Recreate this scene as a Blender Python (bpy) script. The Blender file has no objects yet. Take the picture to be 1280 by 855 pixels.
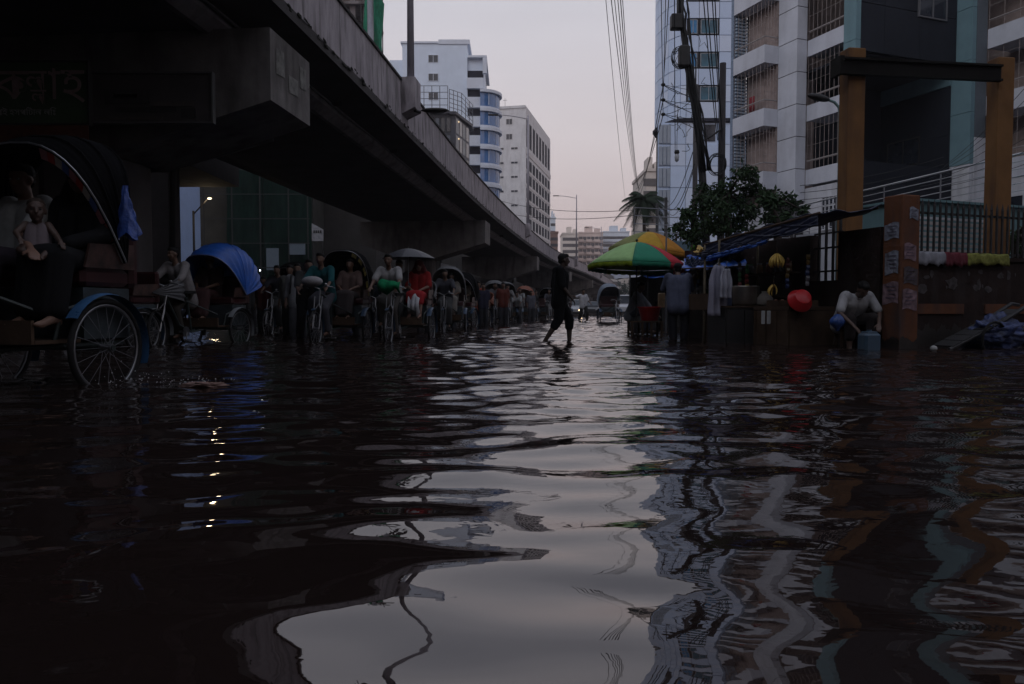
import bpy, bmesh, math, random
import numpy as np
from mathutils import Vector, Matrix, noise

C = bpy.context.scene.collection
scene = bpy.context.scene
rnd = random.Random(7)
PI = math.pi

# ---------------------------------------------------------------- camera
CAM_H, FPX, CX, CY, HOR = 0.60, 950.0, 640.0, 427.5, 386.0
PITCH = math.atan((CY - HOR) / FPX)
cam_data = bpy.data.cameras.new("camera")
cam_data.sensor_width = 36.0
cam_data.lens = 36.0 * FPX / 1280.0
cam_data.clip_start = 0.05
cam_data.clip_end = 3000.0
cam = bpy.data.objects.new("camera", cam_data)
cam.location = (0, 0, CAM_H)
cam.rotation_euler = (PI / 2 - PITCH, 0, 0)
C.objects.link(cam)
scene.camera = cam

def at(px, py, Y):
    """world point seen at photo pixel (px,py) at forward distance Y"""
    rx = (px - CX) / FPX; ru = (CY - py) / FPX
    d = Vector((rx, math.cos(PITCH) + ru * math.sin(PITCH), -math.sin(PITCH) + ru * math.cos(PITCH)))
    return Vector((0, 0, CAM_H)) + d * (Y / d.y)

# ---------------------------------------------------------------- world
world = bpy.data.worlds.new("World"); scene.world = world; world.use_nodes = True
nt = world.node_tree; nt.nodes.clear()
out = nt.nodes.new("ShaderNodeOutputWorld")
SUN_EL, SUN_ROT = math.radians(4.0), math.radians(150.0)
sky = nt.nodes.new("ShaderNodeTexSky"); sky.sky_type = 'NISHITA'
sky.sun_disc = False; sky.sun_elevation = SUN_EL; sky.sun_rotation = SUN_ROT
sky.dust_density = 4.0; sky.air_density = 1.5
bg1 = nt.nodes.new("ShaderNodeBackground"); bg1.inputs[1].default_value = 0.08
nt.links.new(sky.outputs[0], bg1.inputs[0])
tc = nt.nodes.new("ShaderNodeTexCoord")
sep = nt.nodes.new("ShaderNodeSeparateXYZ"); nt.links.new(tc.outputs["Generated"], sep.inputs[0])
ramp = nt.nodes.new("ShaderNodeValToRGB")
nt.links.new(sep.outputs["Z"], ramp.inputs[0])
els = ramp.color_ramp.elements
els[0].position = 0.0; els[0].color = (.50, .42, .42, 1)
els[1].position = 1.0; els[1].color = (.36, .40, .50, 1)
for p, c in ((.09, (.565, .465, .465)), (.22, (.615, .56, .585)), (.38, (.585, .575, .635)), (.6, (.48, .50, .585))):
    e = els.new(p); e.color = (*c, 1)
bg2 = nt.nodes.new("ShaderNodeBackground"); bg2.inputs[1].default_value = 1.0
# faint cloud structure
cn = nt.nodes.new("ShaderNodeTexNoise"); cn.inputs["Scale"].default_value = 2.2; cn.inputs["Detail"].default_value = 4
mp = nt.nodes.new("ShaderNodeMapping"); mp.inputs["Scale"].default_value = (1, 1, 4)
nt.links.new(tc.outputs["Generated"], mp.inputs[0]); nt.links.new(mp.outputs[0], cn.inputs[0])
cr = nt.nodes.new("ShaderNodeMapRange"); cr.inputs[3].default_value = .93; cr.inputs[4].default_value = 1.05
cr.inputs[1].default_value = .3; cr.inputs[2].default_value = .7
nt.links.new(cn.outputs[0], cr.inputs[0])
mul = nt.nodes.new("ShaderNodeVectorMath"); mul.operation = 'SCALE'
nt.links.new(ramp.outputs[0], mul.inputs[0]); nt.links.new(cr.outputs[0], mul.inputs["Scale"])
nt.links.new(mul.outputs[0], bg2.inputs[0])
mx = nt.nodes.new("ShaderNodeMixShader"); mx.inputs[0].default_value = 0.92
nt.links.new(bg1.outputs[0], mx.inputs[1]); nt.links.new(bg2.outputs[0], mx.inputs[2])
nt.links.new(mx.outputs[0], out.inputs[0])

sd = bpy.data.lights.new("sun", 'SUN'); sd.energy = 0.42; sd.angle = math.radians(40); sd.color = (.92, .95, 1)
sun = bpy.data.objects.new("sun", sd); C.objects.link(sun)
sun.rotation_euler = (math.radians(62), 0, math.radians(-45))

vs = scene.view_settings
vs.view_transform = 'Standard'; vs.look = 'None'; vs.gamma = 1.0; vs.exposure = 0.22; vs.use_curve_mapping = False
scene.display_settings.display_device = 'sRGB'
scene.cycles.max_bounces = 6; scene.cycles.diffuse_bounces = 3; scene.cycles.glossy_bounces = 4
scene.cycles.transmission_bounces = 4; scene.cycles.transparent_max_bounces = 8
scene.cycles.caustics_reflective = False; scene.cycles.caustics_refractive = False
scene.cycles.sample_clamp_indirect = 4.0

# ---------------------------------------------------------------- materials
MATS = {}
def mat(name, col, rough=.8, var=.25, scale=2.0, bump=0.0, metal=0.0, stretch=(1, 1, 1), dirt=None, dirt_amt=.5,
        emit=None, alpha=None, spec=None, trans=0.0, coat=0.0, bscale=None):
    if name in MATS: return MATS[name]
    m = bpy.data.materials.new(name); m.use_nodes = True
    n = m.node_tree.nodes; l = m.node_tree.links; b = n["Principled BSDF"]
    b.inputs["Roughness"].default_value = rough; b.inputs["Metallic"].default_value = metal
    if spec is None and rough >= .65: spec = .15
    if spec is not None: b.inputs["Specular IOR Level"].default_value = spec
    if coat: b.inputs["Coat Weight"].default_value = coat
    if trans: b.inputs["Transmission Weight"].default_value = trans
    col = tuple(col) + (1,)
    if var or bump:
        t = n.new("ShaderNodeTexCoord"); mpn = n.new("ShaderNodeMapping"); mpn.inputs["Scale"].default_value = stretch
        l.new(t.outputs["Object"], mpn.inputs[0])
        no = n.new("ShaderNodeTexNoise"); no.inputs["Scale"].default_value = scale; no.inputs["Detail"].default_value = 6
        no.inputs["Roughness"].default_value = .65
        l.new(mpn.outputs[0], no.inputs[0])
        r = n.new("ShaderNodeValToRGB"); l.new(no.outputs[0], r.inputs[0])
        r.color_ramp.elements[0].position = .3; r.color_ramp.elements[1].position = .7
        r.color_ramp.elements[0].color = tuple(c * (1 - var) for c in col[:3]) + (1,)
        r.color_ramp.elements[1].color = tuple(min(1, c * (1 + var)) for c in col[:3]) + (1,)
        last = r.outputs[0]
        if dirt:
            n2 = n.new("ShaderNodeTexNoise"); n2.inputs["Scale"].default_value = scale * 1.7; n2.inputs["Detail"].default_value = 8
            mp2 = n.new("ShaderNodeMapping"); mp2.inputs["Scale"].default_value = (1, 1, .22); mp2.inputs["Location"].default_value = (3, 7, 1)
            l.new(t.outputs["Object"], mp2.inputs[0]); l.new(mp2.outputs[0], n2.inputs[0])
            r2 = n.new("ShaderNodeValToRGB"); l.new(n2.outputs[0], r2.inputs[0])
            r2.color_ramp.elements[0].position = .48; r2.color_ramp.elements[1].position = .72
            r2.color_ramp.elements[0].color = (0, 0, 0, 1); r2.color_ramp.elements[1].color = (dirt_amt,) * 3 + (1,)
            mi = n.new("ShaderNodeMix"); mi.data_type = 'RGBA'
            l.new(r2.outputs[0], mi.inputs[0]); l.new(last, mi.inputs[6]); mi.inputs[7].default_value = tuple(dirt) + (1,)
            last = mi.outputs[2]
        l.new(last, b.inputs["Base Color"])
        rr = n.new("ShaderNodeMapRange"); rr.inputs[3].default_value = max(0, rough - .1); rr.inputs[4].default_value = min(1, rough + .12)
        l.new(no.outputs[0], rr.inputs[0]); l.new(rr.outputs[0], b.inputs["Roughness"])
        if bump:
            bs = n.new("ShaderNodeTexNoise"); bs.inputs["Scale"].default_value = bscale or scale * 8; bs.inputs["Detail"].default_value = 5
            l.new(mpn.outputs[0], bs.inputs[0])
            bn = n.new("ShaderNodeBump"); bn.inputs["Strength"].default_value = .6; bn.inputs["Distance"].default_value = bump
            l.new(bs.outputs[0], bn.inputs["Height"]); l.new(bn.outputs[0], b.inputs["Normal"])
    else:
        b.inputs["Base Color"].default_value = col
    if emit:
        b.inputs["Emission Color"].default_value = tuple(emit[:3]) + (1,); b.inputs["Emission Strength"].default_value = emit[3]
    if alpha is not None: b.inputs["Alpha"].default_value = alpha
    MATS[name] = m
    return m

# ---------------------------------------------------------------- mesh building
class MB:
    def __init__(s): s.v = []; s.f = []
    def add(s, vs, fs, M=None):
        o = len(s.v)
        if M is not None: vs = [M @ Vector(v) for v in vs]
        s.v += [tuple(v) for v in vs]; s.f += [tuple(i + o for i in f) for f in fs]
        return s
    def box(s, x0, x1, y0, y1, z0, z1, M=None):
        v = [(x0, y0, z0), (x1, y0, z0), (x1, y1, z0), (x0, y1, z0), (x0, y0, z1), (x1, y0, z1), (x1, y1, z1), (x0, y1, z1)]
        return s.add(v, [(0, 3, 2, 1), (4, 5, 6, 7), (0, 1, 5, 4), (1, 2, 6, 5), (2, 3, 7, 6), (3, 0, 4, 7)], M)
    def bbox(s, x0, x1, y0, y1, z0, z1, e=.01, M=None):
        """box with chamfered vertical and top edges"""
        def ring(i, z): return [(x0 + i, y0 + e + i, z), (x0 + e + i, y0 + i, z), (x1 - e - i, y0 + i, z), (x1 - i, y0 + e + i, z),
                                (x1 - i, y1 - e - i, z), (x1 - e - i, y1 - i, z), (x0 + e + i, y1 - i, z), (x0 + i, y1 - e - i, z)]
        v = ring(e * .7, z0) + ring(0, z0 + e) + ring(0, z1 - e) + ring(e * .7, z1)
        f = [tuple(range(7, -1, -1)), tuple(range(24, 32))]
        for k in range(3):
            for i in range(8): j = (i + 1) % 8; f.append((k * 8 + i, k * 8 + j, k * 8 + 8 + j, k * 8 + 8 + i))
        return s.add(v, f, M)
    def cyl(s, p0, p1, r0, r1=None, n=10, cap=True):
        if r1 is None: r1 = r0
        p0 = Vector(p0); p1 = Vector(p1); d = p1 - p0
        if d.length < 1e-6: return s
        d.normalize(); a = d.orthogonal().normalized(); b = d.cross(a)
        v = []
        for p, r in ((p0, r0), (p1, r1)):
            for i in range(n):
                t = 2 * PI * i / n; v.append(p + a * (r * math.cos(t)) + b * (r * math.sin(t)))
        f = [(i, (i + 1) % n, n + (i + 1) % n, n + i) for i in range(n)]
        if cap: f += [tuple(range(n - 1, -1, -1)), tuple(range(n, 2 * n))]
        return s.add(v, f)
    def tube(s, pts, r, n=6, closed=False):
        pts = [Vector(p) for p in pts]; m = len(pts)
        rs = r if isinstance(r, (list, tuple)) else [r] * m
        prev = None; v = []
        for k, p in enumerate(pts):
            if closed: d = pts[(k + 1) % m] - pts[k - 1]
            else: d = pts[min(k + 1, m - 1)] - pts[max(k - 1, 0)]
            if d.length < 1e-9: d = Vector((0, 0, 1))
            d.normalize()
            a = d.orthogonal().normalized() if prev is None else (prev - d * prev.dot(d))
            if a.length < 1e-5: a = d.orthogonal()
            a.normalize(); prev = a; b = d.cross(a)
            for i in range(n):
                t = 2 * PI * i / n; v.append(p + a * (rs[k] * math.cos(t)) + b * (rs[k] * math.sin(t)))
        f = []
        for k in range(m if closed else m - 1):
            k2 = (k + 1) % m
            for i in range(n): j = (i + 1) % n; f.append((k * n + i, k * n + j, k2 * n + j, k2 * n + i))
        if not closed: f += [tuple(range(n - 1, -1, -1)), tuple(range((m - 1) * n, m * n))]
        return s.add(v, f)
    def prism(s, poly, z0, z1, M=None):
        n = len(poly); v = [(x, y, z0) for x, y in poly] + [(x, y, z1) for x, y in poly]
        f = [tuple(range(n - 1, -1, -1)), tuple(range(n, 2 * n))] + [(i, (i + 1) % n, n + (i + 1) % n, n + i) for i in range(n)]
        return s.add(v, f, M)
    def ball(s, c, r, nu=12, nv=8, M=None):
        if not isinstance(r, (list, tuple)): r = (r, r, r)
        v = [(c[0], c[1], c[2] + r[2])]
        for j in range(1, nv):
            t = PI * j / nv
            for i in range(nu):
                a = 2 * PI * i / nu
                v.append((c[0] + r[0] * math.sin(t) * math.cos(a), c[1] + r[1] * math.sin(t) * math.sin(a), c[2] + r[2] * math.cos(t)))
        v.append((c[0], c[1], c[2] - r[2])); f = []
        for i in range(nu):
            j = (i + 1) % nu; f.append((0, 1 + i, 1 + j)); b = 1 + (nv - 2) * nu; f.append((b + j, b + i, len(v) - 1))
        for k in range(nv - 2):
            for i in range(nu):
                j = (i + 1) % nu; f.append((1 + k * nu + i, 1 + (k + 1) * nu + i, 1 + (k + 1) * nu + j, 1 + k * nu + j))
        return s.add(v, f, M)
    def lathe(s, prof, n=20, M=None, cap=False):
        v = []; m = len(prof)
        for r, z in prof:
            for i in range(n): a = 2 * PI * i / n; v.append((r * math.cos(a), r * math.sin(a), z))
        f = []
        for k in range(m - 1):
            for i in range(n): j = (i + 1) % n; f.append((k * n + i, k * n + j, (k + 1) * n + j, (k + 1) * n + i))
        if cap: f += [tuple(range(n - 1, -1, -1)), tuple(range((m - 1) * n, m * n))]
        return s.add(v, f, M)
    def grid(s, P, nu, nv, M=None):
        """P(i,j)->point"""
        v = [P(i / (nu - 1), j / (nv - 1)) for j in range(nv) for i in range(nu)]
        f = [(j * nu + i, j * nu + i + 1, (j + 1) * nu + i + 1, (j + 1) * nu + i) for j in range(nv - 1) for i in range(nu - 1)]
        return s.add(v, f, M)
    def mesh(s, name, smooth=False):
        m = bpy.data.meshes.new(name); m.from_pydata(s.v, [], s.f)
        if smooth: m.polygons.foreach_set("use_smooth", [True] * len(m.polygons))
        m.update(); return m
    def build(s, name, m, parent=None, smooth=False, loc=None, rz=None):
        return obj(name, s.mesh(name, smooth), m, parent, loc, rz)

def obj(name, me, m, parent=None, loc=None, rz=None):
    o = bpy.data.objects.new(name, me); C.objects.link(o)
    if m is not None:
        if not me.materials: me.materials.append(m)
        elif me.materials[0] is not m:
            o.material_slots[0].link = 'OBJECT'; o.material_slots[0].material = m
    if parent is not None: o.parent = parent
    if loc is not None: o.location = loc
    if rz is not None: o.rotation_euler = (0, 0, rz)
    return o

def thing(name, label, cat, loc=(0, 0, 0), rz=0, group=None):
    o = bpy.data.objects.new(name, None); C.objects.link(o); o.empty_display_size = .3
    o.location = loc; o.rotation_euler = (0, 0, rz); return tag(o, label, cat, group)
def tag(o, label, cat, group=None):
    o['label'] = label; o['category'] = cat
    if group: o['group'] = group
    return o
def struct(name, mb, m, smooth=False, kind='structure'):
    o = mb.build(name, m, smooth=smooth) if isinstance(mb, MB) else obj(name, mb, m)
    o['kind'] = kind; return o
CACHE = {}
def cached(key, fn, smooth=False):
    if key not in CACHE: CACHE[key] = fn().mesh(key.split('|')[0], smooth)
    return CACHE[key]
def rotz(a): return Matrix.Rotation(a, 4, 'Z')
def copy_tree(o, parent=None):
    c = o.copy(); C.objects.link(c); c.parent = parent
    for ch in list(o.children): copy_tree(ch, c)
    return c

# common materials
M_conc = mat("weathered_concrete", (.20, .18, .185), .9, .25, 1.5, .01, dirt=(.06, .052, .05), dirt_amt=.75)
M_conc_dark = mat("shade_dark_concrete", (.07, .064, .064), .95, .25, 1.0, .01)  # extra dark concrete copy; colour lowered to help shaded areas go black
M_iron = mat("black_iron", (.022, .02, .02), .6, .3, 6)
M_steel = mat("galvanised_steel", (.25, .25, .27), .4, .15, 5, metal=.6)
M_chrome = mat("worn_chrome", (.28, .28, .29), .3, .15, 8, metal=.9)
M_rubber = mat("black_rubber", (.018, .017, .017), .7, .2, 10)
M_cable = mat("cable_black", (.012, .012, .013), .6, 0)
M_glassdark = mat("dark_window_glass", (.02, .025, .035), .12, .3, 1.2, spec=.8)
M_white = mat("white_plaster", (.62, .62, .66), .8, .1, 1.2, .004, dirt=(.32, .31, .32), dirt_amt=.5)
M_wood = mat("dark_timber", (.07, .045, .03), .85, .35, 4, .004)
# ================================================================ GROUND + WATER
g = MB(); g.box(-400, 400, -80, 900, -1.5, -.12)
struct("road", g, mat("wet_asphalt", (.045, .042, .04), .8, .3, 3, .01))

def water_material():
    m = bpy.data.materials.new("flood_water"); m.use_nodes = True
    n = m.node_tree.nodes; l = m.node_tree.links; b = n["Principled BSDF"]
    b.inputs["Base Color"].default_value = (.018, .0115, .010, 1); b.inputs["Roughness"].default_value = .015
    b.inputs["IOR"].default_value = 1.8; b.inputs["Specular Tint"].default_value = (1, .93, .92, 1)
    t = n.new("ShaderNodeTexCoord")
    def layer(scale, sy, amp, detail, dist, off, rot=0.0):
        mp = n.new("ShaderNodeMapping"); mp.inputs["Scale"].default_value = (1, sy, 1); mp.inputs["Location"].default_value = (off, off * .7, off * .3)
        mp.inputs["Rotation"].default_value = (0, 0, rot)
        l.new(t.outputs["Object"], mp.inputs[0])
        no = n.new("ShaderNodeTexNoise"); no.inputs["Scale"].default_value = scale; no.inputs["Detail"].default_value = detail
        no.inputs["Roughness"].default_value = .45; no.inputs["Distortion"].default_value = dist
        l.new(mp.outputs[0], no.inputs[0])
        mm = n.new("ShaderNodeMath"); mm.operation = 'MULTIPLY'; mm.inputs[1].default_value = amp
        l.new(no.outputs[0], mm.inputs[0]); return mm.outputs[0]
    def add(a, c):
        mm = n.new("ShaderNodeMath"); mm.operation = 'ADD'; l.new(a, mm.inputs[0]); l.new(c, mm.inputs[1]); return mm.outputs[0]
    h = layer(WAVE[0][0], WAVE[0][1], WAVE[0][2], 1, .5, 0.0)
    # small wind ripples come in patches
    fine = layer(WAVE[2][0], WAVE[2][1], WAVE[2][2], 2, .4, 31.0, -.1)
    pm = n.new("ShaderNodeTexNoise"); pm.inputs["Scale"].default_value = .35; pm.inputs["Detail"].default_value = 2
    l.new(t.outputs["Object"], pm.inputs[0])
    pr = n.new("ShaderNodeMapRange"); pr.inputs[1].default_value = .42; pr.inputs[2].default_value = .62; pr.inputs[3].default_value = .12
    l.new(pm.outputs[0], pr.inputs[0])
    # deeper water towards the crossing carries more chop than the shallow edge
    sp = n.new("ShaderNodeSeparateXYZ"); l.new(t.outputs["Object"], sp.inputs[0])
    dr = n.new("ShaderNodeMapRange"); dr.inputs[1].default_value = 1.5; dr.inputs[2].default_value = 14.0; dr.inputs[3].default_value = .3; dr.inputs[4].default_value = 2.2
    l.new(sp.outputs["Y"], dr.inputs[0])
    dr2 = n.new("ShaderNodeMapRange"); dr2.inputs[1].default_value = 2.0; dr2.inputs[2].default_value = 14.0; dr2.inputs[3].default_value = .38; dr2.inputs[4].default_value = 2.0
    l.new(sp.outputs["Y"], dr2.inputs[0])
    def times(a, c):
        q = n.new("ShaderNodeMath"); q.operation = 'MULTIPLY'; l.new(a, q.inputs[0]); l.new(c, q.inputs[1]); return q.outputs[0]
    mm = n.new("ShaderNodeMath"); mm.operation = 'MULTIPLY'; l.new(pr.outputs[0], mm.inputs[0]); l.new(dr.outputs[0], mm.inputs[1])
    m2 = n.new("ShaderNodeMath"); m2.operation = 'MULTIPLY'; l.new(mm.outputs[0], m2.inputs[0]); l.new(fine, m2.inputs[1])
    h = add(h, times(layer(WAVE[1][0], WAVE[1][1], WAVE[1][2], 1.5, .6, 13.3, .12), dr2.outputs[0]))
    h = add(h, m2.outputs[0])
    bn = n.new("ShaderNodeBump"); bn.inputs["Strength"].default_value = 1; bn.inputs["Distance"].default_value = 1
    l.new(h, bn.inputs["Height"]); l.new(bn.outputs[0], b.inputs["Normal"])
    return m
WAVE = [(1.7, 1.7, .0), (3.6, 1.8, .0), (13.0, 1.7, .0024)]
def wave_surface():
    rg = np.random.default_rng(12)
    ys = [0.5]
    while ys[-1] < 75: ys.append(ys[-1] + float(np.interp(ys[-1], [1, 6, 20, 75], [.028, .045, .085, .30])))
    ys = np.array(ys)
    xs = np.concatenate([np.arange(-15, -7, .11), np.arange(-7, 7, .055), np.arange(7, 15.01, .11)])
    Xg, Yg = np.meshgrid(xs, ys)
    Xw = Xg + .12 * np.sin(Yg * 1.3 + .7 * Xg) + .05 * np.sin(Yg * 3.7 + 1.3) + .06 * np.sin(Xg * 2.9 + Yg * .9); Yw = Yg + .10 * np.sin(Xg * 1.1 + .5 * Yg) + .05 * np.sin(Xg * 3.1 + 2 + Yg * 1.9)
    def band(l0, l1, n, rms, spread):
        H = np.zeros_like(Xg)
        for _ in range(n):
            lam = math.exp(rg.uniform(math.log(l0), math.log(l1))); k = 2 * PI / lam; a = PI / 2 + rg.normal(0, spread)
            amp = rms * math.sqrt(2.0 / n) / k
            H += amp * np.sin(k * (math.cos(a) * Xw + math.sin(a) * Yw) + rg.uniform(0, 2 * PI))
        return H
    ramp = lambda a, b, lo, hi: lo + (hi - lo) * np.clip((Yg - a) / (b - a), 0, 1)
    patch = .55 + .45 * np.sin(Xg * .55 + 1.1 * np.sin(Yg * .21)) * np.sin(Yg * .33 + .8 * np.sin(Xg * .4)) 
    shade = ramp(2, 12, .55, 1.0)
    H = band(.9, 2.6, 14, WV[0], .5) * ramp(2, 8, .8, 1.1)
    H += band(.28, .80, 34, WV[1], .6) * ramp(1.8, 11, WV[3], 1.5)
    H += band(.17, .34, 30, WV[2], .55) * ramp(1.5, 10, .22, 1.0) * patch
    # rings round the wading man's shins
    for cx_, cy_ in ((.78, 14.0), (1.08, 14.15)):
        r = np.hypot(Xg - cx_, Yg - cy_); H += .012 * np.sin(r * 26) * np.exp(-r * 2.2)
    ex = np.clip((15 - np.abs(Xg)) / 2, 0, 1) * np.clip((75 - Yg) / 8, 0, 1) * np.clip((Yg - .5) / .3, 0, 1)
    H *= ex
    V = np.stack([Xg, Yg, H], -1).reshape(-1, 3); ny, nx = Xg.shape
    idx = np.arange(ny * nx).reshape(ny, nx)
    F_ = np.stack([idx[:-1, :-1], idx[:-1, 1:], idx[1:, 1:], idx[1:, :-1]], -1).reshape(-1, 4)
    # flat water all round
    o = len(V); x0, x1, y0, y1 = xs[0], xs[-1], ys[0], ys[-1]
    P = [(-400, -80), (400, -80), (400, 850), (-400, 850), (x0, y0), (x1, y0), (x1, y1), (x0, y1)]
    V = np.concatenate([V, np.array([(a, b, 0) for a, b in P])]); F2 = np.array([(0, 1, 5, 4), (1, 2, 6, 5), (2, 3, 7, 6), (3, 0, 4, 7)]) + o
    F_ = np.concatenate([F_, F2]); me = bpy.data.meshes.new("flood_water")
    me.vertices.add(len(V)); me.vertices.foreach_set("co", V.ravel().astype(np.float32)); n = len(F_)
    me.loops.add(n * 4); me.loops.foreach_set("vertex_index", F_.ravel().astype(np.int32)); me.polygons.add(n)
    me.polygons.foreach_set("loop_start", np.arange(0, n * 4, 4, dtype=np.int32)); me.polygons.foreach_set("use_smooth", [True] * n); me.update(calc_edges=True)
    return me
WV = (.016, .056, .155, .74)
struct("flood_water", wave_surface(), water_material())

# ================================================================ FLYOVER
_ys = np.arange(-70, 241, 1.0)
_ky = [-70, 17, 23.75, 41.6, 64, 92, 117, 190, 240]
_kx = [-12.3, -3.95, -3.35, -1.75, 1.1, 5.2, 11.0, 25.0, 33.0]
_xs = np.interp(_ys, _ky, _kx)
_xs = np.convolve(np.pad(_xs, 8, mode='reflect', reflect_type='odd'), np.ones(17) / 17, mode='valid')
def fx(y): return float(np.interp(y, _ys, _xs))
def fnorm(y):
    dx = fx(y + 1) - fx(y - 1); d = Vector((dx, 2, 0)).normalized(); return d, Vector((-d.y, d.x, 0))   # tangent, inward (left) normal
def fp(y, off, z):
    d, nrm = fnorm(y); p = Vector((fx(y), y, z)) + nrm * off; return p
FW = 7.8
fly = thing("flyover", "long grey concrete flyover curving away above the flooded road", "flyover", (fx(14), 14, -.12))
base_inv = Vector((-fx(14), -14, .12))
def fl(p): return p + base_inv
def sweep(profile, ys):
    mb = MB(); n = len(profile); v = []
    for y in ys: v += [fl(fp(y, o, z)) for o, z in profile]
    f = []
    for k in range(len(ys) - 1):
        for i in range(n): j = (i + 1) % n; f.append((k * n + i, (k + 1) * n + i, (k + 1) * n + j, k * n + j))
    f += [tuple(range(n)), tuple(range((len(ys) - 1) * n + n - 1, (len(ys) - 1) * n - 1, -1))]
    return mb.add(v, f)
ys_all = [y for y in np.arange(-60, 231, 3.0)]
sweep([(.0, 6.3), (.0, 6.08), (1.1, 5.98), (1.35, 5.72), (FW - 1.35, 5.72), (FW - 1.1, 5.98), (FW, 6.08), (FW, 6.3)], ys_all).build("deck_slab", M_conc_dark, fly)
sweep([(1.0, 5.96), (1.05, 5.80), (1.3, 5.64), (1.45, 5.66), (1.2, 5.97)], ys_all).build("edge_girder", M_conc, fly)
pj = 3.6
M_par = mat("parapet_concrete", (.37, .335, .355), .9, .25, 2.4, .012, stretch=(1, 1, .35), dirt=(.10, .09, .09), dirt_amt=.8)
y = -58.0
while y < 228:
    ln = pj
    ys = [y + .012, y + ln / 2, y + ln - .012]
    if y > 5:
        sweep([(.0, 6.3), (.02, 7.55), (.24, 7.55), (.34, 6.3)], ys).build("parapet_panel", M_par, fly)
    y += ln
sweep([(.0, 6.3), (.02, 7.55), (.24, 7.55), (.34, 6.3)], [a for a in np.arange(-58, 4.9, 3)] + [4.9]).build("parapet_wall", M_par, fly)
sweep([(FW, 6.3), (FW - .02, 7.55), (FW - .24, 7.55), (FW - .34, 6.3)], ys_all).build("far_parapet", M_par, fly)
sweep([(-.03, 7.555), (-.03, 7.62), (.27, 7.62), (.27, 7.555)], ys_all).build("parapet_coping", M_conc_dark, fly)
# weedy drip lip below the parapet
mb = MB(); v = []
r2 = random.Random(3)
for k in range(260):
    y0 = 9 + k * .55; p = fl(fp(y0, -.012, 6.28)); s = .03 + .05 * r2.random() ** 2
    for q in range(3):
        a = r2.uniform(-.3, .3); b = r2.uniform(-.25, .25)
        mb.ball((p.x + .0, p.y + a, p.z + b * .35), (s * .3, s * (1 + r2.random() * 3), s * .6), 5, 3)
o = mb.build("moss_streak", mat("dark_moss", (.025, .026, .02), .95, .3, 9), fly); o['kind'] = 'stuff'
# pier caps and piers
def pier(y0):
    c = fp(y0 + 1, 0, 0); d, nrm = fnorm(y0 + 1); ang = math.atan2(-d.x, d.y)
    M = Matrix.Translation(fl(Vector((c.x, c.y, 0)))) @ rotz(ang)
    mb = MB()
    poly = [(-.15, 4.4), (-.15, 5.70), (-FW + .2, 5.70), (-FW + .2, 4.4), (-5.1, 3.5), (-3.3, 3.5)]
    v = [(x, -1.0, z) for x, z in poly] + [(x, 1.0, z) for x, z in poly]; n = 6
    mb.add(v, [tuple(range(n)), tuple(range(2 * n - 1, n - 1, -1))] + [(i, n + i, n + (i + 1) % n, (i + 1) % n) for i in range(n)], M)
    mb.build("pier_cap", mat("stained_pier_concrete", (.16, .148, .144), .95, .3, 1.2, .012, dirt=(.05, .045, .042), dirt_amt=.85), fly)
    mb = MB(); poly = []
    for k in range(16):
        a = 2 * PI * k / 16; poly.append((-4.2 + .85 * (abs(math.cos(a)) ** .5) * (1 if math.cos(a) > 0 else -1), .85 * (abs(math.sin(a)) ** .5) * (1 if math.sin(a) > 0 else -1)))
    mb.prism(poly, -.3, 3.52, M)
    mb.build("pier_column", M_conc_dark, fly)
for y0 in (-46, -16, 14, 44, 74, 104, 134, 164, 194): pier(y0)
# lamp blocks bulging from the parapet, with masts
def lamp_block(px, Y, big=True):
    p = fp(Y, 0, 0)
    d, nrm = fnorm(Y); M = Matrix.Translation(fl(Vector((p.x, p.y, 0)))) @ rotz(math.atan2(-d.x, d.y))
    mb = MB(); s = .42
    mb.add([(-.02, -s, 6.55), (.42, -s, 6.75), (.42, -s, 7.66), (-.02, -s, 7.66), (-.02, s, 6.55), (.42, s, 6.75), (.42, s, 7.66), (-.02, s, 7.66)],
           [(0, 1, 2, 3), (7, 6, 5, 4), (0, 4, 5, 1), (1, 5, 6, 2), (2, 6, 7, 3), (3, 7, 4, 0)], M)
    mb.build("mast_plinth", M_par, fly)
    return Vector((p.x, p.y, 7.66)) + M.to_3x3() @ Vector((.2, 0, 0))
MASTM = mat("painted_mast", (.34, .32, .36), .6, .15, 3)
def mast(pos, h, label, arm=None, low=False):
    t = thing("street_lamp", label, "street lamp", pos, 0, "lamp masts along the flyover")
    mb = MB(); mb.cyl((0, 0, 0), (0, 0, h), .115 if h > 6 else .09, .06, 12); mb.cyl((0, 0, 0), (0, 0, .04), .2, .2, 12)
    for k in range(4):
        a = PI / 4 + k * PI / 2; mb.cyl((.15 * math.cos(a), .15 * math.sin(a), 0), (.15 * math.cos(a), .15 * math.sin(a), .1), .02, .02, 6)
    mb.build("pole", MASTM, t, True)
    if arm:
        ax, az, L = arm
        mb = MB(); pts = [(ax * L * u, 0, az + .35 * math.sin(u * PI * .5)) for u in (0, .2, .4, .6, .8, 1)]
        mb.tube(pts, .035, 8); mb.build("arm", MASTM, t, True)
        e = pts[-1]; mb = MB()
        mb.bbox(e[0] - .12 + ax * .3 - .3, e[0] + ax * .3 + .42, -.13, .13, e[2] - .05, e[2] + .06, .03); mb.build("lamp_head", M_iron, t)
    return t
p = lamp_block(517, 23.9)
t = mast(p, 9.5, "tall bare grey mast standing on the nearest parapet plinth")
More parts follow.
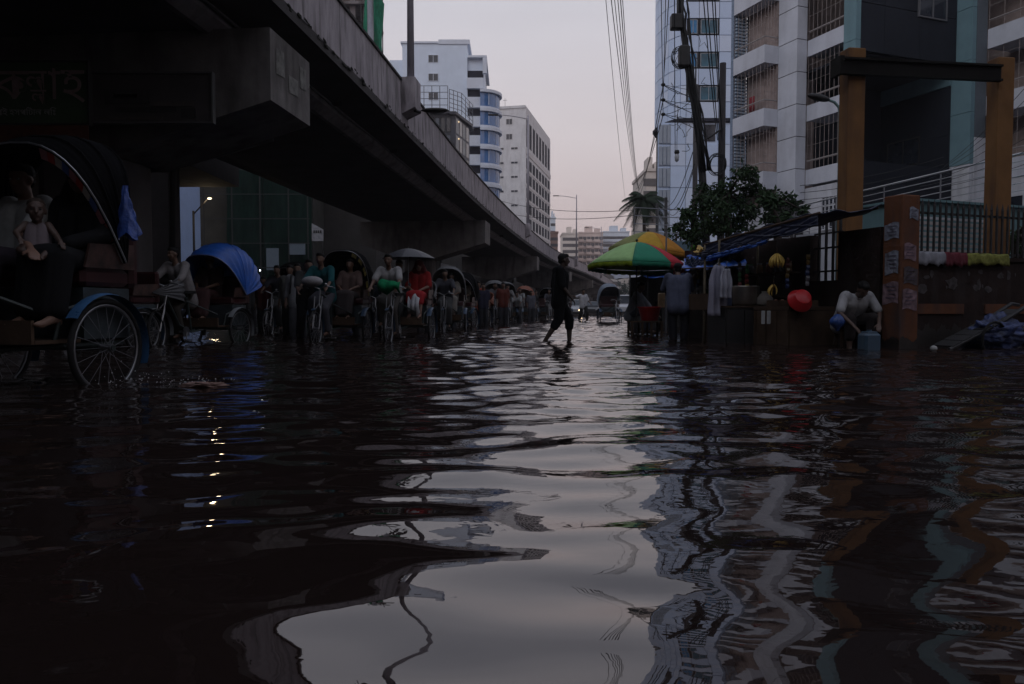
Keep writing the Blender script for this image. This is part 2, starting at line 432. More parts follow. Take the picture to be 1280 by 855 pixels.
# under-slung lamp beside the plinth
t = thing("floodlight", "flat dark lamp head on a short arm under the parapet plinth", "lamp", (p.x + .05, p.y, 6.7), 0)
mb = MB(); mb.tube([(0, -.1, .12), (.1, -.15, .0), (.28, -.2, -.06)], .045, 8); mb.build("arm", M_iron, t, True)
mb = MB(); mb.lathe([(.0, -.05), (.10, -.045), (.15, 0), (.12, .05), (0, .07)], 14, Matrix.Translation((.72, -.25, -.02)) @ Matrix.Diagonal((3.0, 1.3, 1.0, 1)))
mb.build("lamp_head", M_iron, t, True)
for Y, h, arm, lab in ((64, 9.0, (-1, 8.7, 2.6), "second lamp mast along the flyover, in front of the grey tower block"),
                       (108, 9.0, (-1, 8.5, 2.6), "lamp mast on the flyover just right of the walking man's head"),
                       (150, 9.0, (-1, 8.5, 2.6), "farthest lamp mast of the flyover, a thin pole")):
    p = lamp_block(0, Y); mast(p, h, lab, arm)

# drain pipes and stay brackets on the flyover
for y0 in (16.3, 46.3, 76.3):
    p = fl(fp(y0, .6, 0)); m = MB(); m.tube([p + Vector((0, 0, 6.2)), p + Vector((-.5, 0, 5.75)), p + Vector((-.5, 0, 4.2)), p + Vector((-2.6, 0, 3.6)), p + Vector((-2.7, 0, 0))], .07, 8); m.build("drain_pipe", M_iron, fly, True)
for y0 in (10, 20, 26, 32, 38, 50, 56, 62):
    p = fl(fp(y0, .9, 6.0)); m = MB(); m.box(p.x - .15, p.x + .15, p.y - .02, p.y + .02, p.z - .12, p.z + .1); m.build("cable_bracket", M_iron, fly)
m = MB()
m.tube([fl(fp(y0, .98, 5.92 - .05 * abs(math.sin(y0 * .52)))) for y0 in np.arange(6, 120, 1.5)], .025, 5); m.build("service_cable", M_cable, fly, True)
# torn posters on the lit end of the nearest pier cap
d_, n_ = fnorm(15); c0 = fp(15, .15, 0)
for k, (u, z, w_, h_) in enumerate(((-.55, 5.2, .4, .5), (.1, 4.95, .5, .35), (.62, 5.25, .35, .45))):
    m = MB(); q = lambda a, b: fl(Vector((c0.x, c0.y, 0)) + d_ * (u + a) - n_ * .012 + Vector((0, 0, z + b)))
    m.add([q(-w_ / 2, -h_ / 2), q(w_ / 2, -h_ / 2 + .04), q(w_ / 2 - .03, h_ / 2), q(-w_ / 2, h_ / 2 - .02)], [(0, 1, 2, 3)])
    m.build("torn_poster", mat("bleached_poster", (.17, .165, .155), .95, .5, 5), fly)
# ================================================================ BUILDINGS BEHIND THE FLYOVER
def win(parent, w, h, M, frame_m, pane_m, key, depth=.12, mull=1, trans=0):
    """window frame (part) with glass pane (sub-part); M places the window centre, outward = -Y"""
    def fr():
        mb = MB(); t = .06 if w < 3 else .1
        mb.box(-w / 2, w / 2, -.04, .05, -h / 2, -h / 2 + t); mb.box(-w / 2, w / 2, -.04, .05, h / 2 - t, h / 2)
        mb.box(-w / 2, -w / 2 + t, -.04, .05, -h / 2 + t, h / 2 - t); mb.box(w / 2 - t, w / 2, -.04, .05, -h / 2 + t, h / 2 - t)
        for k in range(mull): x = -w / 2 + w * (k + 1) / (mull + 1); mb.box(x - t / 2, x + t / 2, -.035, .045, -h / 2 + t, h / 2 - t)
        if trans: mb.box(-w / 2 + t, w / 2 - t, -.03, .04, h * .2, h * .2 + t)
        return mb
    def pn():
        mb = MB(); mb.box(-w / 2 + .02, w / 2 - .02, .0, .02, -h / 2 + .02, h / 2 - .02); return mb
    f = obj('window', cached('window|' + key, fr), frame_m, parent); f.matrix_local = M
    p = obj('pane', cached('pane|' + key, pn), pane_m, f)
    return f
T = Matrix.Translation
# --- A: white tower block
Mw = mat("white_blue_panel", (.66, .74, .86), .6, .06, .6, .0, dirt=(.50, .57, .68), dirt_amt=.35)
Mtrim = mat("white_trim", (.62, .66, .74), .6, .08, 1)
Mblue = mat("blue_curtain_glass", (.055, .15, .36), .08, .25, .8, spec=.9)
Mdark = mat("dark_matte", (.02, .02, .03), .8, .3, 1)
YA = 115.0
A = thing("apartment_tower", "white tower block with blue curved glass corner bay, behind the flyover", "building", (at(548, 300, YA).x, YA, -.12), 0)
ax = A.location.x; sc = YA / FPX
def X(px): return (px - 640) * sc - ax
def Z(py): return (HOR - py) * sc + CAM_H + .12
m = MB(); m.box(X(505), X(585), 0, 16, 0, Z(59)); m.build("main_wall", Mw, A)
m = MB(); m.box(X(549.5), X(588), -.15, 15, Z(61), Z(55.5)); m.box(X(503), X(549), -.2, 15.5, Z(60), Z(57.8)); m.build("roof_parapet", Mtrim, A)
m = MB(); m.box(X(488), X(504.8), .8, 15, 0, Z(78)); m.build("side_wing", Mw, A)
m = MB(); m.box(X(585.1), X(605), .4, 14, 0, Z(76)); m.build("side_wing", Mw, A)
m = MB(); m.box(X(586), X(609), -.5, 14, Z(78), Z(75.5)); m.box(X(604), X(609), -.5, .2, Z(97), Z(78.2)); m.build("roof_slab", Mtrim, A)
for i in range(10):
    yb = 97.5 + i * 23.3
    m = MB(); m.box(X(585.3), X(604.5), .2, .38, Z(yb + 5), Z(yb - 5)); m.build("balcony_shade_slab", Mdark, A)  # dark slab stands in for the shade inside the balcony
    m = MB(); m.box(X(584.5), X(604.8), -.55, .35, Z(yb + 18), Z(yb + 5.2)); m.build("balcony_parapet", Mtrim, A)
for py in (78.5, 101, 124, 147, 170, 193):
    for cx_, w_ in ((543, 1.5),):
        win(A, w_, 1.15, T((X(cx_), -.03, Z(py))), Mtrim, M_glassdark, "a", mull=1)
cxb = X(601.5); R = 2.75
for i in range(8):
    yt = 118 + i * 23.0
    # glass drum storey and projecting ring
    def drum(r, z0, z1, M_, nm, parent=A):
        mb = MB(); P = [(cxb + r * math.sin(a), 2.2 - r * math.cos(a) * 1.1) for a in np.linspace(-.02, 2.3, 22)] + [(cxb - .2, 2.6)]
        mb.prism(P, z0, z1); return mb.build(nm, M_, parent)
    drum(R + .0, Z(yt + 19.5), Z(yt + 3.2), Mblue, "curved_glazing")
    drum(R + .40, Z(yt + 3), Z(yt - .5), Mtrim, "ring_slab")
    drum(R + .12, Z(yt + 22.8), Z(yt + 19.6), Mtrim, "spandrel_ring")
    for a in (.45, .95, 1.45):
        mb = MB(); xx = cxb + (R + .03) * math.sin(a); yy = 2.2 - (R + .03) * 1.1 * math.cos(a); mb.box(xx - .04, xx + .04, yy - .04, yy + .04, Z(yt + 17.5), Z(yt + 3.2)); mb.build("mullion", Mtrim, A)
for px in (520, 533, 560, 575):
    m = MB(); m.add([(0, 0, .1), (1.5, 0, .55), (1.5, 2.2, .55), (0, 2.2, .1), (0, 0, .16), (1.5, 0, .62), (1.5, 2.2, .62), (0, 2.2, .16)],
                    [(0, 3, 2, 1), (4, 5, 6, 7), (0, 1, 5, 4), (1, 2, 6, 5), (2, 3, 7, 6), (3, 0, 4, 7)]); m.box(1.4, 1.46, .1, .16, 0, .55); m.box(1.4, 1.46, 2, 2.06, 0, .55)
    m.build("solar_panel", mat("solar_panel", (.03, .035, .05), .3, .1, 2), A, loc=(X(px) - .8, 1.5, Z(59 if px < 549 else 55.5)))
for py in range(62, 260, 6):
    m = MB(); m.box(X(505), X(584.5), -.012, .0, Z(py) - .03, Z(py) + .03)
    if 0: pass
# --- B: grey-white block with fins
B = thing("office_block", "tall grey block with rows of recessed side windows, behind the flyover", "building", (2.85, 159, -.12), -math.radians(12))
Mb = mat("grey_plaster", (.66, .65, .66), .85, .1, .8, .0, dirt=(.44, .42, .42), dirt_amt=.6)
Mbs = mat("pale_plaster", (.60, .57, .57), .85, .08, .8)
HB = (HOR - 138) * 159 / FPX + .72
m = MB(); m.box(-8, 0, 0, 32, 0, HB); m.build("wall", Mb, B)
m = MB(); m.box(-8.1, -.05, -.2, 32, HB, HB + .5); m.box(-6, -4.5, 3, 6, HB + .5, HB + 1.2); m.build("roof_parapet", Mb, B)
m = MB(); m.cyl((-4.5, .5, HB + .4), (-4.5, .5, HB + 2.4), .05, .03, 6); m.tube([(-4.9, .5, HB + 1.9), (-4.1, .5, HB + 1.9)], .04, 5); m.build("aerial", M_iron, B)
def zb(py): return (HOR - py) * 159 / FPX + .72
for py in (154, 172.5):
    win(B, 1.35, 1.2, T((-3.5, -.03, zb(py))), Mbs, M_glassdark, "b1", mull=1)
for k in range(8):
    for xx in (-2.4, -5.4):
        win(B, 1.5, .5, T((xx, -.03, zb(187 + k * 20.7 * .85))), Mbs, M_glassdark, "b2", mull=1)
Mrec = mat("recess_shade_paint", (.07, .07, .08), .9, .2, 1)
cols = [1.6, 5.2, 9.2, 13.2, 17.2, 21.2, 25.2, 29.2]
def recess(yc, w, z0, z1):  # flush dark panel; the recess shade is put into its colour
    mb = MB(); mb.box(.0, .06, yc - w / 2, yc + w / 2, z0, z1); f = mb.build("recess_shade_panel", Mrec, B)
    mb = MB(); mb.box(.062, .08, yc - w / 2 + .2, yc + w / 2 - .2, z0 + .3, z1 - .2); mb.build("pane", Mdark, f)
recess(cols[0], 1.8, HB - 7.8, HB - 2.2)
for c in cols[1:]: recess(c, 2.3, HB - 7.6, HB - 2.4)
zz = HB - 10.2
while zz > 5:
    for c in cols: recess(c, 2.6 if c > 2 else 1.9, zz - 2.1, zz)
    m = MB(); m.box(.0, .09, -.1, 32, zz - 2.75, zz - 2.3); m.build("floor_band", Mbs, B)
    zz -= 3.05
m = MB(); m.box(.06, .13, -.1, 32, HB - 9.4, HB - 8.4); m.build("floor_band", Mbs, B)
# --- C: metal and glass rooftop pavilion building in front of A
YC = 95.0; sC = YC / FPX
Cb = thing("glass_terrace_building", "dark glazed building with a tubular roof railing, in front of the white tower", "building", ((555 - 640) * sC, YC, -.12), 0)
Mcd = mat("grey_cladding", (.085, .09, .11), .6, .25, 1.5)
def XC(px): return (px - 640) * sC + 8.5
def ZC(py): return (HOR - py) * sC + .72
m = MB(); m.box(XC(500), XC(570), 0, 8, 0, ZC(146)); m.build("wall", Mcd, Cb)
poly = [(XC(570), .02), (XC(583), 6), (XC(583), 8), (XC(570), 8)]
m = MB(); m.prism(poly, 0, ZC(148)); m.build("corner_wing", Mcd, Cb)
m = MB(); m.box(XC(498), XC(563), -.5, 8.3, ZC(146), ZC(143.2)); m.prism([(XC(563.2), -.5), (XC(571), -.5), (XC(588), 6), (XC(588), 8.3), (XC(563.2), 8.3)], ZC(147), ZC(143.5)); m.build("roof_slab", mat("pavilion_roof", (.06, .06, .075), .6, .2, 2), Cb)
Mpale = mat("pale_curtain", (.42, .42, .42), .7, .2, 2)
for r_, (y0, y1) in enumerate(((150, 168), (171, 189), (193, 210))):
    for k in range(9):
        x0 = XC(503 + k * 7); m = MB(); m.box(x0, x0 + .55, -.08, -.01, ZC(y1), ZC(y0)); f = m.build("window", M_iron, Cb)
        m = MB(); m.box(x0 + .05, x0 + .5, -.1, -.082, ZC(y1) + .08, ZC(y0) - .08); m.build("pane", M_glassdark if (k + r_) % 3 else mat("lit_grey_pane", (.16, .18, .22), .3, .2, 2), f)
    for k in range(4):
        u0 = (k + .12) / 4; u1 = (k + .88) / 4
        def q(u, e=.05): return (XC(570) + (XC(583) - XC(570)) * u + e, .02 + 5.98 * u - e * .3)
        a = q(u0); b = q(u1); a2 = q(u0, .01); b2 = q(u1, .01)
        m = MB(); m.prism([a, b, b2, a2], ZC(y1), ZC(y0)); m.build("window", Mpale if k % 2 == 0 else M_glassdark, Cb)
    mb = MB(); mb.box(XC(573), XC(573) + .12, .9, 1.0, ZC(y0 + 3.5), ZC(y0 + 3.5) + .12)
    if r_ < 2: mb.build("ceiling_lamp", mat("warm_bulb", (1, .8, .5), .5, 0, emit=(1, .72, .4, 1.2)), Cb)
def railing(parent, P, h, n, rails, m_, name="railing", r=.045):
    mb = MB()
    for a, b in zip(P[:-1], P[1:]):
        a = Vector(a); b = Vector(b); k = max(1, n)
        for i in range(k + 1):
            p_ = a.lerp(b, i / k); mb.cyl(p_, p_ + Vector((0, 0, h)), r, r, 5)
        for j in range(rails):
            zz_ = h * (j + 1) / rails; mb.tube([a + Vector((0, 0, zz_)), b + Vector((0, 0, zz_))], r * .8, 5)
    return mb.build(name, m_, parent)
rz_ = ZC(143.2)
Mrail = mat("dark_rail_paint", (.09, .10, .13), .5, .1, 3)
railing(Cb, [(XC(522), -.3, rz_), (XC(561), -.3, rz_)], 3.1, 4, 4, Mrail)
railing(Cb, [(XC(563), -.3, rz_), (XC(577), 1.5, rz_ + .0), (XC(588), 7, rz_)], 2.7, 3, 5, Mrail)
railing(Cb, [(XC(495), 2, rz_ + 1.1), (XC(514), 2, rz_ + 1.1)], 2.4, 2, 3, Mrail)
# --- D: building under construction with green net, top left
YD = 80.0; sD = YD / FPX
D = thing("unfinished_building", "bare concrete building under construction rising behind the flyover", "building", ((448 - 640) * sD, YD, -.12), 0)
def XD(px): return (px - 448) * sD
for k, px in enumerate((380, 400, 420, 441, 457)):
    m = MB(); m.box(XD(px), XD(px) + .55, 0, .55, 0, 35.5); m.build("column", M_conc, D)
    m = MB(); m.box(XD(px), XD(px) + .5, 7, 7.5, 0, 35.5); m.build("column", M_conc, D)
for k in range(10):
    z = 3.2 * (k + 1); m = MB(); m.box(XD(376), XD(466), -.6, 8.2, z, z + .28); m.build("floor_slab", M_conc, D)
    m = MB(); m.box(XD(380), XD(462), 4.2, 4.4, z + .28, z + 3.2); m.build("inner_wall", mat("raw_brick", (.09, .065, .06), .95, .3, 3), D)
    if k > 5: railing(D, [(XD(466), -.5, z + .28), (XD(474), -.5, z + .28)], 1.2, 2, 2, M_iron)
net_m = mat("green_safety_net", (.02, .19, .11), .9, .45, 3, .01, stretch=(3, 3, .6))
def netP(u, v): return Vector((XD(458) + (XD(484) - XD(458)) * u + .2 * math.sin(v * 9 + u * 4), -.9 - .35 * math.sin(u * 13 + v * 5) * .5 + .15 * math.sin(v * 30), 14 + 20.5 * v * (1 - .13 * u * u)))
m = MB(); m.grid(netP, 18, 30); o = m.build("safety_net", net_m, D, True); 
o.modifiers.new("thick", 'SOLIDIFY').thickness = .03
for px in (456, 462, 470, 477, 482):
    m = MB(); m.cyl((XD(px), -.5, 8), (XD(px), -.5, 36.5 + (px % 7) * .35), .06, .06, 6); m.build("scaffold_pole", M_iron, D)
for px, z in ((464, 33.6), (470, 35.2), (478, 33.0)):
    m = MB(); m.add([(0, 0, 0), (2, 0, .5), (2, 2, .5), (0, 2, 0), (0, 0, .1), (2, 0, .6), (2, 2, .6), (0, 2, .1)], [(0, 3, 2, 1), (4, 5, 6, 7), (0, 1, 5, 4), (1, 2, 6, 5), (2, 3, 7, 6), (3, 0, 4, 7)])
    m.build("catch_deck", M_iron, D, loc=(XD(px), -1.6, z))
# pole-like tank next to it
tk = thing("mobile_mast", "grey round mast between the bare concrete building and its green net", "mast", (at(460, 40, 79).x + .4, 78.2, -.12))
m = MB(); m.cyl((0, 0, 0), (0, 0, 36), .35, .32, 12); m.build("shaft", M_steel, tk, True)

# --- far buildings
def far_block(label, px0, px1, ytop, Y, wallm, nx, floors, name="apartment_block", depth=14, ang=0.0, wh=(1.4, 1.3), balc=False, roof=True):
    s = Y / FPX; w = (px1 - px0) * s; x = ((px0 + px1) / 2 - 640) * s; h = (HOR - ytop) * s + .72
    t = thing(name, label, "building", (x, Y, -.12), ang)
    m = MB(); m.box(-w / 2, w / 2, 0, depth, 0, h); m.build("wall", wallm, t)
    m = MB(); m.box(-w / 2 - .2, w / 2 + .2, -.25, depth, h, h + .5)
    if roof: m.box(-w * .2, w * .1, 3, 7, h + .5, h + 3); m.box(w * .2, w * .4, 2, 5, h + .5, h + 2)
    m.build("roof", wallm, t)
    fh = (h - 1) / floors
    for j in range(floors):
        zc = h - .8 - fh * (j + .5)
        for i in range(nx):
            xc = -w / 2 + w * (i + .5) / nx
            m = cached("window|far%s%.1f%.1f" % (balc, wh[0], wh[1]), lambda: MB().box(-wh[0] / 2, wh[0] / 2, -.05, .0, -wh[1] / 2, wh[1] / 2))
            o = obj("window", m, M_glassdark, t, (xc, -.01, zc))
            if balc and i % 2 == 0:
                b = cached("balcony|%.1f" % wh[0], lambda: MB().box(-wh[0] * .8, wh[0] * .8, -1.0, -.06, -.25, .75))
                obj("balcony", b, wallm, t, (xc, -.02, zc - wh[1] / 2 - .55))
    return t
Mpk = mat("pink_plaster", (.60, .49, .45), .9, .12, .3)
Mpk2 = mat("cream_plaster", (.62, .56, .51), .9, .1, .3)
Mbl = mat("blue_white_plaster", (.58, .63, .70), .9, .1, .3)
far_block("pinkish apartment block with stacked balconies right of the far lamp mast", 723, 753, 292, 300, Mpk, 6, 12, balc=True)
far_block("narrow cream apartment block at left of the pinkish one", 703, 722.5, 293, 290, Mpk2, 5, 12, wh=(1.2, 1.2))
far_block("bluish white block with roof hut beyond the green umbrella", 753.5, 786, 291, 310, Mbl, 7, 10, balc=True, wh=(2.0, 1.4))
far_block("lower pale block in front of the bluish one, above the rickshaw", 750, 790, 338, 250, mat("pale_far_plaster", (.48, .46, .45), .9, .1, .3), 6, 5, wh=(2.0, 1.6))
far_block("small brick-brown block peeping over the flyover left of the walking man", 688, 697, 292, 230, mat("far_brown", (.20, .13, .11), .9, .1, .3), 3, 12, wh=(.8, .9), roof=False)
far_block("low white building with roof tank beside the grey block", 688, 694, 262 + 12, 260, Mbl, 2, 12, wh=(.8, .9))
far_block("cream block seen between palm and glass tower", 806, 826, 216, 130, Mpk2, 5, 11)
far_block("long dim block closing the street behind the palm", 786, 812, 300, 190, Mpk2, 5, 6)
# --- street-level left side under the flyover
Ld = thing("overhanging_building", "dark building with overhanging upper floors on the left kerb under the flyover", "building", (-20, 26, -.12))
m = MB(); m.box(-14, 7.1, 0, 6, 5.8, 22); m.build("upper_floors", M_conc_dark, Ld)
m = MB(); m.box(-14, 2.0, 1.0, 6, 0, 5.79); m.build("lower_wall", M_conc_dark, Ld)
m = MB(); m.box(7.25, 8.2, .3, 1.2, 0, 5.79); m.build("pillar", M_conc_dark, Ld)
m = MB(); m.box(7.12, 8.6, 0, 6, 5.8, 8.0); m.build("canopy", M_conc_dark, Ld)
Lp = thing("tiled_building", "pale blue tiled building glimpsed left between the dark pillar and the rickshaw hood", "building", (at(150, 300, 46).x, 46, -.12))
m = MB(); m.box(-6, 1.6, 0, 8, 0, 16)
m.build("wall", mat("pale_blue_tile", (.30, .40, .62), .5, .08, 1), Lp)
for k in range(9):
    m = MB(); m.box(-3, 1.6, -.03, -.005, .9 * k + 1.2, .9 * k + 2.05); m.build("tile_band", mat("pale_blue_tile_band", (.34, .43, .66), .45, .08, 1.5), Lp)
m = MB(); m.box(.55, 1.5, -.10, -.04, 7.0, 8.3); m.build("window", M_glassdark, Lp)
m = MB(); m.box(.5, 1.55, -.16, -.04, 8.4, 9.4); m.build("sunshade", M_white, Lp)
m = MB(); m.box(.35, .5, -.2, -.04, .5, 10); m.build("pipe", Mtrim, Lp)
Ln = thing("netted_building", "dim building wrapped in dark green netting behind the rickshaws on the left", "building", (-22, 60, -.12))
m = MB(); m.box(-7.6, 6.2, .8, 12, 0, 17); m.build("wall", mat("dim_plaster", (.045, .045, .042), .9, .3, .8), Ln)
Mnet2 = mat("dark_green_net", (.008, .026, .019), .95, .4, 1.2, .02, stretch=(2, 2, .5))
for x0, x1 in ((-6.6, -3.4), (-.4, 2.4), (2.5, 6.2)):
    def P(u, v, x0=x0, x1=x1): return Vector((x0 + (x1 - x0) * u, .15 - .25 * math.sin(u * 17 + v * 3) * .4 - .1 * math.sin(v * 21), .4 + 16 * v))
    m = MB(); m.grid(P, 14, 20); o = m.build("safety_net", Mnet2, Ln, True); o.modifiers.new("t", 'SOLIDIFY').thickness = .03
m = MB(); m.box(-3.3, -.5, .55, .8, .2, 13); m.build("rendered_panel", mat("drab_render", (.06, .055, .045), .9, .25, 1), Ln)
for i, (x, z, w, h) in enumerate(((3.3, 4.6, .95, 1.7), (4.5, 3.3, 1.0, 1.4), (5.2, 5.4, 1.3, .9), (4.9, 2.2, 1.2, .6))):
    m = MB(); m.box(x - w / 2, x + w / 2, -.45, -.35, z - h / 2, z + h / 2); m.build("window", (mat("lit_window", (.10, .12, .14), .5, .1, 2, emit=(.45, .6, .8, .02)), mat("warm_window", (.10, .08, .04), .5, .1, 2, emit=(.8, .6, .35, .012)))[i % 2], Ln)
for k in range(6):
    m = MB(); m.box(-6.5, 6.2, -.5, -.42, 2 + k * 1.9, 2.07 + k * 1.9); m.build("scaffold_rail", M_iron, Ln)
for x in (-6.4, -4.2, -2, .2, 2.4, 4.6, 6.1):
    m = MB(); m.cyl((x, -.46, 0), (x, -.46, 13), .05, .05, 5); m.build("scaffold_pole", M_iron, Ln)
# unseen dark row added on the left to block light beneath the flyover
Sh = thing("left_light_blocker", "unseen dark shuttered row added along the left pavement to block light", "building", (-19, 5, -.12))
m = MB(); m.box(-8, 0, -60, 20.6, 0, 24); m.build("wall", M_conc_dark, Sh)
for k in range(5):
    m = MB(); m.box(.01, .08, 4.2 + k * 3.2, 6.9 + k * 3.2, .2, 2.9)
    for j in range(12): m.box(.085, .11, 4.25 + k * 3.2, 6.85 + k * 3.2, .25 + j * .22, .38 + j * .22)
    m.build("shutter", mat("dusty_shutter", (.05, .05, .055), .6, .3, 3), Sh)
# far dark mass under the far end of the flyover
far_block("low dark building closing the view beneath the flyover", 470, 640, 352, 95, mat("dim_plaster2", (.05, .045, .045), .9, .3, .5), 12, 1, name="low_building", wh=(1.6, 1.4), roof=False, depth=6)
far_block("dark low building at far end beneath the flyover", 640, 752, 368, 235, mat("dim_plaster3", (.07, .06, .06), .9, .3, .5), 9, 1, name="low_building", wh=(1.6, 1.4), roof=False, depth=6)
for (px, py, w, h, Y, lab) in ((397, 318 - 30, 14, 22, 52, "pale poster board high beside the green net under the flyover"), (560, 332, 18, 12, 40, "white shop sign with sloping top beneath the second pier cap")):
    s = Y / FPX; p = at(px, py, Y)
    t = thing("sign_board", lab, "sign", (p.x, Y, -.12)); m = MB(); w2 = w * s / 2; h2 = h * s / 2
    m.add([(-w2, -.05, p.z - h2), (w2, -.05, p.z - h2), (w2, -.05, p.z + h2 * .3), (-w2, -.05, p.z + h2), (-w2, .05, p.z - h2), (w2, .05, p.z - h2), (w2, .05, p.z + h2 * .3), (-w2, .05, p.z + h2)],
          [(0, 1, 2, 3), (7, 6, 5, 4), (0, 4, 5, 1), (1, 5, 6, 2), (2, 6, 7, 3), (3, 7, 4, 0)])
    m.build("panel", mat("dull_sign_white", (.30, .30, .32), .6, .3, 5), t)
    m = MB()
    for q in range(4): m.box(-w2 * .7 + q * w2 * .38, -w2 * .7 + q * w2 * .38 + w2 * .25, -.075, -.052, p.z - h2 * .1, p.z + h2 * .2)
    m.build("lettering", M_iron, t)
    m = MB(); m.cyl((-w2 * .8, .0, 0), (-w2 * .8, .0, p.z), .04, .04, 6); m.cyl((w2 * .8, .0, 0), (w2 * .8, .0, p.z), .04, .04, 6); m.build("post", M_iron, t)

# ================================================================ SIGNS ON THE PIER CAP
def text_mesh(body, size, ext=.004):
    cu = bpy.data.curves.new("text", 'FONT'); cu.body = body; cu.size = size; cu.extrude = ext; cu.resolution_u = 3
    o = bpy.data.objects.new("tmp", cu); C.objects.link(o); bpy.context.view_layer.update()
    me = bpy.data.meshes.new_from_object(o.evaluated_get(bpy.context.evaluated_depsgraph_get()))
    bpy.data.objects.remove(o); return me
Mgs = mat("green_sign_face", (.045, .085, .04), .35, .25, 2)
cy = 13.9 + .2
def board(px0, px1, py0, py1, Y, label, m_, frame_m):
    a = at(px0, py1, Y); b = at(px1, py0, Y)
    t = thing("signboard", label, "signboard", ((a.x + b.x) / 2, Y, a.z)); w = (b.x - a.x) / 2; h = b.z - a.z
    m = MB(); m.box(-w, w, 0, .08, 0, h); m.build("face", m_, t)
    m = MB(); m.box(-w - .03, w + .03, -.03, .1, -.03, -.002); m.box(-w - .03, w + .03, -.03, .1, h + .002, h + .03); m.box(-w - .03, -w - .002, -.03, .1, -.001, h + .001); m.box(w + .002, w + .03, -.03, .1, -.001, h + .001)
    m.build("frame", frame_m, t); return t, w, h
s1, w, h = board(-90, 109, 78, 154, 13.6, "green signboard with big pinkish Bengali lettering on the nearest pier cap", Mgs, M_iron)
Mlet = mat("faded_pink_letter", (.30, .22, .21), .6, .3, 3)
def place_text(t, body, size, x, z, m_, sx=1.0):
    me = text_mesh(body, size); o = obj("lettering", me, m_, t, (x, -.012, z)); o.rotation_euler = (PI / 2, 0, 0); o.scale = (sx, 1, 1); return o
place_text(s1, "\u0995", .78, w - 1.62, .42, Mlet, .92)
place_text(s1, "\u09b2", .55, w - 1.10, .56, Mlet, .95)
place_text(s1, "\u09b2", .40, w - 1.00, .33, Mlet, .9)
place_text(s1, "\u09be", .78, w - .68, .42, Mlet, .92)
place_text(s1, "\u09b9", .82, w - .46, .41, Mlet, .92)
place_text(s1, "\u0986\u0987 \u09b9\u09b8\u09aa\u09bf\u099f\u09be\u09b2 \u09b2\u09bf\u0983", .15, w - 1.68, .14, mat("faded_white_letter", (.34, .35, .33), .6, .2, 6))
m = MB(); m.box(-w, w, -.02, -.004, -.36, -.04); m.build("lower_strip", mat("rusty_red_strip", (.10, .035, .025), .7, .4, 6), s1)
s2, w, h = board(113, 264, 92, 152, 13.7, "worn pale signboard with dark painted-over bands, second on the nearest pier cap", mat("dull_board", (.045, .038, .038), .6, .3, 2.5), mat("dull_frame", (.07, .07, .07), .6, .2, 3))
for x0, x1, z0, z1, mm_ in ((-.75, -.02, .32, .58, M_iron), (-.6, -.22, .43, .5, Mlet), (.02, .7, .28, .36, mat("dull_cream", (.08, .07, .065), .7, .3, 4)), (-.58, .42, .18, .26, M_iron), (.5, .74, .06, .24, M_iron), (-.8, .2, .03, .09, mat("dull_cream", (0, 0, 0)))):
    m = MB(); m.box(x0 * w, x1 * w, -.014, -.003, z0 / .87 * h, z1 / .87 * h); m.build("painted_band", mm_, s2)

# buildings beyond the flyover piers; upper parts raised unseen to shade the caps
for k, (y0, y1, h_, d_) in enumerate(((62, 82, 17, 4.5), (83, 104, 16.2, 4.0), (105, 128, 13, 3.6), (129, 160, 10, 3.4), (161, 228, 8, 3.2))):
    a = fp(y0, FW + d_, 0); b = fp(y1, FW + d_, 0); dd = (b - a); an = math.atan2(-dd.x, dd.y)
    t = thing("roadside_building", ("nearest", "second", "middle", "fourth", "farthest")[k] + " of the dark buildings between the flyover piers, raised unseen to shade the caps", "building", (a.x, a.y, -.12), an, "buildings beyond the flyover piers raised to block light")
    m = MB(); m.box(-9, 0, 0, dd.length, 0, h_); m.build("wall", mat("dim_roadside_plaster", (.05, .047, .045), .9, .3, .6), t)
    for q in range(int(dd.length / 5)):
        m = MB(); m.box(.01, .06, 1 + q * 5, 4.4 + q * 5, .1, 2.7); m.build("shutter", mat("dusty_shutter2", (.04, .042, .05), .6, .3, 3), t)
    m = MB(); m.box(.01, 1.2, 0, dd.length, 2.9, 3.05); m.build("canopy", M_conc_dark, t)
# unseen blocks added behind the viewpoint to keep sky light off the street
Bk = thing("rear_light_blocker", "tall unseen block added behind the viewpoint to cut light on the street", "building", (4, -18, -.12))
m = MB(); m.box(-10.8, 30, -12, 0, 0, 23); m.build("wall", M_conc_dark, Bk)
Bk2 = thing("rear_light_blocker", "second unseen block added behind the viewpoint to cut light beneath the flyover", "building", (-40, -18, -.12))
m = MB(); m.box(0, 24, -12, 0, 0, 34); m.box(24.1, 33, -12, -11, 0, 5.4); m.build("wall", M_conc_dark, Bk2)
# ================================================================ RIGHT-HAND BUILDINGS
ANG = math.radians(21.0)
V_ = Vector((math.cos(ANG), math.sin(ANG), 0)); U_ = Vector((-math.sin(ANG), math.cos(ANG), 0))   # V_: away to the right, U_: receding to the left
Ob = Vector((13.6, 35.6, -.12))
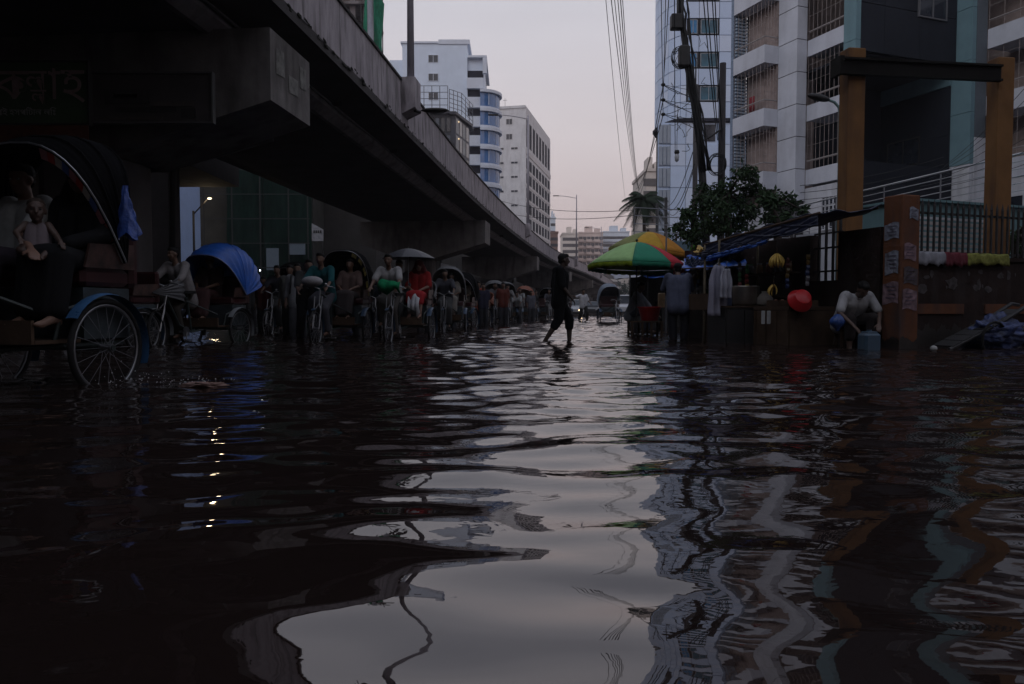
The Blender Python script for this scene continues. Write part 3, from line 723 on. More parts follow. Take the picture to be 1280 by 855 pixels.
# local frame of the building: x = a along V_, y = -b along U_ (receding positive)
F = thing("balcony_apartments", "pale apartment building with stacked grilled balconies and dark teal-edged stair tower", "building", Ob, ANG)
Mfp = mat("pale_grey_plaster", (.60, .61, .67), .85, .1, 1.0, .004, dirt=(.42, .42, .46), dirt_amt=.5)
Mroom = mat("brown_balcony_wall", (.33, .26, .24), .9, .25, 1.5)
Mgr = mat("rusty_grille", (.36, .30, .28), .6, .3, 6)
Mteal = mat("teal_panel", (.17, .275, .31), .7, .1, 1.0, .003, dirt=(.12, .2, .22), dirt_amt=.5)
Mnavy = mat("charcoal_panel", (.019, .022, .03), .7, .2, .8, .003)
Mstrip = mat("grey_strip", (.13, .15, .17), .7, .15, 1)
FL = [6.42 + 2.95 * k for k in range(7)]          # slab soffit heights above road
TOP = FL[-1] + 3.4
m = MB(); m.box(-1.0, 25, -2.9, 16, 0, TOP)      # core set behind balconies (a>=... )
core = MB()
core.prism([(-.15, .9), (1.3, .9), (1.3, 1.55), (6.2, 1.55), (6.2, 2), (8.3, 2), (8.3, -9), (16, -9), (16, 3.7), (-.15, 3.7)], 0, TOP)
core.build("core_wall", Mroom, F)
m = MB(); m.box(-.1, 6.1, .92, 3.8, TOP, TOP + .9); m.box(8.2, 16, -9, 3.7, TOP, TOP + .9); m.build("roof_parapet", Mfp, F)
# pilaster: two joints per storey, each panel its own piece
def pila(a0, a1, y0, y1, m_, name="cladding_panel", zs=None, gap=.035):
    hh = 1.475; k = 0; z = 5.72 if zs is None else zs
    while z < TOP:
        z1 = min(z + hh, TOP + .6); mm_ = MB(); mm_.box(a0, a1, y0, y1, z + gap / 2, z1 - gap / 2); mm_.build(name, m_, F); z += hh
pila(-.56, .0, .0, 1.26, Mfp)
m = MB(); m.box(-.53, -.03, .03, 1.23, 0, TOP); m.build("pilaster_core", M_iron, F)
m = MB(); m.box(-.50, .0, .2, 3.7, 0, 5.7); m.build("lower_wall", Mfp, F)
def grille(x0, x1, y0, y1, z0, z1, key, nh=9, nv=10, inward=None):
    """bars in the plane from (x0,y0) to (x1,y1)"""
    mb = MB(); a = Vector((x0, y0, 0)); b = Vector((x1, y1, 0)); L = (b - a).length; r = .007
    for i in range(nv + 1):
        p = a.lerp(b, i / nv); mb.box(p.x - r, p.x + r, p.y - r, p.y + r, z0, z1)
    for j in range(nh):
        zz = z0 + (z1 - z0) * (j + .5) / nh; mb.tube([(a.x, a.y, zz), (b.x, b.y, zz)], r * 1.1, 4)
    mb.build("balcony_grille", Mgr, F)
    mb = MB(); zz = z0 + .42
    mb.tube([(a.x, a.y, zz), (b.x, b.y, zz)], .03, 6); mb.build("balcony_rail", mat("pale_rail", (.36, .32, .31), .5, .1, 4), F)
def balcony_u(a, y0, y1, depth, k, par=.82, side=None):
    """balcony whose long face looks to the road: plane x=a from y0 (near) to y1 (far)"""
    z = FL[k]
    mm_ = MB(); mm_.box(a, a + .14, y0, y1, z, z + par)
    if side == 'near': mm_.box(a + .14, a + .14 + depth, y0, y0 + .14, z, z + par)
    mm_.build("balcony_parapet", Mfp, F)
    mm_ = MB(); mm_.box(a + .15, a + .14 + depth, y0 + .15, y1, z + .02, z + .17); mm_.build("balcony_floor", Mfp, F)
    zt = FL[k] + 2.95
    grille(a + .07, a + .07, y0 + .07, y1, z + par, zt, "g", nh=3, nv=8)
    if side == 'near': grille(a + .07, a + .14 + depth, y0 + .07, y0 + .07, z + par, zt, "g", nh=4, nv=5)
for k in range(7):
    balcony_u(-1.36, 1.27, 3.6, .8, k, side='near')        # bay 1
    balcony_u(.02, -2.22, -.02, 1.25, k, par=.72)             # bay 2
    balcony_u(6.76, -9.5, -3.76, 1.5, k, par=.86)          # bay 3
# bay 1 back wall and far side wall
m = MB(); m.box(-.55, -.2, 1.3, 3.6, 5.8, TOP); m.build("balcony_back_wall", Mroom, F)
m = MB(); m.box(-1.36, -.56, 3.62, 3.8, 5.8, TOP); m.build("balcony_side_wall", mat("blue_striped_blind", (.22, .27, .36), .7, .25, 3, stretch=(.2, .2, 6)), F)
for k in range(7):   # blue-white louvred screens at the far end of bay 1
    for j in range(12):
        mm_ = MB(); mm_.box(-1.30, -.62, 3.5, 3.58, FL[k] + .95 + j * .16, FL[k] + 1.04 + j * .16)
        me = cached("louvre|bay1", lambda: MB().box(-.34, .34, -.04, .04, -.045, .045))
        if k < 5: obj("louvre", me, mat("pale_blue_louvre", (.34, .42, .52), .6, .1, 2), F, (-.96, 3.5, FL[k] + 1.0 + j * .16))
# laundry
for (x, y, z, c, w_, h_, nm) in ((-.85, 2.2, FL[3] + 1.75, (.35, .09, .05), .5, 1.0, "red checked cloth drying in the second visible balcony from the top"), (-1.0, 2.6, FL[1] + 1.7, (.28, .05, .06), .4, .7, "red shirt drying in the balcony just above the trees"), (8.1, -4.6, FL[4] + 1.7, (.45, .02, .04), 1.0, 1.9, "crimson curtain hung in the top right balcony"), (.9, -1.4, FL[3] + 2.2, (.40, .22, .08), .35, .4, "orange cloth in the upper balcony beside the teal strip")):
    M = F.matrix_basis
    pw = Matrix.Translation(Ob) @ rotz(ANG) @ Vector((x, y, z))
    t = thing("hanging_cloth", nm, "cloth", pw, ANG - PI / 2)
    mm_ = MB(); mm_.grid(lambda u, v: Vector((-w_ / 2 + w_ * u, .05 * math.sin(u * 19), -h_ * v)), 24, 4)
    o = mm_.build("cloth", mat("cloth_%d" % int(c[0] * 1000 + c[1] * 10), c, .9, .2, 8), t, True); o.modifiers.new("t", 'SOLIDIFY').thickness = .01
# stair tower: teal left face, charcoal front face in panels
pz = [FL[0] + .0]
hh = 1.475 * 2
nlev = 7
z = 9.0
for k in range(10):      # teal narrow face, near side (front a 0, y -2.94..-2.23)
    z0 = 5.0 + k * 2.4; mm_ = MB(); mm_.box(-.02, .25, -2.92, -2.24, max(0, z0) + .01, z0 + 2.39); mm_.build("teal_panel", Mteal, F)
ZREC = 11.75
k = 0; z0 = ZREC
while z0 < TOP + 1:
    for (a0, a1) in ((.27, 1.55), (1.56, 3.6), (3.61, 5.84)):
        mm_ = MB(); mm_.box(a0, a1, -2.94, -2.75, z0 + .012, z0 + 2.02); mm_.build("charcoal_panel", Mnavy, F)
    z0 += 2.04
m = MB(); m.box(.26, 5.86, -2.74, -2.3, ZREC + .02, TOP); m.build("tower_wall", Mnavy, F)
m = MB(); m.box(.26, 5.86, -2.74, 1.5, ZREC - .1, ZREC + .01); m.build("recess_soffit", Mnavy, F)
# recess: teal band and dark side wall with windows
m = MB(); m.box(5.80, 5.95, -2.7, 2.0, ZREC - .85, ZREC - .12); m.build("teal_band", Mteal, F)
for k in range(5):
    mm_ = MB(); mm_.box(5.84, 6.1, -2.7, 2.0, ZREC - .87 - 2.2 * (k + 1), ZREC - .88 - 2.2 * k); mm_.build("charcoal_panel", Mnavy, F)
m = MB(); m.box(1.32, 5.83, 1.2, 1.5, 0, ZREC - .12); m.build("recess_back_wall", Mnavy, F)
for z in (8.3, 5.2):
    win(F, 1.9, 1.3, T((5.82, -.2, z)) @ rotz(-PI / 2), M_iron, M_glassdark, "f1", mull=1)
for z in (14.2, 17.2, 20.2):
    win(F, 1.7, 1.25, T((4.3, -2.99, z)), mat("grey_window_frame", (.12, .12, .13), .5, .1, 2), M_glassdark, "f2", mull=1)
# teal vertical strip and grey strip
for k in range(9):
    z0 = 7.2 + k * 2.3; mm_ = MB(); mm_.box(5.86, 6.1, -3.72, -2.72, z0 + .01, z0 + 2.29); mm_.build("teal_panel", Mteal, F)
m = MB(); m.box(5.87, 6.2, -3.72, -2.72, 3.0, 7.19); m.build("white_panel", M_white, F)
m = MB(); m.box(6.11, 6.75, -3.74, -3.3, 8.4, TOP); m.build("grey_strip", Mstrip, F)
m = MB(); m.box(6.12, 6.78, -3.76, -3.3, 3.0, 8.38); m.build("white_panel", M_white, F)
m = MB(); m.box(6.8, 7.1, -9.5, -3.8, 3.5, 6.4); m.build("lower_wall", M_white, F)
for z in (4.9,):
    win(F, 2.4, 1.5, T((6.77, -5.6, z)) @ rotz(-PI / 2), M_white, M_glassdark, "f3", mull=3)
# ground storey wall
m = MB(); m.box(.05, .3, -2.2, .9, 0, 6.3); m.build("lower_wall", M_white, F)
win(F, .95, 1.5, T((.02, -1.55, 5.0)) @ rotz(-PI / 2), M_white, M_glassdark, "f4", mull=3, trans=1)
m = MB(); m.box(.3, 5.8, -2.9, -2.75, 0, 4.9); m.build("lower_wall", M_white, F)
m = MB(); m.box(.3, 5.8, -2.9, -2.6, 4.92, 7.1); m.build("dark_band", Mnavy, F)
for k in range(2):
    win(F, 1.5, 1.1, T((1.6 + 2.5 * k, -2.94, 4.1)), M_white, M_glassdark, "f5", mull=2)

# --- E: panelled tower with curved corner
YE = 75.0; sE = YE / FPX
E = thing("panelled_tower", "tall pale tower clad in square panels with blue windows and rounded corner", "building", (at(866, 300, YE).x, YE, -.12), 0)
ex = E.location.x
def XE(px): return (px - 640) * sE - ex
Mpe = [mat("cladding_a", (.50, .60, .78), .45, .05, 1), mat("cladding_b", (.46, .56, .74), .45, .05, 1), mat("cladding_c", (.54, .62, .77), .45, .05, 1)]
path = []
xL, xR = XE(829), XE(925)
R = 2.05
for k in range(7):
    a = PI * .5 * k / 6; path.append((xL + R - R * math.cos(a) , 5.5 * (1 - math.sin(a)) - 0.0))
for px_ in (870, 895, 910, 925): path.append((XE(px_), 0.0))
fh = 1.6; z00 = (HOR - 151) * sE + .72
inner = [(x + .25, y + .25) for x, y in path] + [(xR, 14), (xL + 2.6, 14)]
m = MB(); m.prism(inner, 0, 48); m.build("core_wall", M_iron, E)
wincols = {4: 'n', 5: 'n', 7: 'w'}
rows = 17
for r in range(rows):
    z0 = z00 + r * fh
    for k in range(len(path) - 1):
        a = Vector((*path[k], 0)); b = Vector((*path[k + 1], 0)); L = (b - a).length; ang = math.atan2(b.y - a.y, b.x - a.x)
        c = (a + b) / 2
        is_win = (r % 2 == 1) and (k in (6, 7))
        me = cached("panel|e%.2f" % L, lambda: MB().box(-L / 2 + .03, L / 2 - .03, 0, .16, .03, fh - .03))
        if is_win:
            w_ = L * (.72 if k == 6 else .84); key = "e%.2f" % w_
            fr = win(E, w_, 1.35, T((c.x, c.y, z0 + .8)) @ rotz(ang), mat("alu_frame", (.25, .28, .32), .4, .1, 3), mat("blue_glass", (.03, .17, .36), .2, .3, .9, spec=.4) if k == 6 else mat("teal_glass", (.02, .085, .13), .2, .5, .9, spec=.4), key, mull=1)
            side = (L - w_) / 2
            if side > .2:
                for sgn in (-1, 1):
                    me2 = cached("panel|es%.2f" % side, lambda: MB().box(-side / 2 + .02, side / 2 - .02, 0, .16, .03, fh - .03))
                    d = (b - a).normalized(); pc = c + d * sgn * (w_ / 2 + side / 2)
                    obj("cladding_panel", me2, Mpe[(k + r) % 3], E, pc + Vector((0, 0, z0)), ang)
        else:
            obj("cladding_panel", me, Mpe[(k * 5 + r * 7) % 3], E, c + Vector((0, 0, z0)), ang)
# cornice and podium
m = MB(); m.prism([(x - .25, y - .3) for x, y in path] + [(xR, 10), (xL + 1.5, 10)], z00 - .35, z00 - .03); m.build("cornice", Mdark, E)
ppx = [821, 836, 855, 875, 895, 915, 930]
for r in range(7):
    z0 = z00 - .4 - (r + 1) * 2.1
    for k in range(len(ppx) - 1):
        if k == 0:
            for j in range(3):
                x0 = XE(821.5) + j * .4; mm_ = MB(); mm_.box(x0 + .03, x0 + .36, -.02, .1, z0 + .1, z0 + 1.9); mm_.build("window_strip", mat("silver_glass", (.30, .34, .40), .2, .1, 2), E)
            mm_ = MB(); mm_.box(XE(821), XE(836), .12, .3, z0, z0 + 2.08); mm_.build("spandrel", Mpe[1], E)
            continue
        x0, x1 = XE(ppx[k]), XE(ppx[k + 1])
        if r == 0 and k == 3:
            mm_ = MB(); mm_.box(x0 + .2, x1 - .3, -.03, .05, z0 + .3, z0 + 1.9); mm_.build("window", M_glassdark, E); mm_ = MB(); mm_.box(x0, x1, .06, .2, z0, z0 + 2.08); mm_.build("cladding_panel", Mpe[0], E); continue
        mm_ = MB(); mm_.box(x0 + .025, x1 - .025, -.05, .12, z0 + .02, z0 + 2.07); mm_.build("cladding_panel", Mpe[(k + r) % 3], E)
m = MB(); m.prism([(XE(821), .3), (xR, .3), (xR, 12), (XE(821) + 2.3, 12)], 0, z00 - .36); m.build("podium_wall", Mpe[1], E)
# right-hand street wall closing the side further right / behind
G = thing("side_block", "plain grey building on the right beyond the orange gate", "building", (19.5, 20, -.12), ANG)
m = MB(); m.box(0, 12, -26, 4, 0, 16); m.build("wall", Mfp, G)
for k in range(5):
    for j in range(6):
        o = win(G, 1.6, 1.3, T((-.04, -3 - j * 4.0, 2.2 + k * 3)) @ rotz(-PI / 2), M_white, M_glassdark, "g1", mull=1)

# ================================================================ GATE
def gpt(x, y): return Vector((x, y, -.12))
c1 = at(1062, 300, 13.6)
Mor = mat("ochre_paint", (.21, .105, .043), .75, .2, 1.5, .004, dirt=(.10, .055, .035), dirt_amt=.9)
Mrust = mat("rusty_black_beam", (.008, .007, .006), .7, .4, 4, .003)
gate = thing("gate_frame", "ochre twin-column gateway with a black steel I-beam across the top", "gate", (c1.x, c1.y, -.12), math.radians(8))
gl = 2.9
for k, (x, zt) in enumerate(((0, 5.27), (gl, 5.24))):
    m = MB(); m.bbox(x - .17, x + .16, -.14, .14, 0, zt, .012); m.build("column", Mor, gate)
zb0, zb1 = 4.78, 5.07
m = MB(); m.box(-.34, gl - .165, -.20, -.145, zb0 + .04, zb1 - .04); m.box(-.34, gl - .165, -.25, -.142, zb0, zb0 + .038); m.box(-.34, gl - .165, -.25, -.142, zb1 - .038, zb1)
m.build("beam", Mrust, gate)
m = MB(); m.box(-.42, -.345, -.30, .02, zb0 - .02, zb1 + .0); m.build("beam_end_plate", Mrust, gate)
# ================================================================ BOUNDARY WALL, CORNER PILLAR, FENCE
P0 = at(1119, 435, 11.75); P0.z = -.12
pil = thing("brick_pillar", "orange-painted square pillar plastered with torn posters at the stall corner", "pillar", P0, ANG)
Mor2 = mat("faded_orange_paint", (.15, .062, .033), .85, .25, 2, .005, dirt=(.06, .045, .045), dirt_amt=.95)
m = MB(); m.bbox(-.17, .21, -.22, .12, 0, 2.44, .015); m.build("shaft", Mor2, pil)
Mpap = mat("poster_paper", (.24, .25, .30), .9, .5, 9, dirt=(.12, .10, .11), dirt_amt=.8)
Mpap2 = mat("pink_poster", (.24, .16, .18), .9, .5, 10, dirt=(.14, .10, .11), dirt_amt=.8)
for (side, x, z, w_, h_, mm_) in ((0, -.05, 1.90, .27, .24, Mpap), (0, -.06, 1.42, .25, .34, Mpap), (0, -.05, .96, .29, .32, Mpap2), (1, .03, 2.16, .18, .17, Mpap), (1, -.03, 1.58, .24, .24, Mpap2), (1, -.02, .86, .29, .30, Mpap2), (1, -.01, 1.22, .28, .25, mat("grimy_poster", (.10, .08, .085), .9, .4, 8))):
    # side 0 = road-facing (x=-.17), side 1 = camera-facing (y=-.22)
    def P(u, v, side=side, x=x, z=z, w_=w_, h_=h_):
        e = .004 + .006 * math.sin(u * 9 + v * 7) ** 2; q = x + w_ * (u - .5); zz = z + h_ * (v - .5) + .02 * math.sin(u * 5)
        return Vector((-.172 - e, q, zz)) if side == 0 else Vector((.04 + q, -.222 - e, zz))
    m = MB(); m.grid(P, 6, 6); o = m.build("poster", mm_, pil)
    m = MB()
    for j in range(4):
        a = z + h_ * (.3 - j * .18)
        if side == 0: m.box(-.188, -.183, x - w_ * .34, x + w_ * (.3 - .22 * ((j * 7 + int(z * 10)) % 3) / 2), a, a + h_ * .035)
        else: m.box(.04 + x - w_ * .34, .04 + x + w_ * (.3 - .22 * ((j * 5 + int(z * 10)) % 3) / 2), -.24, -.236, a, a + h_ * .035)
    m.build("print_line", mat("faded_ink", (.11, .09, .13), .9, .3, 9), o)
rt_ = random.Random(17)
def tide(parent, x0, x1, y, z0, h_, axis='x', out=-1):
    n_ = max(8, int(abs(x1 - x0) / .035)); tops = [z0 + h_ * (1 + .12 * math.sin(q * .7) + rt_.uniform(-.10, .10)) for q in range(n_ + 1)]
    v = []; f = []
    for q in range(n_ + 1):
        a = x0 + (x1 - x0) * q / n_
        for zz_ in (z0, tops[q]): v.append((a, y, zz_) if axis == 'x' else (y, a, zz_))
    f = [(2 * q, 2 * q + 2, 2 * q + 3, 2 * q + 1) for q in range(n_)]
    m = MB(); m.add(v, f); m.build("tide_stain", mat("tide_grime", (.022, .016, .013), .6, .5, 7), parent)
tide(pil, -.168, .208, -.2225, .02, .24); tide(pil, -.218, .118, -.1725, .02, .24, 'y')
wall = thing("boundary_wall", "grimy low masonry wall with an orange band, right of the poster pillar", "wall", P0, ANG)
Mwl = mat("grimy_plaster", (.032, .021, .018), .95, .45, 2, .01, dirt=(.09, .08, .08), dirt_amt=.3)
m = MB(); m.box(.26, 9, .0, .24, 0, 1.50); m.build("body", Mwl, wall)
m = MB(); m.box(.255, 9, -.04, .28, 1.5, 1.56); m.build("coping", Mwl, wall)
for x0, x1 in ((.27, 1.42), (1.9, 9)):
    m = MB(); m.box(x0, x1, -.03, -.003, .64, .80); m.build("painted_band", Mor2, wall)
tide(wall, .26, 9, -.004, .02, .40)
rg_ = random.Random(31)
for k in range(16):     # flaked whitewash and old slogans on the wall
    x = .45 + rg_.random() * 2.2; z = 1.0 + rg_.random() * .36; n_ = 9; r_ = .03 + .07 * rg_.random()
    m = MB(); pts = [(x + r_ * (1.6 if k % 2 else .6) * math.cos(2 * PI * q / n_) * rg_.uniform(.5, 1.2), z + r_ * math.sin(2 * PI * q / n_) * rg_.uniform(.5, 1.2)) for q in range(n_)]
    m.add([(a, -.006, b) for a, b in pts] + [(a, -.001, b) for a, b in pts], [tuple(range(n_)), tuple(range(2 * n_ - 1, n_ - 1, -1))] + [(q, q + n_, (q + 1) % n_ + n_, (q + 1) % n_) for q in range(n_)])
    m.build("flaked_paint", mat("old_whitewash", (.085, .075, .075), .95, .5, 9), wall)
fen = thing("iron_fence", "black iron railing with pointed bars on top of the boundary wall", "fence", P0 + Vector((0, 0, 1.56)), ANG)
for z in (.04, .66):
    m = MB(); m.box(.28, 8.9, .10, .13, z, z + .035); m.build("rail", M_iron, fen)
bar = MB(); bar.box(-.014, .014, -.014, .014, 0, .78); bar.add([(-.024, -.01, .78), (.024, -.01, .78), (.024, .01, .78), (-.024, .01, .78), (0, 0, .90)], [(0, 1, 4), (1, 2, 4), (2, 3, 4), (3, 0, 4), (0, 3, 2, 1)])
bme = bar.mesh("bar")
for k in range(40): obj("bar", bme, M_iron, fen, (.34 + k * .128, .08, 0))
back = thing("rear_boundary_wall", "dark masonry wall behind the stalls, receding left from the pillar", "wall", P0, ANG)
m = MB(); m.box(-.1, .1, .23, 1.1, 0, 2.0); m.box(-.1, .1, 1.75, 5.6, 0, 2.0); m.box(-.1, .1, 1.1, 1.75, 0, 1.2); m.build("body", Mwl, back)
for k in range(4):
    m = MB(); m.box(-.02, .02, 1.14 + k * .16, 1.17 + k * .16, 1.2, 2.3); m.build("window_bar", M_iron, back)
for z in (1.35, 1.75, 2.0):
    m = MB(); m.box(-.015, .015, 1.1, 1.75, z, z + .03); m.build("window_bar", M_iron, back)
# white louvred screen behind fence, teal canopy strip
lv = thing("louvred_screen", "white framed louvre panel behind the iron fence", "screen", gpt(*(P0 + V_ * 2.1 + U_ * 1.6).xy), ANG)
m = MB(); m.box(0, .04, 0, .06, 1.2, 2.42); m.box(2.3, 2.34, 0, .06, 1.2, 2.42); m.box(.041, 2.299, 0, .06, 2.38, 2.42); m.build("frame", M_white, lv)
sl = MB().box(.05, 2.29, .0, .05, 0, .055)
slm = sl.mesh("slat")
for k in range(11): obj("slat", slm, mat("cream_slat", (.42, .38, .37), .7, .15, 3), lv, (0, .0, 1.28 + k * .1))
tb = thing("teal_shed", "low pale teal shed wall showing above the fence", "shed", gpt(*(P0 + V_ * 3.6 + U_ * 3.0).xy), ANG)
m = MB(); m.box(0, 6, 0, 2, 0, 2.95); m.build("wall", mat("pale_teal_paint", (.16, .27, .29), .8, .15, 1.2, dirt=(.1, .16, .17), dirt_amt=.5), tb)
m = MB(); m.box(-.08, 6.1, -.1, 2.1, 2.95, 3.0); m.build("roof", mat("pale_teal_paint", (0, 0, 0)), tb)
tb2 = thing("blue_fenced_yard", "low pale blue wall behind the trees, under the first balcony", "wall", gpt(7.6, 27.5), ANG)
m = MB(); m.box(-3.6, 4, 0, .3, 0, 3.1); m.build("wall", mat("dull_blue_paint", (.14, .21, .26), .8, .2, 1), tb2)
railing(tb2, [(-3.6, .1, 3.1), (4, .1, 3.1)], 1.1, 8, 4, M_steel, r=.02)
# stainless ramp handrails
rp = thing("ramp_railing", "long stainless steel ramp handrail climbing behind the ochre gate", "railing", gpt(12.6, 16.2), ANG)
a0 = Vector((-.2, -1.5, 4.45)); a1 = Vector((-.2, 9.2, 4.0))
for j in range(6):
    m = MB(); m.tube([a0 + Vector((0, 0, -.17 * j)), a1 + Vector((0, 0, -.17 * j))], .026 if j == 0 else .012, 6); m.build("rail", mat("stainless", (.5, .5, .52), .3, .1, 3, metal=.8), rp, True)
for k in range(7):
    b = a0.lerp(a1, k / 6); m = MB(); m.cyl((b.x, b.y, b.z - 1.3), b, .02, .02, 6); m.build("post", M_steel, rp)
m = MB(); m.box(-.1, .2, -1.5, 9.2, 0, 3.1); m.build("ramp_wall", Mfp, rp)
# ================================================================ PEOPLE
def caps(mb, p0, p1, r0, r1, n=12):
    p0 = Vector(p0); p1 = Vector(p1); d = p1 - p0; L = d.length
    if L < 1e-5: d = Vector((0, 0, 1)); L = 1e-5
    d = d / max(L, 1e-6); pts = []; rs = []
    for k in range(5):
        t = PI / 2 * (1 - k / 4 * .98); pts.append(p0 - d * r0 * math.sin(t)); rs.append(max(.0005, r0 * math.cos(t)))
    for k in range(1, 6):
        t = PI / 2 * (k - 1) / 4 * .98; pts.append(p1 + d * r1 * math.sin(t)); rs.append(max(.0005, r1 * math.cos(t)))
    mb.tube(pts, rs, n)
def remeshed(mb, voxel, name, smooth=4):
    me = mb.mesh(name); o = bpy.data.objects.new("tmp", me); C.objects.link(o)
    r = o.modifiers.new("r", 'REMESH'); r.mode = 'VOXEL'; r.voxel_size = voxel; r.adaptivity = 0; r.use_smooth_shade = True
    if smooth: s = o.modifiers.new("s", 'SMOOTH'); s.iterations = smooth; s.factor = .5
    bpy.context.view_layer.update()
    m2 = bpy.data.meshes.new_from_object(o.evaluated_get(bpy.context.evaluated_depsgraph_get()))
    m2.name = name
    m2.polygons.foreach_set("use_smooth", [True] * len(m2.polygons))
    bpy.data.objects.remove(o); bpy.data.meshes.remove(me); return m2
def V3(*a): return Vector(a)
def pose(kind):
    P = dict(pel=V3(0, 0, .93), che=V3(0, .01, 1.27), nec=V3(0, .02, 1.43), hea=V3(0, -.02, 1.575),
             sl=V3(-.175, .02, 1.385), sr=V3(.175, .02, 1.385), el=V3(-.22, .03, 1.10), er=V3(.22, .03, 1.10), hl=V3(-.24, -.05, .87), hr=V3(.24, -.05, .87),
             kl=V3(-.10, -.03, .50), kr=V3(.10, -.03, .50), al=V3(-.10, .03, .09), ar=V3(.10, .03, .09), face=V3(0, -1, 0), foot=V3(0, -1, 0), foot2=None, hd=None)
    if kind == 'walk':      # facing -Y, left leg back, right leg forward
        P.update(che=V3(0, -.03, 1.27), nec=V3(0, -.05, 1.42), hea=V3(0, -.085, 1.565), kr=V3(.09, -.20, .50), ar=V3(.07, -.20, .09), kl=V3(-.09, .03, .50), al=V3(-.07, .27, .13),
                 er=V3(.22, .06, 1.10), hr=V3(.23, -.05, .88), el=V3(-.21, -.02, 1.10), hl=V3(-.22, -.17, .90))
    elif kind == 'ride':
        P.update(pel=V3(0, -.78, 1.04), che=V3(0, -.93, 1.37), nec=V3(0, -1.0, 1.51), hea=V3(0, -1.06, 1.65), sl=V3(-.18, -.97, 1.46), sr=V3(.18, -.97, 1.46),
                 el=V3(-.25, -1.18, 1.25), er=V3(.25, -1.18, 1.25), hl=V3(-.25, -1.40, 1.13), hr=V3(.25, -1.40, 1.13), kl=V3(-.12, -1.16, .88), kr=V3(.12, -1.2, .72), al=V3(-.12, -1.07, .48), ar=V3(.12, -1.05, .30))
    elif kind == 'sit':
        P.update(pel=V3(0, .12, 1.0), che=V3(0, .14, 1.32), nec=V3(0, .13, 1.47), hea=V3(0, .09, 1.61), sl=V3(-.17, .13, 1.42), sr=V3(.17, .13, 1.42),
                 el=V3(-.23, .02, 1.18), er=V3(.22, .02, 1.18), hl=V3(-.10, -.20, 1.11), hr=V3(.09, -.22, 1.10), kl=V3(-.11, -.30, 1.0), kr=V3(.11, -.30, 1.0), al=V3(-.11, -.36, .60), ar=V3(.11, -.38, .60))
    elif kind == 'sitdown':  # sitting low and bent far forward, reaching down
        P.update(pel=V3(0, .12, .50), che=V3(0, -.10, .76), nec=V3(0, -.21, .86), hea=V3(0, -.30, .93), sl=V3(-.19, -.15, .84), sr=V3(.19, -.15, .84),
                 el=V3(-.30, -.22, .60), er=V3(.29, -.26, .60), hl=V3(-.20, -.42, .42), hr=V3(.16, -.46, .44), kl=V3(-.17, -.28, .52), kr=V3(.17, -.28, .52), al=V3(-.16, -.25, .09), ar=V3(.16, -.25, .09), face=V3(0, -.75, -.65))
    elif kind == 'reach':    # seen from behind, leaning over a counter
        P.update(che=V3(0, -.10, 1.22), nec=V3(0, -.17, 1.37), hea=V3(0, -.24, 1.49), sl=V3(-.20, -.13, 1.34), sr=V3(.20, -.13, 1.34), el=V3(-.27, -.24, 1.10), er=V3(.27, -.24, 1.10), hl=V3(-.2, -.5, 1.02), hr=V3(.2, -.5, 1.04), kl=V3(-.12, -.0, .5), kr=V3(.12, .0, .5))
    elif kind == 'arms':     # wading with arms lifted out for balance
        P.update(el=V3(-.42, .0, 1.30), hl=V3(-.62, -.08, 1.36), er=V3(.25, -.05, 1.13), hr=V3(.30, -.20, 1.0), kr=V3(.12, -.18, .52), ar=V3(.12, -.16, .1), kl=V3(-.13, .02, .5), al=V3(-.15, .18, .12))
    elif kind == 'push':
        P.update(che=V3(0, -.14, 1.22), nec=V3(0, -.2, 1.36), hea=V3(0, -.27, 1.49), sl=V3(-.17, -.16, 1.33), sr=V3(.17, -.16, 1.33), el=V3(-.22, -.32, 1.1), er=V3(.22, -.32, 1.1), hl=V3(-.22, -.5, .98), hr=V3(.22, -.5, .98), kr=V3(.1, -.18, .52), ar=V3(.1, -.12, .1), kl=V3(-.1, .08, .5), al=V3(-.1, .3, .14))
    return P
def head_geo(mb, c, f, s=1.0):
    f = f.normalized(); right = f.cross(V3(0, 0, 1)).normalized(); up = right.cross(f)
    M = Matrix(((right.x, f.x, up.x, c.x), (right.y, f.y, up.y, c.y), (right.z, f.z, up.z, c.z), (0, 0, 0, 1)))
    def q(x, y, z): return tuple(M @ V3(x * s, y * s, z * s))
    mb.ball((0, -.012 * s, .03 * s), (.074 * s, .094 * s, .088 * s), 16, 12, M)
    mb.ball((0, .022 * s, -.03 * s), (.058 * s, .062 * s, .072 * s), 14, 10, M)
    caps(mb, q(0, .03, -.075), q(0, .055, -.085), .028 * s, .02 * s)      # chin
    caps(mb, q(0, .078, .012), q(0, .098, -.022), .010 * s, .015 * s, 8)     # nose
    caps(mb, q(-.032, .072, .028), q(.032, .072, .028), .013 * s, .013 * s, 8)  # brow
    caps(mb, q(-.016, .076, -.048), q(.016, .076, -.048), .011 * s, .011 * s, 8)  # lips
    for sx in (-1, 1):
        mb.ball((sx * .076 * s, -.005 * s, -.002 * s), (.010 * s, .02 * s, .03 * s), 8, 6, M)
        mb.ball((sx * .038 * s, .055 * s, -.02 * s), (.022 * s, .02 * s, .022 * s), 8, 6, M)   # cheeks
    return M
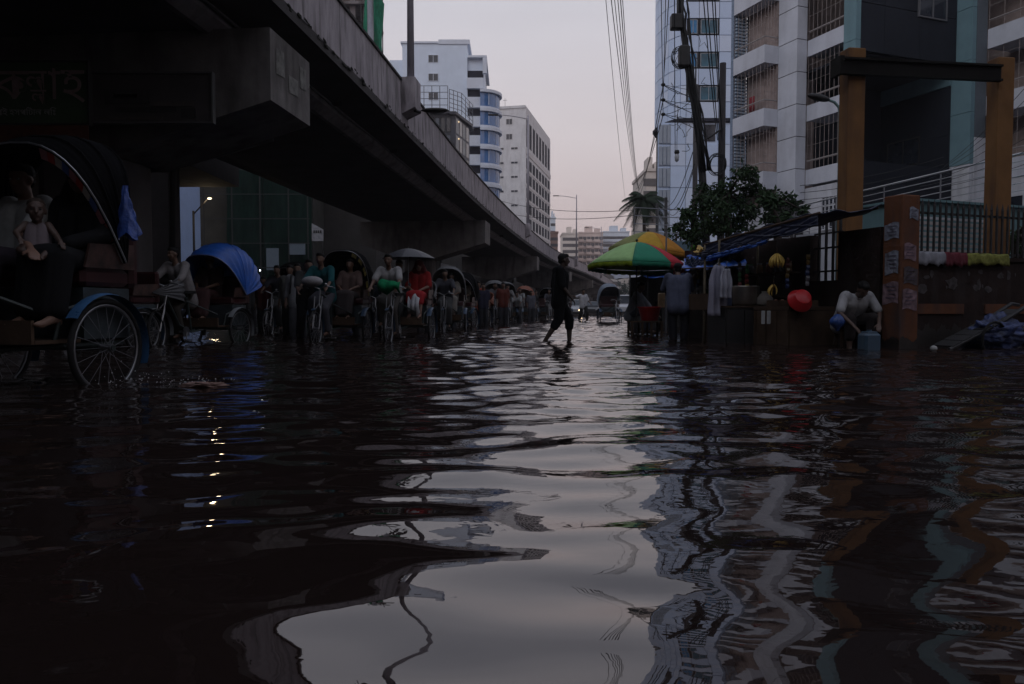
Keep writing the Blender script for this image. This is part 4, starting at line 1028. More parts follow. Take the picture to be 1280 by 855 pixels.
def hand_geo(mb, w, d, side, s=1.0, curl=.5, palm=None):
    d = d.normalized(); up = palm or V3(0, 0, -1)
    lat = d.cross(up)
    if lat.length < .1: lat = d.cross(V3(1, 0, 0))
    lat.normalize(); nrm = lat.cross(d).normalized()
    k0 = w + d * .085 * s
    for j in (-1.5, -.5, .5, 1.5): caps(mb, w + lat * j * .012 * s, k0 + lat * j * .019 * s, .013 * s, .011 * s, 8)
    for j, L in ((-1.5, .062), (-.5, .076), (.5, .080), (1.5, .070)):
        a = k0 + lat * j * .020 * s; d1 = (d + nrm * curl * .5).normalized(); b = a + d1 * L * .5 * s; d2 = (d + nrm * curl * 1.4).normalized(); e = b + d2 * L * .5 * s
        caps(mb, a, b, .0095 * s, .0085 * s, 8); caps(mb, b, e, .0085 * s, .007 * s, 8)
    t0 = w + d * .02 * s + lat * side * .022 * s; t1 = t0 + (d * .7 + lat * side * .8 + nrm * .25).normalized() * .042 * s; t2 = t1 + (d + lat * side * .25 + nrm * .4).normalized() * .032 * s
    caps(mb, t0, t1, .013 * s, .0105 * s, 8); caps(mb, t1, t2, .0105 * s, .008 * s, 8)
def body_geo(P, s=1.0, fat=1.0):
    mb = MB(); f = P['face']; g = lambda k: P[k] * 1.0
    pel, che, nec = g('pel'), g('che'), g('nec'); lr = (P['sr'] - P['sl']).normalized()
    for q in (-1, 1):
        caps(mb, pel + lr * q * .065 * s, che + lr * q * .075 * s, .105 * s * fat, .115 * s * fat)
        caps(mb, che + lr * q * .075 * s, P['sl' if q < 0 else 'sr'] - lr * q * .03 * s, .105 * s * fat, .07 * s)
    caps(mb, che, nec, .10 * s, .055 * s); caps(mb, nec, P['hea'] - (P['hea'] - nec) * .25, .052 * s, .050 * s)
    M = head_geo(mb, P['hea'], f, s)
    for S, q in (('l', -1), ('r', 1)):
        sh, e, h = P['s' + S], P['e' + S], P['h' + S]
        caps(mb, sh, e, .052 * s, .038 * s); caps(mb, e, h, .038 * s, .025 * s)
        hand_geo(mb, h, (h - e) if P['hd'] is None else P['hd'], -q, s, .5)
        hip = pel + lr * q * .085 * s - V3(0, 0, .04 * s); k, a = P['k' + S], P['a' + S]
        caps(mb, hip, k, .086 * s, .058 * s); m_ = k.lerp(a, .3); caps(mb, k, m_, .055 * s, .056 * s); caps(mb, m_, a, .056 * s, .036 * s)
        ft = P['foot'].normalized(); heel = a + V3(0, 0, -.05 * s) - ft * .03 * s; ball_ = a + ft * .14 * s + V3(0, 0, -.062 * s)
        caps(mb, a, heel, .036 * s, .03 * s); caps(mb, a + V3(0, 0, -.02 * s), ball_, .036 * s, .026 * s); caps(mb, ball_, ball_ + ft * .055 * s, .030 * s, .018 * s)
    return mb, M
def shirt_geo(P, sleeve=.9, hem=.12, s=1.0, fat=1.0, inf=.018):
    mb = MB(); lr = (P['sr'] - P['sl']).normalized(); pel, che = P['pel'], P['che']; up = (che - pel).normalized(); low = pel - up * hem
    for q in (-1, 1):
        caps(mb, low + lr * q * .075 * s, che + lr * q * .078 * s, .112 * s * fat + inf, .115 * s * fat + inf)
        caps(mb, che + lr * q * .075 * s, P['sl' if q < 0 else 'sr'] - lr * q * .02 * s, .105 * s * fat + inf, .068 * s + inf)
        S = 'l' if q < 0 else 'r'; sh, e, h = P['s' + S], P['e' + S], P['h' + S]
        if sleeve <= 1: caps(mb, sh, sh.lerp(e, sleeve), .055 * s + inf, .05 * s + inf)
        else: caps(mb, sh, e, .055 * s + inf, .045 * s + inf); caps(mb, e, e.lerp(h, sleeve - 1), .045 * s + inf, .036 * s + inf)
    caps(mb, che, che.lerp(P['nec'], .8), .10 * s + inf, .052 * s + inf * .6)
    return mb
def trouser_geo(P, cut=.75, s=1.0, inf=.022, skirt=False):
    mb = MB(); lr = (P['sr'] - P['sl']).normalized(); pel = P['pel']; L = []
    for S, q in (('l', -1), ('r', 1)):
        hip = pel + lr * q * .085 * s - V3(0, 0, .04); k, a = P['k' + S], P['a' + S]; e = k.lerp(a, cut)
        caps(mb, pel + lr * q * .06, hip, .105 + inf, .10 + inf); caps(mb, hip, k, .09 * s + inf, .066 * s + inf); caps(mb, k, e, .066 * s + inf, .058 * s + inf); L.append((hip, k, e))
    if skirt:
        for t in (.2, .4, .6, .8):
            h_, k_, e_ = [L[0][i].lerp(L[1][i], t) for i in range(3)]
            caps(mb, h_, k_, .10 + inf, .08 + inf); caps(mb, k_, e_, .08 + inf, .075 + inf)
    return mb
def hair_geo(P, s=1.0, kind='short'):
    mb = MB(); f = P['face'].normalized(); right = f.cross(V3(0, 0, 1)).normalized(); up = right.cross(f); c = P['hea']
    M = Matrix(((right.x, f.x, up.x, c.x), (right.y, f.y, up.y, c.y), (right.z, f.z, up.z, c.z), (0, 0, 0, 1)))
    mb.ball((0, -.026 * s, .052 * s), (.081 * s, .092 * s, .080 * s), 14, 10, M); mb.ball((0, .03 * s, .088 * s), (.062 * s, .06 * s, .038 * s), 12, 8, M)
    mb.ball((0, -.06 * s, .0), (.062 * s, .05 * s, .06 * s), 12, 8, M)
    if kind == 'veil':
        mb.ball((0, -.02 * s, .03 * s), (.097 * s, .112 * s, .11 * s), 14, 10, M)
        for q in (-1, 0, 1): caps(mb, M @ V3(q * .06, -.04, -.02), M @ V3(q * .13, -.05, -.22), .06, .08)
    return mb
BODY = {}
def person(label, kind, loc, rz, voxel=.022, skin=(.13, .07, .045), shirt=(.3, .3, .3), legs=(.03, .03, .04), lower='trousers', cut=.9, sleeve=.9, hem=.12,
           hair='short', parent_group=None, s=1.0, mod=None, key='', fat=1.0, face=None, hairc=(.010, .009, .009), cat='person', eyes=False, shirt_m=None):
    k = (kind, voxel, lower, cut, sleeve, hem, hair, key, fat)
    if k not in BODY:
        P = pose(kind)
        if mod: P.update(mod)
        if face: P['face'] = V3(*face)
        b, M = body_geo(P, 1.0, fat)
        d = dict(body=remeshed(b, voxel, "person_body", 2))
        d['shirt'] = remeshed(shirt_geo(P, sleeve, hem, 1, fat), voxel, "shirt", 3)
        d['low'] = remeshed(trouser_geo(P, cut, 1, skirt=(lower in ('lungi', 'sari'))), voxel, lower, 3) if lower else None
        d['hair'] = remeshed(hair_geo(P, 1.0, hair), voxel * .8, "hair", 1)
        d['M'] = M; BODY[k] = d
    d = BODY[k]
    o = obj("person", d['body'], mat("skin_%d" % int(skin[0] * 1000), skin, .55, .12, 6), None, loc, rz); o.scale = (s, s, s)
    tag(o, label, cat, parent_group)
    obj("shirt" if hair != 'veil' else "robe", d['shirt'], shirt_m or mat("cloth_%d_%d_%d" % tuple(int(c * 500) for c in shirt), shirt, .9, .25, 5, .006, bscale=14), o)
    if d['low']: obj(lower, d['low'], mat("cloth_%d_%d_%d" % tuple(int(c * 500) for c in legs), legs, .9, .25, 5, .006, bscale=14), o)
    obj("hair" if hair != 'veil' else "headscarf", d['hair'], mat("hair_%d" % int(hairc[0] * 1000), hairc, .7, .2, 20), o)
    if eyes:
        for q in (-1, 1):
            mb = MB(); mb.ball((q * .032, .078, .006), (.012, .008, .007), 8, 6, d['M']); e = mb.build("eye", mat("eye_white", (.35, .33, .32), .3, 0), o, True)
            mb = MB(); mb.ball((q * .032, .085, .006), (.005, .003, .005), 8, 6, d['M']); mb.build("pupil", M_cable, e, True)
        mb = MB(); mb.tube([d['M'] @ V3(x, .0885 - abs(x) * .25, -.046) for x in (-.024, -.012, 0, .012, .024)], .0045, 6); mb.build("mouth", mat("lip", (.10, .035, .03), .5, 0), o, True)
    return o

# ================================================================ CYCLE RICKSHAWS
Mhub = mat("rim_metal", (.22, .22, .23), .35, .2, 8, metal=.9)
Mfr = mat("green_black_frame", (.02, .03, .028), .5, .3, 6)
def wheel(parent, x, y, turned=0):
    def tyre():
        mb = MB(); mb.tube([(0, .335 * math.cos(a), .335 * math.sin(a)) for a in np.linspace(0, 2 * PI, 33)[:-1]], .021, 8, True); return mb
    def rim():
        mb = MB(); mb.tube([(0, .308 * math.cos(a), .308 * math.sin(a)) for a in np.linspace(0, 2 * PI, 33)[:-1]], .013, 6, True); return mb
    def hub(): return MB().cyl((-.05, 0, 0), (.05, 0, 0), .028, .028, 12)
    t = obj("wheel", cached("tyre|w", tyre, True), M_rubber, parent, (x, y, .355), turned)
    obj("rim", cached("rim|w", rim, True), Mhub, t); obj("hub", cached("hub|w", hub), Mhub, t)
    def spoke(a):
        mb = MB(); mb.cyl((.03 * (1 if int(a * 9) % 2 else -1), .02 * math.cos(a), .02 * math.sin(a)), (0, .305 * math.cos(a), .305 * math.sin(a)), .0022, .0022, 4, False); return mb
    if DET:
        for k in range(20): obj("spoke", cached("spoke|%d" % k, lambda: spoke(2 * PI * k / 20)), M_steel, t)
    else:
        def sp():
            mb = MB()
            for k in range(20):
                a = 2 * PI * k / 20; mb.cyl((.03 * (1 if k % 2 else -1), .02 * math.cos(a), .02 * math.sin(a)), (0, .305 * math.cos(a), .305 * math.sin(a)), .0022, .0022, 4, False)
            return mb
        obj("spoke_web", cached("spoke_web|w", sp), M_steel, t)
    return t
DET = False
def mudguard(x):
    mb = MB(); P = lambda u, v: Vector((x - .05 + .1 * v, .385 * math.cos(-.35 + u * 2.9), .355 + (.385 + .012 * math.sin(v * PI)) * math.sin(-.35 + u * 2.9))); mb.grid(P, 18, 5); return mb
def hood_mesh(phi0, phi1, W=.50, H=.95, hy=.22, hz=.98, n=9):
    mb = MB(); nu = 19
    def P(u, v):
        ph = phi0 + (phi1 - phi0) * v; k = (v * n) % 1; bul = -.035 * math.sin(k * PI) * 1.0
        t = PI * u; cx_ = math.copysign(abs(math.cos(t)) ** .72, math.cos(t)); sy = abs(math.sin(t)) ** .62
        r = H * sy * (1 + bul * .9); x = -W * cx_ * (1 + bul)
        return Vector((x, hy + r * math.sin(ph), hz + r * math.cos(ph)))
    mb.grid(P, nu, n * 4 + 1); return mb, P
def rickshaw(label, loc, rz, hood=None, hood_m=None, guard_m=None, trim=None, phi=(-.62, 1.35), group="cycle rickshaws wading in a queue under the flyover", steer=0, seat_m=None):
    t = thing("cycle_rickshaw", label, "rickshaw", loc, rz, group)
    guard_m = guard_m or mat("blue_mudguard", (.025, .05, .09), .35, .2, 5)
    for x in (-.5, .5): wheel(t, x, 0)
    fw = wheel(t, 0, -1.62, steer)
    for x in (-.5, .5):
        o = obj("mudguard", cached("mudguard|%.1f" % x, lambda: mudguard(x), True), guard_m, t)
    def front_guard():
        mb = MB(); P = lambda u, v: Vector((-.035 + .07 * v, -1.62 + .375 * math.cos(-.2 + u * 2.2), .355 + .375 * math.sin(-.2 + u * 2.2))); mb.grid(P, 14, 4); return mb
    obj("mudguard", cached("mudguard|f", front_guard, True), guard_m, t)
    def frame():
        mb = MB(); a = (0, -.72, .32); 
        mb.tube([(0, -1.38, .92), (0, -1.05, .45), a], .019, 8); mb.tube([(0, -1.36, 1.0), (0, -.84, .90)], .018, 8); mb.tube([(0, -.84, 1.0), a], .018, 8)
        for q in (-1, 1):
            mb.tube([a, (q * .1, -.5, .36), (q * .36, -.25, .38), (q * .38, .3, .38)], .018, 6); mb.tube([(q * .38, -.35, .40), (q * .40, -.3, .62), (q * .42, .05, .72)], .016, 6)
            mb.tube([(0, -.84, .85), (q * .3, -.4, .62)], .014, 6)
        mb.cyl((-.56, 0, .355), (.56, 0, .355), .02); mb.tube([(-.38, .3, .38), (.38, .3, .38)], .018, 6); return mb
    obj("frame", cached("frame|r", frame), Mfr, t)
    def fork():
        mb = MB()
        for q in (-1, 1): mb.tube([(q * .055, -1.62, .355), (q * .055, -1.5, .70), (0, -1.42, .82)], .013, 6); mb.tube([(q * .06, -1.64, .355), (q * .07, -1.45, .95)], .009, 6)
        mb.cyl((0, -1.42, .80), (0, -1.36, 1.08), .02, .02, 8); return mb
    obj("fork", cached("fork|r", fork), M_chrome, t)
    def bar():
        mb = MB(); mb.tube([(-.25, -1.28, 1.10), (-.25, -1.42, 1.12), (-.12, -1.44, 1.14), (0, -1.37, 1.08), (.12, -1.44, 1.14), (.25, -1.42, 1.12), (.25, -1.28, 1.10)], .012, 8); mb.ball((.14, -1.45, 1.17), (.03, .03, .022), 8, 6); return mb
    obj("handlebar", cached("handlebar|r", bar), M_chrome, t)
    def saddle():
        mb = MB(); mb.prism([(-.02, -1.02), (.02, -1.02), (.10, -.74), (.08, -.68), (-.08, -.68), (-.10, -.74)], .98, 1.03); return mb
    obj("saddle", cached("saddle|r", saddle), M_rubber, t)
    def crank():
        mb = MB(); mb.cyl((-.07, -.95, .33), (.07, -.95, .33), .02); mb.cyl((.055, -.95, .33), (.06, -.95, .33), .09, .09, 16)
        for q in (-1, 1): mb.tube([(q * .08, -.95, .33), (q * .08, -.97 - q * .02, .33 + q * -.16)], .01, 5); mb.box(q * .12 - .04, q * .12 + .04, -1.02, -.93, .32 + q * -.165, .35 + q * -.165)
        return mb
    obj("pedal_crank", cached("pedal_crank|r", crank), M_chrome, t)
    def seat():
        mb = MB(); mb.bbox(-.44, .44, -.14, .33, .80, .93, .03); return mb
    obj("seat", cached("seat|r", seat), seat_m or mat("red_vinyl", (.035, .006, .007), .4, .3, 5), t)
    def back():
        mb = MB(); mb.bbox(-.45, .45, .33, .42, .80, 1.32, .03); return mb
    obj("backrest", cached("backrest|r", back), seat_m or mat("red_vinyl", (0, 0, 0)), t)
    def box_(): 
        mb = MB(); mb.box(-.42, .42, -.12, .32, .42, .79); mb.box(-.40, .40, .33, .36, .40, .79); return mb
    obj("seat_box", cached("seat_box|r", box_), mat("painted_tin", (.035, .045, .05), .45, .5, 7), t)
    def footb():
        mb = MB(); mb.box(-.40, .40, -.52, -.13, .40, .425); mb.box(-.40, .40, -.55, -.525, .40, .56); return mb
    obj("footboard", cached("footboard|r", footb), M_wood, t)
    for q in (-1, 1):
        def arm():
            mb = MB(); v = [(q * .45, -.15, .93), (q * .45, .34, .93), (q * .45, .34, 1.12), (q * .45, -.10, 1.10)]; v2 = [(q * .47, b, c) for a, b, c in v]
            mb.add(v + v2, [(0, 1, 2, 3), (7, 6, 5, 4), (0, 4, 5, 1), (1, 5, 6, 2), (2, 6, 7, 3), (3, 7, 4, 0)]); return mb
        obj("side_panel", cached("side_panel|%d" % q, arm), mat("flower_painted_tin", (.05, .025, .02), .4, .9, 9), t)
    if hood == 'up':
        key = "hood|%.2f%.2f" % phi
        mb, P = hood_mesh(*phi)
        h = obj("hood", cached(key, lambda: mb, True), hood_m, t)
        if not h.modifiers: h.modifiers.new("t", 'SOLIDIFY').thickness = .012
        def rib():
            r = MB()
            for v in (.33, .66, 1): r.tube([P(u, v) for u in np.linspace(0, 1, 15)], .009, 5)
            return r
        obj("hood_bow", cached("hood_bow|" + key, rib), hood_m, h)
        obj("hood_bow", cached("hood_bow|front" + key, lambda: MB().tube([P(u, 0) for u in np.linspace(0, 1, 19)], .008, 5)), M_chrome if trim else M_steel, h)
        if trim:
            # bright painted valance of little squares; left off where shade hides the front bow
            for k in range(26):
                if k < 15: continue
                u = .02 + .96 * k / 25; a = P(u, .02); b = P(min(1, u + .034), .02); ce = Vector((0, .22, .98)); 
                m_ = MB(); ia = ce + (a - ce) * .90; ib = ce + (b - ce) * .90
                o_ = Vector((0, -.012, .0)); m_.add([a + o_, b + o_, ib + o_, ia + o_, a, b, ib, ia], [(0, 1, 2, 3), (7, 6, 5, 4), (0, 4, 5, 1), (1, 5, 6, 2), (2, 6, 7, 3), (3, 7, 4, 0)])
                m_.build("trim_patch", trim[k % len(trim)], h)
    elif hood == 'down':
        mb, P = hood_mesh(1.15, 1.75, n=5)
        h = obj("hood", cached("hood|down", lambda: mb, True), hood_m, t); h.modifiers.new("t", 'SOLIDIFY').thickness = .012
    return t
WZ = -.12
# ---------------------------------------------------------------- the queue of rickshaws
Hblk = mat("black_hood", (.008, .008, .009), .85, .3, 4, spec=.04); Hblue = mat("blue_tarp_hood", (.02, .10, .42), .45, .25, 5, .01)
Horange = mat("orange_hood", (.22, .055, .02), .6, .4, 5); Hgrey = mat("grey_hood", (.09, .09, .095), .6, .3, 5); Hyel = mat("yellow_print_hood", (.28, .22, .06), .6, .7, 14)
Hred = mat("red_hood", (.22, .02, .02), .6, .4, 6)
trims = [mat("trim_red", (.45, .05, .04), .5, .2, 6), mat("trim_cream", (.50, .46, .40), .5, .2, 6), mat("trim_blue", (.10, .16, .42), .5, .2, 6), mat("trim_pink", (.45, .2, .22), .5, .2, 6)]
th1 = -math.radians(12.7)
c_ = Vector((-3.33, 6.25, 0)); R1 = Vector((-3.31 - .565 * math.cos(th1), 6.2 - .565 * math.sin(th1), WZ))
rickshaw("nearest cycle rickshaw with black hood, patchwork trim and blue mudguard", R1, th1, 'up', Hblk, mat("bright_blue_mudguard", (.045, .12, .25), .3, .25, 4), trims, phi=(-.55, .15), steer=.1).scale = (1.13,) * 3
def on(R, th, x, y=0, z=0):
    k = RS if R is R1 else 1.0
    x *= k; y *= k; z *= k
    return Vector((R.x + x * math.cos(th) - y * math.sin(th), R.y + x * math.sin(th) + y * math.cos(th), WZ + z))
RS = 1.13
# R1 passengers: woman in white holding baby at image left, woman in black next to her
gP = "people riding the nearest rickshaw"
w1 = person("woman in a pale blouse holding a baby on her lap on the nearest rickshaw", 'sit', on(R1, th1, -.27, -.02), th1, .011, skin=(.17, .09, .06), shirt=(.26, .26, .25), legs=(.05, .04, .05), lower='sari', sleeve=.75, fat=1.1,
            s=1.12, mod=dict(er=V3(.34, -.24, 1.13), hr=V3(.56, -.40, 1.04), el=V3(-.24, -.06, 1.15), hl=V3(.10, -.38, 1.03)), key='w1', eyes=True, face=(.15, -1, -.1))
w2 = person("woman veiled in black sitting beside the woman in pale blouse", 'sit', on(R1, th1, .22, .02), th1 + .15, .013, skin=(.16, .09, .06), shirt=(.010, .010, .011), legs=(.010, .010, .011), lower='sari', sleeve=1.9, hair='veil', s=1.12, fat=1.1, key='w2', hairc=(.0085, .0085, .009), eyes=True, face=(.1, -1, 0))
# baby: own proportions
def baby(label, loc, rz):
    P = dict(pel=V3(0, .0, .10), che=V3(0, .03, .24), nec=V3(0, .02, .30), hea=V3(0, .0, .385), sl=V3(-.075, .02, .28), sr=V3(.075, .02, .28), el=V3(-.13, -.04, .21), er=V3(.13, -.04, .20), hl=V3(-.10, -.13, .16), hr=V3(.17, -.13, .14),
             kl=V3(-.09, -.13, .07), kr=V3(.10, -.12, .07), al=V3(-.03, -.17, .03), ar=V3(.05, -.18, .02), face=V3(.1, -1, .05), foot=V3(0, -1, 0), hd=None)
    s = .52; mb = MB(); lr = V3(1, 0, 0)
    for q in (-1, 1): caps(mb, P['pel'] + lr * q * .03, P['che'] + lr * q * .03, .062, .058)
    caps(mb, P['che'], P['nec'], .055, .035); caps(mb, P['nec'], P['hea'], .035, .035)
    M = head_geo(mb, P['hea'], P['face'], .86)
    for S, q in (('l', -1), ('r', 1)):
        caps(mb, P['s' + S], P['e' + S], .031, .026); caps(mb, P['e' + S], P['h' + S], .026, .018); hand_geo(mb, P['h' + S], P['h' + S] - P['e' + S], -q, .55, .7)
        caps(mb, P['pel'] + lr * q * .04, P['k' + S], .05, .038); caps(mb, P['k' + S], P['a' + S], .036, .024); caps(mb, P['a' + S], P['a' + S] + V3(0, -.05, -.02), .022, .016)
    o = obj("person", remeshed(mb, .008, "baby_body", 2), mat("baby_skin", (.07, .040, .029), .55, .1, 8), None, loc, rz); tag(o, label, "baby")
    mb = MB(); 
    for q in (-1, 1): caps(mb, P['pel'] + lr * q * .03, P['che'] + lr * q * .028, .072, .066)
    obj("vest", remeshed(mb, .009, "vest", 2), mat("baby_vest", (.17, .14, .15), .9, .15, 8), o)
    mb = MB(); mb.ball((0, -.02, .058), (.067, .079, .05), 12, 8, M); obj("hair", remeshed(mb, .009, "hair", 1), mat("hair_fuzz", (.04, .028, .022), .8, .2, 20), o)
    for q in (-1, 1):
        m2 = MB(); m2.ball((q * .029, .066, .006), (.010, .006, .006), 8, 6, M); e = m2.build("eye", M_cable, o, True)
    return o
bb = baby("bare-armed baby in a light vest held on a woman's lap", on(R1, th1, .20, -.28, .97), .45)
person("puller in a dark shirt pedalling the nearest rickshaw, mostly outside the left edge", 'ride', on(R1, th1, 0), th1, .02, s=1.12, shirt=(.05, .05, .06), legs=(.08, .07, .06), lower='lungi', key='r')
# blue plastic bag tied on the hood
bagm = mat("blue_plastic", (.03, .07, .28), .35, .5, 6, .03, bscale=16)
p = on(R1, th1, .60, .10, 1.16)
t = tag(obj("plastic_bag", MB().grid(lambda u, v: Vector(((.015 + .085 * v ** 1.3 * (1.25 - .45 * v) + .016 * math.sin(u * 44 + v * 5) * v + .01 * math.sin(u * 25 - v * 13)) * math.cos(u * 2 * PI) + .03 * v * v, (.012 + .05 * v + .01 * math.sin(u * 31 + v * 8)) * math.sin(u * 2 * PI), .42 * (1 - v) + .03 * math.sin(u * 19) * v)), 28, 12).mesh("plastic_bag", True), bagm, None, p, 0), "crumpled blue plastic bag tied to the side of the nearest rickshaw hood", "bag")
# wake droplets at the wheel
mb = MB(); r3 = random.Random(11)
for k in range(90):
    a = r3.random(); x = -3.25 + a * .9 + r3.gauss(0, .05); y_ = 6.0 + a * .25 + r3.gauss(0, .12); z = abs(r3.gauss(0, .05)) * (1 - a) * 1.2 + .004
    mb.ball((x, y_, z), r3.uniform(.0025, .006), 5, 4)
o = mb.build("water_splash", mat("splash_water", (.55, .55, .58), .15, 0, spec=.8)); o['kind'] = 'stuff'
# R2 blue hood
th = -math.radians(5)
R2 = Vector((-5.42, 13.9, WZ))
rickshaw("cycle rickshaw with shiny blue tarpaulin hood, second from the left", R2, th - .12, 'up', Hblue, mat("tin_mudguard", (.20, .21, .22), .4, .2, 5), None, phi=(-.75, 1.3), steer=.25)
person("rickshaw puller in a loose pale grey shirt in front of the blue hood", 'ride', on(R2, th - .12, -.22, .18), th - .12, .014, shirt=(.22, .205, .205), legs=(.04, .035, .03), lower='lungi', sleeve=1.3, face=(-.35, -1, 0), key='r2', hem=.22)
person("passenger in dark clothes in the shade of the blue hood", 'sit', on(R2, th - .12, -.15), th, .02, shirt=(.05, .035, .035), legs=(.06, .03, .03), lower='sari', key='')
# dark rickshaw with silver-edged hood left of that puller
Rb = Vector((-6.3, 12.2, WZ))
rickshaw("empty rickshaw with a folded silver-edged hood, left of the pale-shirted puller", Rb, th - .3, 'down', Hgrey, None)
# pedestrian with straps
person("man in white shirt and black shoulder bag straps walking among the rickshaws", 'stand', Vector((-4.62, 16.4, WZ)), .15, .016, shirt=(.22, .22, .23), legs=(.10, .10, .11), cut=.9, sleeve=1.5, key='')
o = thing("shoulder_bag", "black backpack on the man in white shirt between rickshaws", "bag", Vector((-4.62, 16.4, WZ)), .15)
for q in (-1, 1):
    m = MB(); m.tube([(q * .10, .10, 1.42), (q * .11, -.06, 1.44), (q * .12, -.135, 1.3), (q * .14, -.10, 1.05), (q * .15, .08, 1.0)], .022, 6); m.build("strap", M_cable, o, True)
m = MB(); m.bbox(-.14, .14, .13, .26, .98, 1.42, .04); m.build("bag_body", M_cable, o)
person("man in dark jacket just left of the man with white shirt and bag", 'stand', Vector((-4.95, 17.0, WZ)), -.1, .022, shirt=(.13, .13, .12), legs=(.03, .03, .03), key='', sleeve=1.5)
rickshaw("dark hooded rickshaw half hidden behind the blue-hooded one", Vector((-5.6, 19.5, WZ)), th, 'up', Hblk, None)
person("puller of the dark rickshaw behind the blue-hooded one", 'ride', on(Vector((-5.6, 19.5, WZ)), th, 0), th, .03, shirt=(.04, .04, .05), legs=(.05, .05, .05), lower='lungi')
# R3 teal shirt
R3 = Vector((-3.42, 15.4, WZ))
rickshaw("cycle rickshaw with yellow printed hood edge and white bundle on its handlebar", R3, th, 'up', Hblk, None, [Hyel, Hyel, Hblk], phi=(-.3, 1.3))
person("puller in a teal shirt bending over the handlebar of the yellow-edged rickshaw", 'ride', on(R3, th, -.1), th, .016, shirt=(.012, .07, .078), legs=(.06, .06, .07), lower='lungi', sleeve=1.2, key='r3')
person("bearded passenger in a brown shawl under the yellow-edged hood", 'sit', on(R3, th, .12), th, .02, shirt=(.12, .08, .07), legs=(.05, .04, .04), lower='sari', key='')
o = MB().ball((0, 0, 0), (.2, .16, .10), 14, 10); o = tag(o.build("cloth_bundle", mat("white_bundle", (.28, .27, .28), .9, .2, 8, .02), None, True), "white cloth bundle on the handlebar in front of the teal-shirted puller", "bundle"); o.location = on(R3, th, -.12, -1.45, 1.22)
# R4 with umbrella
R4 = Vector((-2.15, 15.7, WZ))
rickshaw("cycle rickshaw under a dark umbrella with green cloth on its handlebar", R4, th, 'down', Hgrey, None)
person("puller in a pale T-shirt and cap pedalling toward the camera, green cloth before him", 'ride', on(R4, th, -.14), th, .014, shirt=(.30, .29, .29), legs=(.06, .055, .05), lower='lungi', sleeve=.8, key='')
person("passenger in a bright red sari sitting behind the pale-shirted puller", 'sit', on(R4, th, .22), th, .016, skin=(.2, .11, .08), shirt=(.26, .022, .022), legs=(.32, .025, .03), lower='sari', cut=.35, sleeve=.9, hair='veil', hairc=(.12, .03, .03), key='', fat=1.1)
person("second passenger in grey beside the woman in red", 'sit', on(R4, th, -.20), th, .022, shirt=(.09, .09, .10), legs=(.08, .08, .08), lower='trousers', key='')
def rag(label, name, loc, c, w_, h_, rz=0, cat="cloth", seed=1):
    rr = random.Random(seed); ph = [rr.uniform(0, 6) for _ in range(4)]
    m = MB(); m.grid(lambda u, v: Vector((w_ * (u - .5), -.10 * math.sin(v * PI) - .02 * math.sin(u * 15 + ph[0]), h_ * (.5 - v) * (1 + .3 * math.sin(u * 7 + ph[1])) + .02 * math.sin(u * 11 + ph[2]))), 18, 8)
    o = m.build(name, mat("rag_%s" % name + str(seed), c, .9, .3, 8, .01), None, True, loc, rz); o.modifiers.new("t", 'SOLIDIFY').thickness = .012; return tag(o, label, cat)
rag("bright green cloth bunched over the handlebar of the umbrella rickshaw", "green_cloth", on(R4, th, -.02, -1.42, 1.14), (.008, .16, .065), .42, .2, th, seed=2)
rag("white trouser cloth hanging below the red sari", "white_cloth", on(R4, th, .22, -.42, .78), (.42, .42, .44), .22, .36, th, seed=3)
um = thing("umbrella", "black umbrella held over the passengers behind the pale-shirted puller", "umbrella", on(R4, th, .02, -.02, 1.1), th)
def dome(R_, H_, n=8, k0=0, k1=None, scal=.05, m_=1):
    mb = MB()
    def P(u, v):
        a = 2 * PI * (k0 + u * ((k1 if k1 is not None else k0 + 1) - k0)) / n; fr = (u * 1.0) % 1.0; edge = 1 - scal * math.sin(fr * PI)
        r = R_ * v * edge; z = H_ * (.125 + .875 * (1 - v ** 1.7)) - scal * .15 * R_ * math.sin(fr * PI) * (v ** 2) * -1
        return Vector((r * math.cos(a), r * math.sin(a), z))
    mb.grid(P, 7, 9); return mb
for k in range(8): 
    o = dome(.56, .24, 8, k).build("canopy_gore", mat("black_umbrella_cloth", (.03, .03, .04), .5, .2, 4), um, True, (0, 0, .62)); 
m = MB(); m.cyl((0, 0, -.1), (0, 0, .9), .008, .008, 6); m.build("shaft", M_steel, um)
